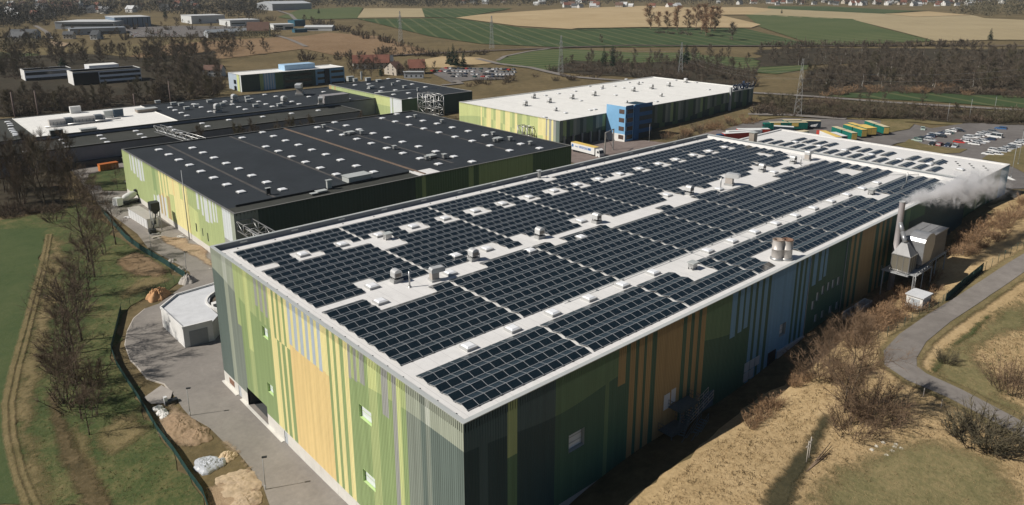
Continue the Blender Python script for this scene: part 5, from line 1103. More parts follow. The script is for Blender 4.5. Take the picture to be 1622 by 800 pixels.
# church
b=G(130,21); t=thing('church','small white church with a pale square tower in the far village','church',(b[0],b[1],b[2]),yw+.3)
m=MB(); m.box(-3,0,-1,3,6,17); m.build('tower',M_ren,t,True); m=MB(); m.lathe((0,3,17),[(4,0),(2.6,3),(1.6,4),(1.8,5.2),(.2,10)],8); m.build('spire',M('spire_copper',(.13,.14,.13),.6),t,True)
m=MB(); m.box(3,-2,-1,20,9,8); m.build('nave',M_ren,t,True); m=MB(); m.face([(3,-2.4,8),(20.4,-2.4,8),(20.4,3.5,14),(3,3.5,14)]); m.face([(3,9.4,8),(20.4,9.4,8),(20.4,3.5,14),(3,3.5,14)]); m.face([(20.3,-2,8),(20.3,9,8),(20.3,3.5,14)]); m.build('roof',M_slate,t,True)
# far village houses: three kinds of one small mesh each
hk=[]
for wm,rm in ((M_ren,M_tile),(M_ren,M_slate),(M_beige,M_tile2),(M_ren,M_roofg)):
    w,r,c,n=house_mesh(13,10,5,4.5,wm,rm); hk.append(join_mesh('village_house',[w.mesh('w',wm),r.mesh('r',rm),c.mesh('c',M_tile2),n.mesh('n',M_win)]))
HN=['white house with a red tiled roof','white house with a slate roof','beige house with a brown roof','white house with a pale roof']
def village(poly,count,where,smin=.8,smax=1.3):
    g='houses '+where; made=0; xs=[p[0] for p in poly]; ys=[p[1] for p in poly]
    while made<count:
        x=rnd.uniform(min(xs),max(xs)); y=rnd.uniform(min(ys),max(ys))
        if not inside(x,y,poly): continue
        k=rnd.randrange(4); p=G(x,y); o=bpy.data.objects.new('village_house',hk[k]); C.objects.link(o); o.location=p.tolist(); o.rotation_euler=(0,0,yw+rnd.uniform(-.7,.7)); s=rnd.uniform(smin,smax); o.scale=(s,s,s)
        tag(o,'small '+HN[k]+' '+where,'house',g); made+=1
def inside(x,y,poly):
    c=False; n=len(poly)
    for i in range(n):
        (a,b),(d,e)=poly[i],poly[(i+1)%n]
        if (b>y)!=(e>y) and x<(d-a)*(y-b)/(e-b)+a: c=not c
    return c
village([(0,4),(120,6),(300,4),(330,14),(200,20),(60,30),(0,34)],46,'among the trees of the village top left')
village([(885,11),(1020,8),(1090,11),(1075,13),(890,13.5)],15,'in the row along the far field edge',.7,1.2)
village([(1120,5),(1280,3),(1450,2),(1600,1),(1620,5),(1500,11),(1400,10),(1300,8),(1200,9)],64,'in the hazy town top right',.6,1.15)
village([(640,3),(800,2),(980,4),(900,8),(700,9)],12,'in the woods at the top centre')

# ================================================================ vehicles
M_tyre=M('tyre_rubber',(.02,.02,.021),.85,.1); M_rim=M('wheel_rim',(.35,.36,.37),.4,.05,1,.5)
CARC={'white':(.68,.68,.67),'silver':(.42,.43,.44),'grey':(.16,.165,.17),'black':(.014,.015,.017),'dark blue':(.016,.03,.065),'blue':(.03,.10,.24),'red':(.42,.03,.02),'dark red':(.16,.015,.015),'dark green':(.02,.06,.045),'pale green':(.34,.42,.36)}
PAINT={k:(lambda t,c: t.out(c,.28,.0,.5))(NT('car_paint_'+k.replace(' ','_')),c) for k,c in CARC.items()}
M_lamp=M('tail_lamp',(.3,.02,.02),.3,.05); M_head=M('headlamp_glass',(.7,.72,.74),.15,.03)
def car_parts(kind):
    if kind=='van': L,Wd,H,belt,a,b,c,d=5.2,1.95,2.2,1.15,-2.55,-2.5,1.1,1.75
    elif kind=='estate': L,Wd,H,belt,a,b,c,d=4.6,1.82,1.48,.95,-2.2,-1.9,.35,1.15
    else: L,Wd,H,belt,a,b,c,d=4.2,1.78,1.48,.95,-1.95,-1.45,.4,1.15
    hx=L/2; hw=Wd/2; g=MB()
    ring=[(-hx,.35),(-hx-.02,.7),(-hx+.08,belt-.02),(a,belt+.0),(d,belt),(hx-.45,belt-.12),(hx-.06,belt-.28),(hx,.6),(hx-.05,.35)]
    for s in (-1,1): g.face([(x,s*hw*(.97 if z<.5 else (1 if z<.8 else .95)),z) for x,z in (ring if s<0 else ring[::-1])],0,None,False)
    for (x0,z0),(x1,z1) in zip(ring,ring[1:]+ring[:1]):
        k0=.97 if z0<.5 else (1 if z0<.8 else .95); k1=.97 if z1<.5 else (1 if z1<.8 else .95)
        g.face([(x0,-hw*k0,z0),(x1,-hw*k1,z1),(x1,hw*k1,z1),(x0,hw*k0,z0)])
    tw=hw*.78; g.box(b,-tw,H-.07,c,tw,H)
    for x0,x1 in ((b,a),(c,d),((b+c)/2,(b+c)/2)):
        for s in (-1,1): g.tube((x0,s*tw*.99,H-.04),(x1,s*hw*.93,belt),.05,.05,4)
    gl=MB(); B=[(a+.02,-hw*.92,belt),(d-.02,-hw*.92,belt),(d-.02,hw*.92,belt),(a+.02,hw*.92,belt)]; Tt=[(b,-tw,H-.06),(c,-tw,H-.06),(c,tw,H-.06),(b,tw,H-.06)]
    for i in range(4): j=(i+1)%4; gl.face([B[i],B[j],Tt[j],Tt[i]])
    wh_=MB(); wh_.tube((0,-.11,0),(0,.11,0),.32,.32,12,0); rim=MB(); rim.tube((0,-.118,0),(0,.118,0),.2,.2,10,0)
    lt=MB()
    for s in (-1,1): lt.box(-hx-.03,s*hw*.72-.18,.62,-hx+.02,s*hw*.72+.18,.84,0); lt.box(hx-.16,s*hw*.68-.2,.52,hx+.005,s*hw*.68+.2,.68,1)
    return L,Wd,g,gl,wh_,rim,lt
CARP={}
for kind in ('van','estate','hatchback'):
    L,Wd,g,gl,w_,rim,lt=car_parts(kind); CARP[kind]=dict(L=L,W=Wd,body=g.mesh('body',PAINT['white']),glass=gl.mesh('windows',M_glass),wheel=w_.mesh('wheel',M_tyre),rim=rim.mesh('rim',M_rim),lamps=lt.mesh('lamps',[M_lamp,M_head]))
    CARP[kind]['one']=join_mesh('parked_car',[CARP[kind]['body'],CARP[kind]['glass']])
def paint(o,col):
    for sl_ in o.material_slots:
        if sl_.material and sl_.material.name.startswith('car_paint'): sl_.link='OBJECT'; sl_.material=PAINT[col]
def car(p,rz,kind,col,label,group,parts=True):
    c=CARP[kind]
    if not parts:
        o=bpy.data.objects.new('parked_car',c['one']); C.objects.link(o); o.location=(p[0],p[1],p[2]-.02); o.rotation_euler=(0,0,rz); paint(o,col); return tag(o,label,'car',group)
    t=thing('parked_van' if kind=='van' else 'parked_car',label,'van' if kind=='van' else 'car',p,rz,group)
    for nm in ('body','glass','lamps'):
        o=bpy.data.objects.new({'glass':'windows'}.get(nm,nm),c[nm]); C.objects.link(o); o.parent=t
        if nm=='body': paint(o,col)
    for sx in (-.31,.30):
        for sy in (-1,1):
            o=bpy.data.objects.new('wheel',c['wheel']); C.objects.link(o); o.parent=t; o.location=(sx*c['L'],sy*(c['W']/2-.12),.32)
            r=bpy.data.objects.new('rim',c['rim']); C.objects.link(r); r.parent=o
    return t
def zx(x,y): return (1420+x/8.0,180+y/8.0)
ORD=['first','second','third','fourth','fifth','sixth','seventh','eighth','ninth','tenth','eleventh','twelfth','thirteenth','fourteenth','fifteenth','sixteenth','seventeenth','eighteenth']
rowsC=[('the far left row, right car park',90,[(262,355,'pale green'),(300,330,'dark green'),(345,338,'black'),(385,335,'white'),(425,352,'silver'),(430,305,'dark blue'),(458,285,'silver'),(495,287,'white'),(528,300,'silver'),(560,308,'black'),(590,262,'dark blue'),(625,266,'white'),(662,262,'dark green'),(695,232,'white'),(725,225,'white'),(760,222,'silver'),(795,234,'black')]),
 ('the short front row by the grass island',2,[(447,405,'black'),(552,412,'dark red'),(648,420,'dark blue'),(742,432,'silver')]),
 ('the back middle row, right car park',90,[(795,378,'red'),(850,365,'white'),(892,352,'white'),(915,315,'silver'),(955,315,'white'),(1000,308,'silver'),(1045,300,'white'),(1085,282,'white'),(1130,268,'silver'),(1220,245,'grey'),(1320,204,'blue')]),
 ('the front middle row, right car park',90,[(985,402,'white'),(1045,385,'silver'),(1105,368,'white'),(1185,345,'dark blue'),(1245,310,'white')]),
 ('the nearest row, right car park',90,[(1160,530,'white'),(1250,485,'white'),(1275,533,'white'),(1320,500,'silver'),(1365,487,'white'),(1402,465,'silver'),(1445,455,'grey'),(1485,437,'silver'),(1508,405,'white'),(1548,395,'white'),(1585,382,'silver'),(1612,372,'white')])]
for where,ang,lst in rowsC:
    for i,(x,y,col) in enumerate(lst):
        p=G(*zx(x,y)); kind='van' if (x,y)==(1245,310) else ['hatchback','estate'][(i*7)%3%2]
        car(p,R(ang+rnd.uniform(-4,4)+(180 if rnd.random()<.5 else 0)),kind,col,f'{col} {"van" if kind=="van" else "car"}, {ORD[i]} from the left in {where}','cars in the right car park')
p=G(*zx(332,210)); car(p,R(200),'hatchback','pale green','pale green car driving alone on the curved road above the car park',None)
rc=random.Random(3); cols=['white','black','dark blue','grey','silver','white','black','dark green','red']
for r_,(xa,xb,ya,yb,n) in enumerate([(686,698,113,114,3),(707,812,109.5,111,18),(705,815,114.0,115.0,19),(712,810,118.5,119.5,17),(716,800,122.5,123,13)]):
    for i in range(n):
        if rc.random()<.08: continue
        col=rc.choice(cols); f_=i/max(n-1,1); p=G(xa+(xb-xa)*f_+rc.uniform(-1,1),ya+(yb-ya)*f_+rc.uniform(-.4,.4))
        car(p,R(90+rc.uniform(-5,5)),rc.choice(['hatchback','estate']),col,f'{col} car parked in the crowded car park beyond the black-roofed hall','cars in the crowded car park beyond the black-roofed hall',False)
for i in range(60):
    col=rc.choice(['white','white','white','silver','grey','red']); x=rc.uniform(205,285); y=rc.uniform(50,59)-(x-245)*.03; p=G(x,y); car(p,R(rc.uniform(0,180)),'hatchback',col,f'{col} car in the dealer yard of the far estate','cars in the dealer yard of the far estate',False)
# trailers
TC={'green':S(20,100,88,1.1),'cream':(.60,.52,.34),'yellow':(.70,.50,.14),'white':(.70,.70,.68),'dark':(.02,.035,.05),'red':(.42,.05,.035),'navy':(.02,.06,.14)}
TM={k:M('trailer_'+k,v,.5,.07,.4) for k,v in TC.items()}
def trailer(pa,pb,label,side='green',top='cream',rear='yellow',cab=None,split=True,h=3.95,group='box trailers in the truck park'):
    g=(G(pa[0],pa[1]+14)[2]+G(pb[0],pb[1]+14)[2])/2; a=Zp(pa[0],pa[1],g+h); b=Zp(pb[0],pb[1],g+h); d=(b-a)[:2]; L=max(8.,min(17.,float(np.linalg.norm(d)))); rz=math.atan2(d[1],d[0]); u=d/np.linalg.norm(d)
    t=thing('box_trailer',label,'trailer',(a[0],a[1],g),rz,group); w=1.25
    x0=0.0; segs=[(x0,L*.48),(L*.52,L)] if split else [(x0,L)]
    for s0,s1 in segs:
        m=MB(); m.box(s0,-w,1.05,s1,w,h-.06); m.build('box',TM[side],t,True); m=MB(); m.box(s0-.03,-w-.03,h-.06,s1+.03,w+.03,h); m.build('roof',TM[top],t,True)
        m=MB()
        for k in range(int((s1-s0)/1.1)): m.box(s0+.3+k*1.1,-w-.03,1.1,s0+.36+k*1.1,-w-.003,h-.1)
        m.build('side_ribs',TM[side],t,True)
    m=MB(); m.box(L+.0,-w+.15,1.15,L+.05,w-.15,h-.35); m.build('rear_door',TM[rear],t,True)
    m=MB(); m.box(.2,-.5,.75,L-.2,.5,1.03); m.box(L-.3,-w,.45,L-.1,w,.6); m.build('chassis',M_blackm,t,True)
    for k in (.12,.72,.82,.92):
        for s in (-1,1): m=MB(); m.tube((L*k,s*.85,.5),(L*k,s*1.22,.5),.5,.5,10); m.build('wheel',M_tyre,t,True)
    if cab: m=MB(); m.box(-2.6,-1.2,.6,-.3,1.2,3.6); m.build('cab',TM[cab],t,True); m=MB(); m.box(-2.66,-1.05,2.0,-2.61,1.05,3.1); m.build('windscreen',M_glass,t,True)
    return t
for pa,pb,l,kw in [((1322,200),(1354,210.5),'green box trailer with a cream roof, leftmost of the slanted trailer row',{}),((1340,196.5),(1370,205.5),'green box trailer, second of the slanted trailer row',{'top':'yellow'}),((1347,194),(1377,203),'green box trailer with a yellow roof, third of the slanted trailer row',{'top':'yellow'}),((1367,197),(1385,202.5),'short green trailer with a yellow open rear, fourth of the slanted trailer row',{'top':'yellow','split':False}),((1374,190.8),(1405,201),'longest green trailer at the right end of the slanted trailer row',{}),
 ((1303,206.5),(1329,217),'white trailer with a yellow roof and red cab in front of the slanted row',{'side':'white','top':'yellow','rear':'white','cab':'red','split':False}),((1320,209),(1338,215.5),'dark trailer with a white roof next to the red-cabbed one',{'side':'dark','top':'white','rear':'dark','split':False}),
 ((1219,193.5),(1278,193),'long green trailer pair with yellow emblems, broadside in the truck park',{'rear':'white','cab':'green'}),((1241,190),(1268,189.7),'green trailer with a cream roof behind the broadside pair',{'split':False}),((1270,190.5),(1296,191),'dark trailer with a cream roof at the right of the broadside pair',{'side':'dark','split':False}),
 ((1226,199),(1254,200.5),'dark trailer with a white roof in front of the broadside pair',{'side':'dark','top':'white','rear':'dark','split':False}),((1252,210),(1278,206.5),'green trailer with a cream roof just behind the extension roof',{'split':False}),((1266,214),(1288,216),'white flat trailer mostly hidden by the extension roof',{'side':'white','top':'white','rear':'white','split':False}),
 ((1146,211),(1196,208),'white trailer with a blue front and red patch beyond the solar roof',{'side':'red','top':'white','rear':'white','cab':'navy','split':False}),((1152,207.5),(1205,205),'second white-topped trailer beyond the corner of the solar roof',{'side':'white','top':'white','rear':'white','split':False}),((1168,204),(1218,203.5),'red-sided trailer with a white roof beyond the corner of the solar roof',{'side':'red','top':'white','rear':'white','split':False})]:
    t=trailer(pa,pb,l,**kw)
    if 'emblems' in l:
        L=max(8.,15.5)
        for k in (.2,.72):
            m=MB(); m.box(15.5*k-1.6,-1.3,2.2,15.5*k+1.4,-1.285,3.7); m.build('emblem',TM['yellow'],t,True)
    if 'right of the broadside' in l: m=MB(); m.face([(3,-1.27,1.4),(6,-1.27,1.4),(6.8,-1.27,2.8),(4,-1.27,2.2)]); m.build('emblem',TM['white'],t,True)
# articulated lorry in the loading yard
a=G(908,239.5); b=G(957,250.5); d=(b-a)[:2]; rz=math.atan2(d[1],d[0]); t=thing('articulated_lorry','white articulated lorry with a yellow trailer roof and blue lettering in the loading yard','lorry',a,rz); Lt=13.6; hl=4.0
m=MB(); m.box(0,-1.25,1.1,Lt,1.25,hl-.1); m.build('trailer_box',TM['white'],t,True); m=MB(); m.box(-.04,-1.29,hl-.1,Lt+.04,1.29,hl); m.build('trailer_roof',TM['yellow'],t,True)
m=MB(); m.box(.1,-.5,.8,Lt,.5,1.08); m.box(Lt-3,-1.0,.6,Lt+3.2,1.0,.95); m.build('chassis',M_blackm,t,True)
m=MB(); pr=[(Lt+.7,.5),(Lt+.7,3.5),(Lt+1.5,3.75),(Lt+2.5,3.3),(Lt+2.95,2.0),(Lt+3.05,.5)]
for i in range(len(pr)): j=(i+1)%len(pr); m.face([(pr[i][0],-1.22,pr[i][1]),(pr[j][0],-1.22,pr[j][1]),(pr[j][0],1.22,pr[j][1]),(pr[i][0],1.22,pr[i][1])])
m.face([(x,-1.22,z) for x,z in pr]); m.face([(x,1.22,z) for x,z in pr[::-1]]); m.build('cab',TM['white'],t,True)
m=MB(); m.face([(Lt+2.56,-1.1,3.15),(Lt+2.98,-1.1,2.05),(Lt+2.98,1.1,2.05),(Lt+2.56,1.1,3.15)]); m.face([(Lt+1.5,-1.235,2.1),(Lt+2.7,-1.235,2.1),(Lt+2.4,-1.235,2.95),(Lt+1.5,-1.235,2.95)]); m.build('windscreen',M_glass,t,True)
for k in (1.6,2.9,4.2,Lt-1.2,Lt+1.9):
    for s in (-1,1): m=MB(); m.tube((k,s*.85,.5),(k,s*1.24,.5),.5,.5,12); m.build('wheel',M_tyre,t,True)
m=MB(); m.box(5.0,-1.27,2.35,11.6,-1.255,3.25); m.build('blue_banner',TM['navy'] if False else M('banner_blue',(.06,.16,.40),.5,.05),t,True)
tx=text_mesh('lettering','LOGISTIK',1.05,TM['white'],t,.004,.012); tx.rotation_euler=(R(90),0,0); tx.location=(5.5,-1.28,2.45); tx.scale=(1.05,1,1)
tx=text_mesh('lettering','team',1.0,M('banner_blue',(.06,.16,.40)),t,.004,.012); tx.rotation_euler=(R(90),0,0); tx.location=(2.4,-1.265,2.45)
m=MB(); m.tube((.95,-1.27,2.8),(.95,-1.25,2.8),.62,.62,16); m.build('emblem',M('banner_blue',(.06,.16,.40)),t,True)
# container offices, mixer, skip by the dark hall
q=Zp(228,352,0); t=thing('site_container','long white site container with a flat grey roof by the pale green wall','container',(q[0],q[1],0),R(93))
m=MB(); m.box(-8,-1.6,.15,8,1.6,3.0); m.build('box',M('container_white',(.66,.66,.65),.5,.06),t,True); m=MB(); m.box(-8.1,-1.7,3.0,8.1,1.7,3.12); m.build('roof',M('container_roof',(.36,.34,.31),.7,.15),t,True)
m=MB(); m.box(-8.06,-.9,1.1,-8.0,.6,2.3); m.build('window',M_glass,t,True); m=MB()
for k in range(7): m.box(-7.5+k*2.2,1.6,.2,-7.4+k*2.2,1.64,2.95)
m.build('ribs',M_cap,t,True)
q=Zp(172,270,0); t=thing('skip_container','bright orange waste container on the lawn edge before the low hall','container',(q[0],q[1],0),R(5))
m=MB(); m.box(-3.2,-1.3,.1,3.4,1.3,2.8); m.build('box',M('orange_paint',(.62,.20,.045),.5,.1),t,True); m=MB(); m.box(-3.3,-1.4,2.8,3.5,1.4,2.95)
for k in range(6): m.box(-3+k*1.2,-1.36,.2,-2.9+k*1.2,-1.3,2.8)
m.build('rim',M('orange_dark',(.40,.12,.03),.6,.1),t,True)
q=Zp(178,262,0); t=thing('green_cabin','small dark green cabin right behind the orange container','cabin',(q[0]+7,q[1]+1,0),0); m=MB(); m.box(-3,-1.2,.1,3,1.2,2.3); m.build('box',M('cabin_green',(.05,.07,.055),.6,.1),t,True); m=MB(); m.box(-3.1,-1.3,2.3,3.1,1.3,2.4); m.build('roof',M('container_roof',(.36,.34,.31)),t,True)
q=Zp(203,324,0); t=thing('concrete_mixer','white concrete mixer lorry standing by the corner of the dark-roofed hall','mixer lorry',(q[0],q[1],0),R(200))
m=MB(); m.box(-4,-1.1,.8,4,1.1,1.15); m.build('chassis',M_blackm,t,True); m=MB(); m.box(2.4,-1.2,.7,4.4,1.2,3.1); m.build('cab',TM['white'],t,True)
m=MB(); prof=[(.5,-3.4),(1.15,-2.2),(1.3,-.6),(1.1,1.0),(.4,1.9)]; rings=[]
for r0,x in prof: rings.append([m.vv((x,r0*math.cos(2*math.pi*i/14),2.55+(-x)*.16+r0*math.sin(2*math.pi*i/14))) for i in range(14)])
for A,B in zip(rings,rings[1:]):
    for i in range(14): m.f.append([A[i],A[(i+1)%14],B[(i+1)%14],B[i]]); m.m.append(0); m.c.append(None); m.sm.append(True)
m.build('drum',M('drum_grey',(.55,.55,.54),.5,.1),t,True); m=MB(); m.tube((-3.3,0,3.3),(-4.2,0,1.5),.35,.2,8); m.tube((-3.0,0,4.3),(-3.3,0,3.3),.5,.35,8); m.build('chute',M_blackm,t,True)
for x in (-3,-1.7,.2,3.3):
    for s in (-1,1): m=MB(); m.tube((x,s*.8,.5),(x,s*1.15,.5),.5,.5,12); m.build('wheel',M_tyre,t,True)
q=Zp(262,362,0); t=thing('filter_stand','dark steel filter hopper on legs against the yellow part of the pale green wall','hopper',(q[0]-.5,q[1],0))
m=MB(); m.box(-3,-1.4,6.3,-.6,1.4,8.6); m.face([(-3,-1.4,6.3),(-.6,-1.4,6.3),(-1.6,0,4.6)]); m.face([(-3,1.4,6.3),(-.6,1.4,6.3),(-1.6,0,4.6)]); m.build('hopper',M_blackm,t,True); m=MB()
for a in (-2.8,-.8):
    for c in (-1.2,1.2): m.tube((a,c,-.3),(a,c,6.4),.14,n=5)
m.tube((-2.8,-1.2,.5),(-2.8,1.2,6),.08,n=4); m.tube((-.8,1.2,.5),(-.8,-1.2,6),.08,n=4); m.build('leg',M_steelp,t,True); m=MB(); m.tube((-1.6,0,4.7),(-3.6,-2.5,1.0),.2,.2,6); m.box(-4.6,-3.2,0,-2.8,-1.6,1.4); m.build('conveyor',M_blackm,t,True)
# ================================================================ trees and shrubs
def bark(name,c): return M(name,c,.9,.25,1.5,0,.1)
B_dark=bark('dark_bark',(.085,.068,.052)); B_pale=bark('birch_bark',(.42,.40,.36)); B_tan=bark('tan_bark',(.20,.145,.10))
def twigm(name,c,c2):
    t=NT(name); oi=t.n('ObjectInfo'); n=t.noise(t.pos(),.35,3,.6); m=t.mix(oi.outputs['Random'],c,c2); r=t.ramp(n,[(.3,(.7,.7,.7)),(.7,(1.25,1.25,1.25))]); return t.out(t.mix(1.0,m,r,'MULTIPLY'),.9,0,.1)
W_brown=twigm('brown_twigs',(.115,.085,.060),(.155,.115,.085)); W_grey=twigm('grey_brown_twigs',(.115,.094,.072),(.15,.122,.088)); W_tan=twigm('tan_twigs',(.34,.21,.125),(.26,.17,.105)); W_olive=twigm('olive_twigs',(.095,.086,.055),(.13,.11,.068)); W_rust=twigm('rusty_twigs',(.34,.215,.12),(.26,.165,.095)); W_far=twigm('far_crowns',(.05,.048,.04),(.065,.058,.046)); W_rustb=twigm('russet_twigs',(.17,.115,.075),(.20,.135,.085)); W_need=twigm('dark_needles',(.016,.034,.022),(.024,.045,.026))
def rv(r): 
    a=r.uniform(0,2*math.pi); z=r.uniform(-1,1); s=math.sqrt(1-z*z); return Vector((s*math.cos(a),s*math.sin(a),z))
def tri(mb,p,d,L,w,r):
    u=d.cross(rv(r)); 
    if u.length<.05: u=d.orthogonal()
    u.normalize(); q=p+d*L; mb.face([p-u*w/2,p+u*w/2,q])
def bare_tree(seed,H,spread,limbs=12,subs=7,twigs=7,tw=.05,tl=1.2,low=.22,up=.55,stems=1,trunk_r=None,lean=.0):
    """bare broadleaf tree: tapered trunk, limbs, branches and a haze of fine twigs"""
    r=random.Random(seed); tk=MB(); cr=MB(); tr=trunk_r or H*.018
    for s in range(stems):
        base=Vector((r.uniform(-.6,.6),r.uniform(-.6,.6),0)) if stems>1 else Vector((0,0,0)); ln=Vector((r.uniform(-1,1),r.uniform(-1,1),0))*(.06 if stems==1 else .18)*H
        top=base+ln+Vector((0,0,H*r.uniform(.82,.95))); pts=[base+Vector((0,0,-.4))]; n=6
        for i in range(1,n+1): f=i/n; pts.append(base.lerp(top,f)+Vector((r.gauss(0,.012*H),r.gauss(0,.012*H),0))*(f<1))
        tk.path(pts,tr,tr*.12,6)
        for l in range(limbs):
            f=low+(1-low)*(l+r.random())/limbs; f=min(f,.97); k=min(int(f*n),n-1); p=pts[k].lerp(pts[k+1],f*n-k); a=r.uniform(0,2*math.pi); el=up+.5*f+r.gauss(0,.12)
            Ln=spread*(1.0-.62*abs(f-.45)/.6)*r.uniform(.6,1.1); d=Vector((math.cos(a)*math.cos(el),math.sin(a)*math.cos(el),math.sin(el))); lp=[p]
            for i in range(3): d=(d+rv(r)*.18+Vector((0,0,.08))).normalized(); lp.append(lp[-1]+d*Ln/3)
            tk.path(lp,tr*.30*(1-f*.6),tr*.04,4)
            for q in range(subs):
                g=.25+.75*(q+r.random())/subs; k2=min(int(g*3),2); sp=lp[k2].lerp(lp[k2+1],g*3-k2); sd=(d+rv(r)*.75).normalized(); SL=Ln*r.uniform(.25,.5); e=sp+sd*SL
                tri(cr,sp,sd,SL,tw*2.2,r); 
                for w in range(twigs):
                    h=r.random(); td=(sd+rv(r)*.9+Vector((0,0,.15))).normalized(); tri(cr,sp.lerp(e,.15+.85*h),td,tl*r.uniform(.5,1.2),tw,r)
    return tk,cr
def conifer(seed,H,R_,n=26,m=11):
    r=random.Random(seed); tk=MB(); cr=MB(); tk.path([(0,0,-.4),(0,0,H*.5),(0,0,H)],H*.016,.02,6)
    for i in range(n):
        f=.08+.9*i/n; z=H*f; rad=R_*(1-f)**.8*r.uniform(.75,1.15)+.15
        for k in range(m):
            a=r.uniform(0,2*math.pi); L=rad*r.uniform(.6,1.1); d=Vector((math.cos(a),math.sin(a),-.25+r.gauss(0,.12))).normalized(); p=Vector((0,0,z)); s=Vector((-math.sin(a),math.cos(a),0))*L*.28; q=p+d*L
            cr.face([p+d*L*.15,p+d*L*.6+s,q,p+d*L*.6-s]); 
            for t_ in range(3): pp=p+d*L*r.uniform(.4,1.0); tri(cr,pp+s*r.uniform(-1,1),(d+rv(r)*.7).normalized(),.35*rad*r.uniform(.4,1),.18*rad,r)
    return tk,cr
def bush(seed,H,R_,n=26,tw=.05,twigs=16):
    r=random.Random(seed); tk=MB(); cr=MB()
    for i in range(n):
        a=r.uniform(0,2*math.pi); rad=R_*math.sqrt(r.random())*.5; p=Vector((rad*math.cos(a),rad*math.sin(a),-.2)); d=Vector((math.cos(a)*r.uniform(.1,.9),math.sin(a)*r.uniform(.1,.9),1.0)).normalized(); L=H*r.uniform(.6,1.1); q=p+d*L
        tk.tube(p,q,tw*.9,tw*.2,3,0,False)
        for w in range(twigs): h=r.uniform(.25,1); tri(cr,p.lerp(q,h),(d+rv(r)*.9).normalized(),L*.3*r.uniform(.5,1.2),tw,r)
    return tk,cr
class Kind:
    def __init__(s,name,parts,H,bk,tw): s.name=name; s.H=H; s.t=parts[0].mesh('trunk' if 'shrub' not in name else 'stems',bk); s.c=parts[1].mesh('crown' if 'shrub' not in name else 'branches',tw); s.pn=('trunk','crown') if 'shrub' not in name else ('stems','branches')
def plant(k,p,h,label,cat,group=None,rz=None,sq=1.0):
    t=thing(k.name,label,cat,(p[0],p[1],p[2]),rnd.uniform(0,6.28) if rz is None else rz,group); s=h/k.H; t.scale=(s*sq,s*sq,s)
    for me,nm in ((k.t,k.pn[0]),(k.c,k.pn[1])): o=bpy.data.objects.new(nm,me); C.objects.link(o); o.parent=t
    return t
NB=[Kind('bare_tree',bare_tree(10+i,16,6.2,18,11,11,.030,1.2,.2,.55,1,.19),16,B_dark,W_brown) for i in range(4)]           # near bare trees
NS=[Kind('bare_tree',bare_tree(30+i,14,5,12,10,11,.030,1.1,.15,.65,3,.10),14,B_dark,W_brown) for i in range(2)]            # multi-stemmed
NR=[Kind('bare_tree',bare_tree(40+i,14,6.0,22,13,15,.024,1.0,.12,.62,2,.12),14,B_dark,W_rustb) for i in range(2)]
MT=[Kind('bare_tree',bare_tree(50+i,13,5.6,16,10,13,.06,1.5,.1,.6,1,.2),13,B_dark,W_grey) for i in range(4)]              # middle distance
MO=[Kind('bare_tree',bare_tree(60+i,13,4.6,16,10,13,.06,1.4,.06,.8,1,.2),13,B_dark,W_olive) for i in range(2)]
MB_=[Kind('birch_tree',bare_tree(70+i,13,2.6,10,6,5,.08,1.2,.3,.95,1,.15),13,B_pale,W_brown) for i in range(2)]
FT=[Kind('bare_tree',bare_tree(80+i,13,5.4,12,8,7,.17,2.0,.08,.6,1,.2),13,B_dark,W_grey) for i in range(3)]               # far
PT=[Kind('poplar_tree',bare_tree(90+i,22,6.5,18,9,9,.17,2.3,.1,.75,1,.3),22,B_tan,W_tan) for i in range(3)]
CN=[Kind('conifer_tree',conifer(100+i,14,3.4),14,B_dark,W_need) for i in range(3)]
BS=[Kind('brown_shrub',bush(110+i,3,2.2,26,.06,16),3,B_dark,W_brown) for i in range(3)]
BR=[Kind('rusty_shrub',bush(120+i,2.6,1.8,34,.045,14),2.6,B_tan,W_rust) for i in range(3)]
BD=[Kind('dark_shrub',bush(130+i,3,3.0,60,.05,26),3,B_dark,W_olive) for i in range(2)]
RS=[Kind('russet_shrub',bush(150+i,3,2.6,54,.028,34),3,B_dark,W_rustb) for i in range(2)]
FB=[Kind('far_shrub',bush(140+i,3,2.6,16,.16,12),3,B_dark,W_grey) for i in range(2)]
def hpx(p,px): return px*float(np.linalg.norm(p-CAMPOS))/F_PX
def one(kinds,px,py,h,label,cat='tree',group=None,z=None,sq=1.0):
    p=G(px,py); return plant(rnd.choice(kinds),p,hpx(p,h),label,cat,group,None,sq)
LG='bare trees along the field edge on the left'
for x,y,h,l,kk in [(129,664,95,'bare tree with dark trunk, lowest in the grove left of the yard fence',NB),(151,661,80,'twin bare tree just right of the lowest grove tree',NS),(112,560,125,'widest bare tree of the left grove, by the meadow edge',NB),(130,540,120,'slim bare tree behind the widest grove tree',NB),(136,472,95,'bare tree in the middle of the left grove',NS),(141,416,118,'tall bare tree at the upper end of the left grove',NB),(165,404,72,'small bare tree right of the tall grove tree',NS),(184,388,78,'rounded bare tree nearest the yard in the left grove',NB),(118,612,110,'bare tree between the widest grove tree and the lowest one',NS),(123,585,120,'leaning bare tree just below the slim grove tree',NB),(102,640,85,'low bare tree at the meadow side of the grove bottom',NS),(150,440,95,'thin bare tree between the two upper grove trees',NB),(142,690,70,'small bare tree at the very bottom of the grove',NB),(186,302,36,'little bare tree alone on the front lawn',NB)]: one(kk,x,y,h*1.0,l,'tree',LG,None,1.15)
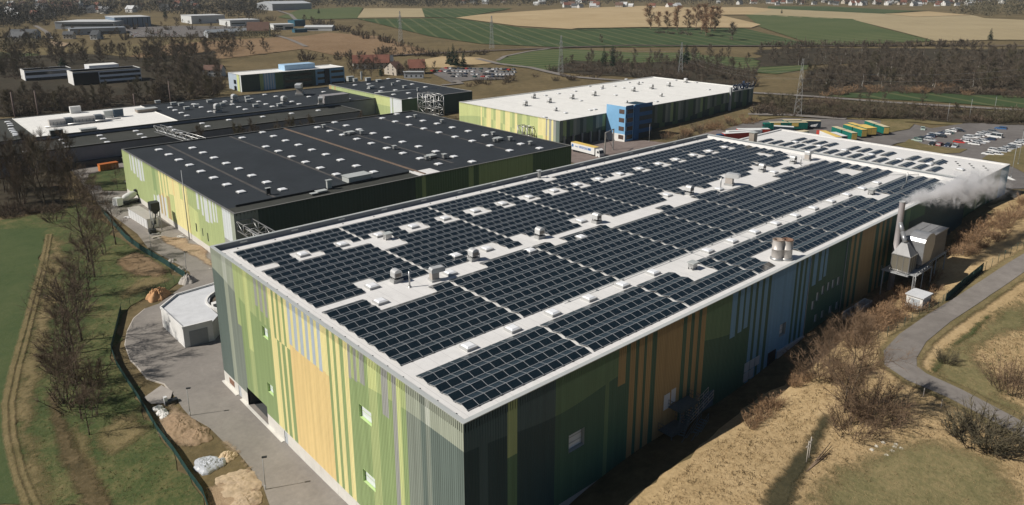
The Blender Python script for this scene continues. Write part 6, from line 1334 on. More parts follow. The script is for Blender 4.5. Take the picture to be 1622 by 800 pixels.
for x,y,h,l in [(95,585,28,'brown thicket under the widest grove tree'),(110,640,34,'brown thicket at the feet of the lowest grove trees'),(88,560,30,'brown thicket on the meadow side of the grove'),(140,600,30,'brown thicket between grove and fence'),(120,500,26,'brown thicket beneath the slim grove tree'),(100,470,30,'brown thicket at the meadow edge beneath the grove')]: one(BS,x,y,h,l,'shrub','brown thickets under the left grove',None,1.4)
def scatter(poly,count,kinds,hr,label,cat,group,sq=(.85,1.2),avoid=(),seed=1):
    r=random.Random(seed); xs=[p[0] for p in poly]; ys=[p[1] for p in poly]; n=0; tries=0
    while n<count and tries<count*40:
        tries+=1; x=r.uniform(min(xs),max(xs)); y=r.uniform(min(ys),max(ys))
        if not inside(x,y,poly): continue
        p=G(x,y)
        if any(a[0]<p[0]<a[1] and a[2]<p[1]<a[3] for a in avoid): continue
        k=kinds[r.randrange(len(kinds))]; plant(k,p,r.uniform(*hr),label,cat,group,r.uniform(0,6.28),r.uniform(*sq)); n+=1
def scatter_mass(name,poly,count,kinds,hr,label,seed,sq=(.85,1.2),avoid=()):
    r=random.Random(seed); xs=[p[0] for p in poly]; ys=[p[1] for p in poly]; V=[];Fc=[];Mi=[];off=0;n=0;src={}
    mats=[]
    for k in kinds:
        if k in src: continue
        arr=[]
        for me in (k.t,k.c):
            v=np.empty(len(me.vertices)*3); me.vertices.foreach_get('co',v); f=[tuple(p.vertices) for p in me.polygons]; mt=me.materials[0]
            if mt not in mats: mats.append(mt)
            arr.append((v.reshape(-1,3),f,mats.index(mt)))
        src[k]=arr
    while n<count:
        x=r.uniform(min(xs),max(xs)); y=r.uniform(min(ys),max(ys))
        if not inside(x,y,poly): continue
        p=G(x,y)
        n+=1
        if any(a[0]<p[0]<a[1] and a[2]<p[1]<a[3] for a in avoid): continue
        k=kinds[r.randrange(len(kinds))]; s=r.uniform(*hr)/k.H; q=s*r.uniform(*sq); a=r.uniform(0,6.28); ca,sa=math.cos(a),math.sin(a)
        for v,f,mi in src[k]:
            w=np.stack([(v[:,0]*ca-v[:,1]*sa)*q+p[0],(v[:,0]*sa+v[:,1]*ca)*q+p[1],v[:,2]*s+p[2]],-1); V.append(w); Fc+=[tuple(i+off for i in t) for t in f]; Mi+=[mi]*len(f); off+=len(w)
    me=bpy.data.meshes.new(name); me.from_pydata(np.concatenate(V).tolist(),[],Fc)
    for mt in mats: me.materials.append(mt)
    me.polygons.foreach_set('material_index',Mi); o=bpy.data.objects.new(name,me); C.objects.link(o); return stuff(o,label,'wood')
BLD=[(-16,xr+18,yF-4,yB+3),(ox0-2,ox1+2,oy0-2,oy1+2),(rx0-60,rx1+6,ry0-66,ry0+40),(gx0-2,gx1+3,gy0-2,gy1+2),(20,141,116,217),(168,320,152,226)]
scatter([(-15,345),(60,345),(120,322),(118,285),(104,268),(60,275),(-15,285)],24,NB+NS+MT,(14,22),'tall bare tree in the dense stand before the low front hall','tree','dense bare stand at the left edge',(.6,.9),BLD,2)
scatter([(95,330),(170,345),(150,320),(118,285),(100,275)],10,NB,(9,14),'bare tree on the verge between the stand and the lane','tree','bare trees on the lane verge',(.8,1.1),BLD,3)
scatter([(0,345),(85,352),(100,335),(0,330)],16,BS,(2,4),'brown bramble along the upper meadow edge','shrub','brambles at the upper meadow edge',(1.2,1.8),BLD,4)
for i in range(26):
    x=60+i*3.6+rnd.uniform(-1,1); x=x if i<14 else 82+(i-14)*4.6; y=rnd.uniform(221,262); p=(x,y,0); plant(rnd.choice(MO+MT),p,rnd.uniform(8,14),'bare tree in the strip between the dark hall and the low front hall','tree','bare trees between the two dark roofs',None,.8)
OFF=[(0,185),(30,186),(240,166),(345,155),(355,150),(350,125),(345,90),(232,98),(228,150),(110,158),(95,125),(0,112)]
scatter_mass('bare_wood',OFF,150,MT+MO,(7,12),'leafless wood filling the ground around the grey ribbon-window office',105,(1.1,1.6),BLD)
scatter(OFF,46,MT+MO,(8,14),'bare tree in the wood around the grey ribbon-window office','tree','bare wood around the grey office',(.8,1.2),BLD,5)
scatter_mass('bare_wood',[(-20,112),(30,108),(220,98),(350,92),(300,80),(120,84),(-20,94)],90,MT+FT,(8,13),'leafless tree belt behind the grey ribbon-window office',6,(.9,1.3),BLD)
scatter([(215,88),(330,80),(360,70),(420,80),(350,100),(240,98)],20,MT,(8,13),'bare tree at the edge of the dry pasture','tree','bare trees on the dry pasture edge',(.9,1.2),BLD,7)
scatter([(540,118),(560,125),(690,122),(700,112),(640,112),(560,104),(545,112)],26,MT,(7,11),'bare tree around the red-roofed farmhouses','tree','bare trees around the farmhouses',(.8,1.1),BLD,8)
scatter([(470,104),(560,96),(640,88),(640,80),(560,85),(470,92)],20,FB+FT,(3,8),'bare bush on the brown ground behind the blue and green office','bush','bare bushes behind the blue and green office',(1,1.5),BLD,9)
one(CN,718,104,36,'big dark conifer by the crowded car park'); one(CN,724,105,28,'second dark conifer of the clump by the crowded car park'); one(CN,734,106,26,'smallest dark conifer of the clump by the crowded car park'); one(CN,711,102,28,'leftmost dark conifer of the clump by the crowded car park')
one(CN,604,120,22,'lone conifer beside the red-roofed farmhouses'); one(CN,100,106,14,'dark evergreen behind the grey office','tree',None,None,2.2); one(CN,118,43,9,'small dark conifer before the blue-grey warehouse')
one(CN,956,105,34,'left one of two slim conifers beyond the white-roofed hall',sq=.7); one(CN,970,106,36,'right one of two slim conifers beyond the white-roofed hall',sq=.7); one(CN,1086,105,36,'stout conifer beside the lattice pylon beyond the white-roofed hall',sq=1.1); one(CN,1078,104,26,'shorter conifer left of the stout one beyond the white-roofed hall')
for x,y,h,l in [(1568,64,17,'lone spruce among shrubs at the far right field edge'),(1238,22,8,'tiny dark conifer by the far row of houses'),(310,24,14,'dark conifer left of the white block factory'),(262,28,16,'pair of dark conifers behind the far estate'),(505,22,10,'small conifer by the hillside warehouse')]: one(CN,x,y,h,l)
one(MT,570,60,20,'round bare tree alone in the dry pasture','tree',None,None,1.4); one(FT,952,70,14,'bare tree standing alone by the railway'); one(FT,1160,65,25,'bushy tree at the end of the poplar row','tree',None,None,1.4)
for i,(x,y,h) in enumerate([(1030,48,38),(1043,46,26),(1056,47,28),(1073,49,38),(1090,48,30),(1103,47,38),(1112,50,40),(1124,52,38),(1132,50,36),(1118,58,34)]): one(PT,x,y,h,'russet bare poplar in the row across the far tan field','tree','row of russet poplars in the far fields',None,1.5)
scatter([(1020,51),(1130,54),(1145,60),(1030,54)],16,FB,(2.5,5),'dark bush under the russet poplars','bush','bushes under the poplars',(1,1.6),(),10)
scatter([(870,110),(940,112),(1000,120),(1060,125),(1200,140),(1195,118),(1120,100),(1040,98),(990,105),(905,98)],44,MT+MO,(6,11),'bare tree in the scrub behind the white-roofed hall','tree','bare scrub trees behind the white-roofed hall',(.9,1.4),BLD,11)
scatter([(905,104),(935,106),(1020,104),(1100,100),(1190,108),(1150,92),(1040,90),(920,92)],22,MT,(8,13),'taller bare tree on the green beyond the white-roofed hall','tree','taller bare trees on the green',(.8,1.1),BLD,12)
scatter([(735,140),(790,135),(1000,122),(990,112),(800,124),(760,130)],30,FB+BS,(2,4.5),'brown bush along the back of the white-roofed hall','bush','bushes along the back of the white-roofed hall',(1,1.6),BLD,13)
# the brown wood on the right
scatter([(1270,152),(1282,120),(1310,106),(1420,100),(1640,92),(1640,150),(1500,146),(1400,142)],60,MT+MO+MT+MB_,(8,14),'bare tree in the brown wood beyond the truck park','tree','brown wood on the right',(.8,1.2),BLD,14)
scatter_mass('bare_wood',[(1270,150),(1282,120),(1310,106),(1420,100),(1660,92),(1660,150),(1500,146),(1400,142)],190,MT+MO+MT+MB_,(7,12),'deeper part of the brown leafless wood beyond the truck park',114,(1.1,1.6))
scatter_mass('bare_wood',[(1200,104),(1300,106),(1420,102),(1660,96),(1660,82),(1400,79),(1290,77),(1200,82)],120,FT+MT+MB_,(5,10),'leafless belt below the railway on the right',15,(1,1.4))
scatter_mass('brown_scrub',[(1195,184),(1400,190),(1660,202),(1660,184),(1480,173),(1200,156)],170,BS+BD+FB,(2,4.2),'brown scrub filling the strip between grey road and truck park',116,(1.2,1.9))
scatter_mass('brown_scrub',[(870,112),(1000,122),(1200,142),(1195,116),(1100,100),(990,104),(905,100)],130,FB+BS+MT,(3,6.5),'brown scrub behind the white-roofed hall',117,(1.1,1.7),BLD)
scatter_mass('rusty_scrub',[(1335,560),(1410,520),(1470,480),(1500,430),(1555,395),(1640,345),(1640,318),(1570,345),(1520,385),(1470,440),(1400,470),(1330,530)],190,BR,(.8,1.9),'rusty dead growth covering the fenced bank',118,(1.1,1.8),[(92,124,-9,3)])
scatter([(1270,158),(1400,148),(1640,158),(1640,148),(1400,138)],44,BR+BS,(2.5,4.5),'rusty shrub along the front of the brown wood','shrub','shrubs before the brown wood',(1.2,1.9),BLD,16)
scatter([(1205,182),(1300,183),(1400,188),(1640,200),(1640,186),(1480,175),(1340,168),(1205,158)],60,BS+MO+BD,(2.5,5.5),'brown shrub in the strip between grey road and truck park','shrub','shrubs between the grey road and the truck park',(1.1,1.7),BLD,17)
for x,y,h in [(1315,162,14),(1327,162,16),(1360,164,14),(1375,165,18),(1400,166,16),(1460,166,20)]: one(MT,x,y,h,'bare roadside tree on the edge of the right green field','tree','roadside trees by the right green field')
for i in range(20): x=1210+i*17+rnd.uniform(-5,5); one(FB,x,73+(i%3)*.6,rnd.uniform(7,12),'dark bush along the railway on the right','bush','bushes along the railway',None,1.5)
for i in range(30): f=i/29; x=485+195*f+rnd.uniform(-3,3); y=36+50*f+rnd.uniform(-2,2); one(FT+FB,x,y,rnd.uniform(8,13),'bare tree of the hedge running diagonally past the dry pasture','tree','diagonal hedge past the dry pasture',None,1.3)
for i in range(26): f=i/25; x=600+170*f; y=84+6*math.sin(f*3)+rnd.uniform(-2,2); one(FB+FT,x,y,rnd.uniform(6,11),'bush of the hedge between pasture and green field','bush','hedge between pasture and green field',None,1.4)
# right bank vegetation
one(NR,1335,652,150,'big many-stemmed bare tree with tangled twigs on the right bank','tree',None,None,1.1); one(NR,1318,605,80,'bare brown tree behind the tangled one on the right bank','tree',None,None,1.0)
for x,y,h,l in [(1378,650,46,'spreading leafless shrub right of the tangled tree'),(1352,685,36,'low twiggy shrub below the tangled tree'),(1392,668,34,'low bare shrub farthest right below the tangled tree'),(1300,592,40,'bare shrub left of the tangled tree, at the shade edge')]: one(RS,x,y,h,l,'shrub',None,None,1.5)
for x,y,h,l in [(1545,698,38,'dark dense shrub beside the lower path'),(1574,706,36,'dark dense shrub right of its twin by the lower path')]: one(BD,x,y,h,l,'shrub',None,None,1.4)
one(RS,1600,620,42,'bare shrub above the lower path at the right edge','shrub'); one(BD,1500,575,18,'small dark shrub inside the path bend','shrub')
scatter([(1335,560),(1410,520),(1470,480),(1500,430),(1555,395),(1622,350),(1622,320),(1570,345),(1520,385),(1470,440),(1400,470),(1330,530)],60,BR,(1.3,2.8),'rusty leafless shrub on the bank between fence and warehouse','shrub','rusty shrubs on the fenced bank',(1.0,1.6),[(90,124,-3,3)],18)
scatter([(1190,680),(1280,600),(1330,540),(1310,560),(1240,620),(1180,670)],18,BR,(1,2.2),'thin rusty shrub on the edge of the warehouse shade','shrub','shrubs on the shade edge',(1,1.4),(),19)
scatter([(1060,226),(1140,206),(1200,196),(1190,188),(1100,205),(1045,222)],34,BR+BS,(1.5,4),'autumn-brown shrub below the shaded wall of the white-roofed hall','shrub','shrubs below the white-roofed hall',(1,1.5),[(168,320,155,226)],20)
scatter_mass('estate_hedges',[(60,38),(180,34),(300,30),(440,30),(440,60),(330,66),(200,64),(80,60)],110,FT+FB,(4,9),'trees and hedges between the buildings of the far estate',119,(1,1.5))
scatter_mass('bare_wood',[(-20,64),(40,52),(80,62),(100,74),(60,82),(-20,80)],40,FT,(6,11),'leafless trees around the houses at the left edge',120,(1,1.4))
scatter_mass('bare_wood',[(250,78),(330,70),(420,72),(430,84),(350,96),(240,96)],36,FT+MT,(7,12),'leafless belt along the front of the dry pasture',121,(1,1.3),BLD)
scatter_mass('undergrowth',OFF,170,FB+BS,(2,4.5),'dark undergrowth below the trees around the grey office',122,(1.5,2.4),BLD)
scatter_mass('undergrowth',[(1270,152),(1282,118),(1420,98),(1660,90),(1660,152),(1500,148),(1400,144)],160,FB+BS,(2,4.5),'brown undergrowth inside the wood beyond the truck park',123,(1.5,2.4))
scatter_mass('undergrowth',[(30,186),(235,168),(228,150),(110,158),(95,140),(20,150)],90,FB+BS,(1.0,2.2),'low brown scrub in front of the grey ribbon-window office',124,(1.6,2.6),[(ox0-2,ox1+2,oy0-2,oy1+2),(rx0-3,rx1+3,ry0-1,ry0+40)])
# far woods as masses
def mass(name,poly,count,hr,mat,label,seed,cat='wood'):
    r=random.Random(seed); m=MB(); xs=[p[0] for p in poly]; ys=[p[1] for p in poly]; n=0
    while n<count:
        x=r.uniform(min(xs),max(xs)); y=r.uniform(min(ys),max(ys))
        if not inside(x,y,poly): continue
        p=Vector(G(x,y).tolist()); h=r.uniform(*hr); w=h*r.uniform(.28,.45); n+=1
        m.tube(p,p+Vector((0,0,h*.7)),.25,.1,3,0,False)
        for _ in range(26):
            v=rv(r); q=p+Vector((v.x*w,v.y*w,h*.58+v.z*h*.4)); tri(m,q,(v+rv(r)*.6+Vector((0,0,.5))).normalized(),h*.32,h*.10,r)
    return stuff(m.build(name,mat),label,cat)
mass('far_woods',[(-30,8),(130,2),(300,-4),(440,-4),(440,14),(400,30),(320,26),(250,22),(140,24),(60,40),(-30,50)],1100,(9,16),W_far,'dark leafless woods and gardens around the village top left',31)
mass('far_woods',[(430,-6),(700,-6),(1030,-6),(1030,5),(880,10),(700,12),(560,11),(500,14),(440,10)],800,(10,18),W_far,'dark leafless woods along the top centre horizon',32)
mass('far_woods',[(1020,-8),(1700,-8),(1700,6),(1500,9),(1300,9),(1100,9),(1020,8)],900,(9,16),W_far,'hazy trees between the houses of the town top right',33)
mass('far_woods',[(1505,24),(1520,12),(1620,8),(1720,10),(1720,34),(1622,30),(1560,28)],160,(10,15),W_olive,'wooded knoll behind the tan fields at the far right',34)
mass('far_woods',[(-30,84),(-30,60),(60,64),(70,78),(20,84)],70,(6,10),W_olive,'garden trees around the houses at the left edge',35)
mass('far_woods',[(240,66),(420,60),(430,52),(330,54),(330,64),(240,70)],90,(4,9),W_olive,'hedges and trees along the grey row of far houses',36)
# ================================================================ lamps, fences, pylons, yard clutter
def street_lamp(p,h,label,group,two=False,rz=0):
    t=thing('street_lamp',label,'street lamp',(p[0],p[1],p[2]),rz,group); m=MB(); m.tube((0,0,-.2),(0,0,h),.075,.05,6); m.tube((0,0,0),(0,0,.9),.1,.1,6); m.build('pole',M_steelp,t,True); m=MB(); m.box(-.1,-.16,h-.06,.6,.16,h+.08)
    if two: m.box(-.6,-.16,h-.06,-.1,.16,h+.08)
    m.build('lamp_head',M_blackm,t,True); return t
for px,py,l,h in [(301.5,659.5,'grey street lamp by the dirt heap on the yard road',5.2),(421,776.5,'nearest grey street lamp at the bottom of the yard road',5.4),(296,432,'grey street lamp at the narrow end of the yard road',5.5),(240,398,'farther grey street lamp on the lane beside the fence',5.5)]: street_lamp(G(px,py),h,l,'street lamps of the yard road',False,R(-28))
for i,(px,py,h) in enumerate([(1601,283,12),(1612,262,12),(1643,240,12),(1500,193,9),(1535,190,10),(1574,182,9)]): street_lamp(G(px,py),h,['tall car-park lamp on a concrete foot by the white extension','second tall lamp at the right edge of the car park','third tall lamp at the right edge of the car park','slim lamp at the left back of the car park','slim lamp at the middle back of the car park','slim lamp at the right back of the car park'][i],'lamps of the right-hand car park',True)
b=G(1600,285); m=MB(); m.box(-2.2,-.5,-.3,2.2,.5,.5); o=m.build('lamp_plinth',M_concl); o.location=b.tolist(); o.rotation_euler=(0,0,.7); tag(o,'pale concrete block at the foot of the tall car-park lamp','block')
for i,(px,py,h) in enumerate([(1028,226,8),(973,222,8),(548,338,6),(823,272,6)]):
    q=G(px,py) if i<2 else np.array([Zp(px,py,2.0)[0],110.,1.0]); street_lamp(q,h,['lamp post before the blue office tower','lamp post left of the blue office tower','small lamp in the gap between the two big roofs, left','small lamp in the gap between the two big roofs, right'][i],'lamps between the halls')
def fence(pts,h,label,screen=None,posts=2.5,world=False,name='mesh_fence'):
    P=[G(*p) for p in pts]; t=thing(name,label,'fence',P[0]); m=MB(); s=MB(); base=P[0]
    for a,b in zip(P,P[1:]):
        d=b-a; L=float(np.linalg.norm(d[:2])); n=max(1,int(L/posts))
        for i in range(n+1):
            q=a+d*i/n-base; q[2]=T(*(a+d*i/n)[:2])-base[2]; m.tube(q-np.array([0,0,.2]),q+np.array([0,0,h]),.045,.045,5)
        for i in range(n):
            q=a+d*i/n; r=a+d*(i+1)/n; q=q-base; r=r-base; q[2]=T(*(a+d*i/n)[:2])-base[2]; r[2]=T(*(a+d*(i+1)/n)[:2])-base[2]
            if screen: u=np.array([0,0,.05]); v=np.array([0,0,h-.05]); s.face([q+u,r+u,r+v,q+v])
            else:
                for k in range(7): z=np.array([0,0,.1+k*(h-.15)/6]); s.tube(q+z,r+z,.014,.014,3,0,False)
                nn=max(2,int(np.linalg.norm((r-q)[:2])/.5))
                for k in range(nn): w_=q+(r-q)*k/nn; s.tube(w_+np.array([0,0,.05]),w_+np.array([0,0,h-.05]),.01,.01,3,0,False)
    m.build('post',M('green_post',(.025,.06,.045),.6,.1),t,True); s.build('screen' if screen else 'wire_mesh',screen or M('mesh_wire',(.03,.06,.05),.6,.1),t,True); return t
M_screen=M('green_screen',(.012,.045,.040),.85,.25,1.2)
fence([(192,492),(183,530),(176.5,555),(185,580),(202,607),(225,642),(250,685),(275,717),(300,755),(322,785),(332,815)],1.35,'dark green privacy fence curving down the left edge of the yard',M_screen)
fence([(192,492),(206,483),(232,470),(262,455),(290,441)],1.8,'open wire fence on brown posts above the sand heap',None)
fence([(294,441),(262,420),(226,399),(200,380),(178,356),(160,334)],1.8,'dark green privacy fence running up along the lane',M_screen)
fence([(1390,541),(1420,527),(1455,505),(1485,490),(1500,476),(1530,452),(1560,430),(1600,405),(1640,380)],2.0,'dark mesh fence along the bank above the path',M('mesh_shade',(.03,.05,.04),.9,.3,1.5) if False else None,2.5)
fence([(1497,480),(1516,463),(1535,447),(1556,430)],1.9,'stretch of dark screened fence panels above the path',M_screen,2.5,name='screened_fence')
for i,(px,py) in enumerate([(1612,718),(1490,648),(1462,630),(1281,728),(1277,735)]):
    b=G(px,py); m=MB(); m.tube((0,0,-.3),(.05,0,1.5 if i<3 else 3.2),.07,.05,5); 
    if i>2: m.tube((-.6,0,2.6),(.6,0,2.6),.04,.04,4)
    o=m.build('wooden_post',M('weathered_wood',(.42,.38,.33),.9,.2)); o.location=b.tolist(); tag(o,['grey fence post at the lower right edge by the dark shrubs','grey fence post right below the path bend','leaning fence post nearest the path bend','pale pole with a crossbar in the ditch of the right bank','second pale pole beside the crossbar pole'][i],'post')
def pylon(px,py,hp,label,arms=3,kind='lattice',sc=1.0):
    p=G(px,py); H=hpx(p,hp); t=thing('power_pylon',label,'pylon',p,YAW-.35,'lattice power pylons'); m=MB(); d=MB(); bw=H*.1; n=9; r=max(.04,.00013*dist(p))
    def w(f): return bw*(1-f)**1.1*.5+.35
    for sx in (-1,1):
        for sy in (-1,1):
            for i in range(n): f,g=i/n,(i+1)/n; m.tube((sx*w(f),sy*w(f),H*f-(.5 if i==0 else 0)),(sx*w(g),sy*w(g),H*g),r,r,4,0,False)
    for i in range(n):
        f,g=i/n,(i+1)/n
        for (ax,ay,bx_,by_) in ((-1,-1,1,-1),(-1,1,1,1),(-1,-1,-1,1),(1,-1,1,1)):
            d.tube((ax*w(f),ay*w(f),H*f),(bx_*w(g),by_*w(g),H*g),r*.7,r*.7,3,0,False); d.tube((bx_*w(f),by_*w(f),H*f),(ax*w(g),ay*w(g),H*g),r*.7,r*.7,3,0,False)
    m.build('leg_frame',M_steelp,t,True); d.build('bracing',M_steelp,t,True); ends=[]
    for k in range(arms):
        z=H*(.70+.12*k); L=H*(.16-.03*k) if arms>1 else H*.13; a=MB()
        for s in (-1,1):
            a.tube((0,0,z),(s*L,0,z),r,r*.7,4); a.tube((0,0,z+H*.035),(s*L,0,z),r*.8,r*.6,4); a.tube((s*L,0,z),(s*L,0,z-1.4),.09,.09,4); c_,s_=math.cos(YAW-1.3),math.sin(YAW-1.3); ends.append(Vector((p[0]+s*L*c_,p[1]+s*L*s_,p[2]+z-1.4)))
        a.build('crossarm',M_steelp,t,True)
    return ends
e1=pylon(1263,184,84,'lattice pylon standing behind the truck park',2); e2=pylon(1077,124,54,'lattice pylon before the stout conifer',2); e3=pylon(888,116,58,'lattice pylon beyond the white-roofed hall',2); e4=pylon(779,77,50,'lattice pylon at the edge of the green fields',2); e5=pylon(635,68,48,'farther lattice pylon in the diagonal hedge',2)
def span(A,B,label,name='power_line'):
    m=MB()
    for a,b in zip(A,B):
        pr=a; n=14; sag=(b-a).length*.025
        for i in range(1,n+1): f=i/n; q=a.lerp(b,f)-Vector((0,0,sag*4*f*(1-f))); m.tube(pr,q,.025,.025,3,0,False); pr=q
    tag(m.build(name,M('wire_grey',(.30,.30,.29),.5,.05)),label,'power line')
span(e1,e2,'power line wires strung from the truck-park pylon to the conifer pylon'); span(e2,e3,'power line wires from the conifer pylon to the one behind the white-roofed hall'); span(e3,e4,'power line wires from behind the white-roofed hall to the green fields'); span(e4,e5,'power line wires from the green fields to the diagonal hedge')
e6=[v+Vector((260,-90,2)) for v in e1]; span(e1,e6,'power line wires leaving the truck-park pylon towards the right')
# yard clutter on the left
def heap(px,py,rad,h,mat,label,cat,name,seed,sq=1.0):
    """loose heap: a rough mound that runs out flat into the ground"""
    from mathutils import noise
    r=random.Random(seed); p=G(px,py); off=Vector((r.uniform(0,50),r.uniform(0,50),0)); nr,na=26,72; m=MB(); tarp='tarp' in name; st='boulder' in name or name=='stone'; g=[]
    for i in range(nr+1):
        f=i/nr; row=[]
        for k in range(na):
            a=2*math.pi*k/na; o=rad*(1+.38*noise.noise(Vector((math.cos(a)*1.3,math.sin(a)*1.3,0))+off)+.12*noise.noise(Vector((math.cos(a)*5,math.sin(a)*5,3))+off)); x,y=o*f*math.cos(a),o*f*sq*math.sin(a); q=Vector((x/rad,y/rad,0))
            prof=math.sqrt(max(0,1-f*f)) if st or tarp else (1-f)**.85*(1+.5*f)
            z=h*prof*(.62+.75*(.5+.5*noise.noise(q*1.7+off)))+h*(1-f*f)*(.30*noise.noise(q*4+off)+.20*noise.noise(q*10+off)+.12*noise.noise(q*22+off))
            if tarp: z+=h*.35*(1-f*f)*(abs(noise.noise(q*3.5+off))-.2)
            row.append(m.vv((x,y,z-.03-.25*(f==1))))
        g.append(row)
    for i in range(nr):
        for k in range(na): l=(k+1)%na; m.f.append([g[i][k],g[i+1][k],g[i+1][l],g[i][l]]); m.m.append(0); m.c.append(None); m.sm.append(not tarp or True)
    o=m.build(name,mat); o.location=(p[0],p[1],p[2]+.03); return tag(o,label,cat)
M_sand=M('orange_sand',(.47,.27,.135),.95,.2,.8); M_rub=M('rubble_grey',(.40,.37,.33),.95,.35,2.0); M_tarp=M('grey_tarpaulin',(.40,.42,.45),.45,.12,1.0,0,.5); M_soilh=M('soil_heap',(.27,.19,.12),.95,.3,1.2)
heap(250,472,2.5,2.3,M_sand,'orange sand heap against the fence above the concrete garage','heap','sand_heap',1)
heap(299,447,2.0,2.0,M_rub,'heap of broken grey concrete at the turn of the yard road','heap','rubble_heap',2)
heap(273,414,1.2,.9,M_rub,'small pale rubble pile on the verge, nearest the lane','heap','rubble_heap',3); heap(285,428,1.3,.9,M_rub,'small pale rubble pile beside the green fence end','heap','rubble_heap',4)
heap(328,737,1.9,.7,M_tarp,'crumpled grey tarpaulin sheet covering a heap by the dirt patch','tarpaulin','tarpaulin_heap',5,1.2)
heap(345,735,1.3,.6,M_tarp,'smaller fold of grey tarpaulin joined to the big covered heap','tarpaulin','tarpaulin_heap',6,.9)
heap(360,724,1.5,.7,M('tan_rubble',(.48,.37,.24),.95,.3,1.5),'tan heap of stones beside the tarpaulin','heap','stone_heap',7)
heap(285,676,3.0,.8,M_soilh,'long brown soil heap between fence and yard road','heap','soil_heap',8,1.5); heap(312,690,2.4,.8,M_soilh,'second brown soil heap nearer the road','heap','soil_heap',9,1.2)
heap(374,768,3.3,.5,M('tan_soil',(.40,.31,.21),.95,.3,1.2),'broad tan soil mound at the bottom of the yard road','heap','soil_heap',10,1.2)
heap(388,792,2.6,.6,M('tan_soil',(.46,.34,.21)),'lower lump of the tan soil mound at the frame bottom','heap','soil_heap',11)
for i,(px,py,s) in enumerate([(256,655,.9),(262,658,.7),(250,648,.8),(259,662,.6)]): heap(px,py,s,s*.7,M_concl,['largest','second','upper left','lowest'][i]+' pale boulder of the small group by the gravel patch','boulder','boulder',20+i)
b=G(263,641); m=MB(); m.box(-.25,-.3,0,.25,.3,1.5); o=m.build('white_cabinet',M('cabinet_white',(.66,.66,.65),.5,.05)); o.location=b.tolist(); tag(o,'small white utility cabinet on the gravel patch by the road','cabinet')
b=G(272,639); m=MB(); m.box(-1.0,-.5,0,1.0,.5,.7); m.box(-.9,-.4,.7,.9,.4,.72); o=m.build('black_pallet_box',M_blackm); o.location=b.tolist(); tag(o,'low black box beside the white utility cabinet','box')
p=MB()
for i,(px,py) in enumerate([(303,590),(300,600),(280,608),(321,607),(335,617),(247,522)]):
    q=G(px,py); m=MB(); m.box(-.45,-.45,0,.45,.45,.09); o=m.build('manhole_cover',M_concl if i!=3 else M('rusty_cover',(.20,.13,.09),.8,.2)); o.location=(q[0],q[1],q[2]+.03); o.rotation_euler=(0,0,rnd.uniform(0,1.5)); tag(o,['topmost pale manhole cover of the yard cluster','pale manhole cover just below the topmost one','leftmost pale manhole cover of the yard cluster','rusty brown manhole cover in the yard','lowest pale manhole cover of the yard','lone square pale cover beside the concrete garage'][i],'manhole cover')
# debris strewn along the dark hall
r=random.Random(9); 
for i,(px,py,mt,l) in enumerate([(197,321,M_white,'white slab propped by the mixer lorry'),(208,345,M_white,'long white barrier beside the site container'),(238,369,M_rub,'pile of pale planks before the filter stand'),(247,372,M_steel,'steel hopper part lying before the filter stand'),(254,378,M_rub,'grey pallet near the grey mast foot'),(283,378,M_white,'small white block by the grey mast foot')]):
    q=G(px,py); m=MB()
    for k in range(5): m.obox((r.uniform(-1.2,1.2),r.uniform(-.8,.8),k*.12),(r.uniform(.8,2.4),r.uniform(.3,.9),.16),r.uniform(0,3))
    o=m.build('building_debris',mt); o.location=q.tolist(); tag(o,l,'debris')
# pale stones on the hill turf, dead branches
for i,(px,py) in enumerate([(1399,702),(1419,705),(1417,709),(1413,715),(1427,711),(1404,722),(1388,708),(1381,713)]): heap(px,py,.32,.2,M('limestone',(.52,.48,.40),.9,.1),'pale stone lying with others on the turf of the right hill','stone','stone',40+i)['group']='pale stones on the right hill'
m=MB(); a=G(1277,748); b=G(1318,716); 
for k in range(3): m.tube(a+np.array([k*.3,0,.1]),b+np.array([k*.6,.4*k,.25+.1*k]),.12,.03,5)
tag(m.build('fallen_branch',B_tan),'dead fallen branches below the big tangled tree','branch')
# dark ditch down the right bank
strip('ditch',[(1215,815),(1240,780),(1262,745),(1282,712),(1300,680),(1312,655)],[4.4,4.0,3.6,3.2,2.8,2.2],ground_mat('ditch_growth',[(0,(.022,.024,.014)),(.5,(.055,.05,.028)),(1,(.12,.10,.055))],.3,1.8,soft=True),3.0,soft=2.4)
strip('ditch',[(166,820),(148,790),(128,755),(108,720),(100,690),(90,660),(78,620)],[4.2,4.4,4.4,4.0,3.6,3.2,2.6],ground_mat('ditch_growth_left',[(0,(.03,.03,.016)),(.5,(.09,.07,.036)),(1,(.20,.15,.085))],.3,1.8,soft=True),3.0,soft=2.6)
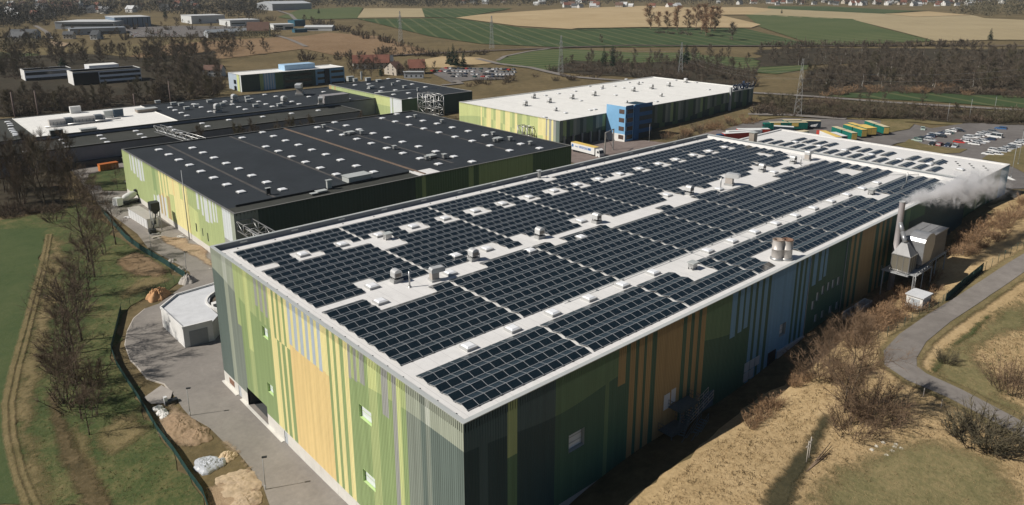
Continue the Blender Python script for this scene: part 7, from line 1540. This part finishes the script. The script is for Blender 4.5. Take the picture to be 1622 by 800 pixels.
# tufts of grass
def tufts(name,poly,count,hr,mat,label,seed,blades=5):
    r=random.Random(seed); m=MB(); xs=[p[0] for p in poly]; ys=[p[1] for p in poly]; P=[G(*q) for q in poly]; P2=[(q[0],q[1]) for q in P]; xs=[q[0] for q in P2]; ys=[q[1] for q in P2]; pts=[]
    while len(pts)<count:
        x=r.uniform(min(xs),max(xs)); y=r.uniform(min(ys),max(ys))
        if inside(x,y,P2): pts.append((x,y))
    zs=Tn([p[0] for p in pts],[p[1] for p in pts])
    for (x,y),z in zip(pts,zs):
        h=r.uniform(*hr)
        for _ in range(blades):
            d=Vector((r.gauss(0,.5),r.gauss(0,.5),1)).normalized(); tri(m,Vector((x+r.gauss(0,.15),y+r.gauss(0,.15),z-.05)),d,h,h*.35,r)
    return stuff(m.build(name,mat),label,'grass')
G_dry=twigm('dry_blades',(.38,.28,.155),(.30,.215,.115)); G_dry2=twigm('dark_dry_blades',(.13,.10,.05),(.10,.075,.04)); G_grn=twigm('green_blades',(.05,.07,.025),(.07,.08,.03)); G_straw=twigm('straw_blades',(.24,.19,.10),(.19,.15,.075))
bank=[(1010,815),(1130,705),(1260,625),(1330,600),(1420,600),(1440,640),(1622,730),(1622,815)]
tufts('dry_grass',bank,6500,(.15,.42),G_dry,'dry tan grass tufts over the right bank',51); tufts('dry_grass',bank,1500,(.15,.45),G_dry2,'darker dead grass tufts over the right bank',52)
far_bank=[(1460,600),(1500,545),(1622,460),(1622,670)]
tufts('dry_grass',far_bank,3500,(.15,.45),G_dry,'dry tan grass inside the path bend',53); tufts('dry_grass',far_bank,1500,(.15,.45),G_grn,'green grass inside the path bend',54)
left=[(30,815),(20,640),(60,480),(104,380),(190,380),(280,440),(190,500),(180,580),(310,790)]
tufts('grass',left,6000,(.12,.35),G_grn,'short green grass between meadow and fence',55); tufts('dry_grass',left,4500,(.15,.45),G_straw,'straw-coloured grass between meadow and fence',56)
# steam from the chimney
def steam():
    m=MB(); q=(102.0,-3.5,29.4); m.box(q[0]-1.5,q[1]-13,q[2]-5.5,q[0]+46,q[1]+7,q[2]+5)
    t=NT('steam_volume'); t.t.nodes.remove(t.b); out=t.t.nodes['Material Output']; v=t.n('VolumePrincipled'); v.inputs['Color'].default_value=(.99,.985,.99,1); v.inputs['Anisotropy'].default_value=.2; t.l(v.outputs[0],out.inputs['Volume'])
    pos=t.pos(); sub=t.n('VectorMath',operation='SUBTRACT'); sub.inputs[1].default_value=(q[0]-.2,q[1]+1,q[2]+1.0); t.l(pos,sub.inputs[0])
    mp=t.n('Mapping'); mp.inputs['Rotation'].default_value=(0,0,R(10)); t.l(sub.outputs[0],mp.inputs[0])
    sep=t.n('SeparateXYZ'); t.l(mp.outputs[0],sep.inputs[0])
    nz=t.n('TexNoise'); nz.inputs['Scale'].default_value=.42; nz.inputs['Detail'].default_value=5; nz.inputs['Roughness'].default_value=.62; nz.inputs['Distortion'].default_value=.8; t.l(pos,nz.inputs['Vector'])
    def ma(op,a,b,c=None):
        x=t.n('Math',operation=op)
        for i,u in enumerate((a,b,c)):
            if u is None: continue
            if hasattr(u,'links'): t.l(u,x.inputs[i])
            else: x.inputs[i].default_value=u
        return x.outputs[0]
    X_=sep.outputs[0]; drop=ma('MULTIPLY',X_,.045); zc=ma('ADD',sep.outputs[2],drop); r2=ma('SQRT',ma('ADD',ma('MULTIPLY',sep.outputs[1],sep.outputs[1]),ma('MULTIPLY',zc,zc)),0)
    rad=ma('MINIMUM',ma('MULTIPLY_ADD',X_,.14,.75),3.4); core=ma('SUBTRACT',1.0,ma('DIVIDE',r2,rad)); 
    fade=t.n('MapRange'); fade.inputs[1].default_value=38; fade.inputs[2].default_value=20; t.l(X_,fade.inputs[0]); st=t.n('MapRange'); st.inputs[1].default_value=-.6; st.inputs[2].default_value=.8; t.l(X_,st.inputs[0])
    n2=ma('MULTIPLY_ADD',nz.outputs['Fac'],4.2,-2.35); dd=ma('ADD',core,n2); dd=ma('MAXIMUM',dd,0.0); dd=ma('MULTIPLY',dd,ma('MULTIPLY',fade.outputs[0],st.outputs[0])); dd=ma('MULTIPLY',dd,1.7); t.l(dd,v.inputs['Density'])
    o=m.build('steam_plume',t.m); stuff(o,'white steam plume drifting right from the tall chimney','steam'); o['kind']='stuff'
steam()
HAZE=0.00005
if HAZE>0:
    m=MB(); m.box(-400,-500,-60,6500,6500,95); t=NT('haze_volume'); t.t.nodes.remove(t.b); v=t.n('VolumePrincipled'); v.inputs['Color'].default_value=(.80,.88,.95,1); v.inputs['Density'].default_value=HAZE; v.inputs['Anisotropy'].default_value=.0; t.l(v.outputs[0],t.t.nodes['Material Output'].inputs['Volume'])
    o=m.build('haze',t.m); o['kind']='stuff'
SC.cycles.volume_step_rate=1.0; SC.cycles.volume_max_steps=256
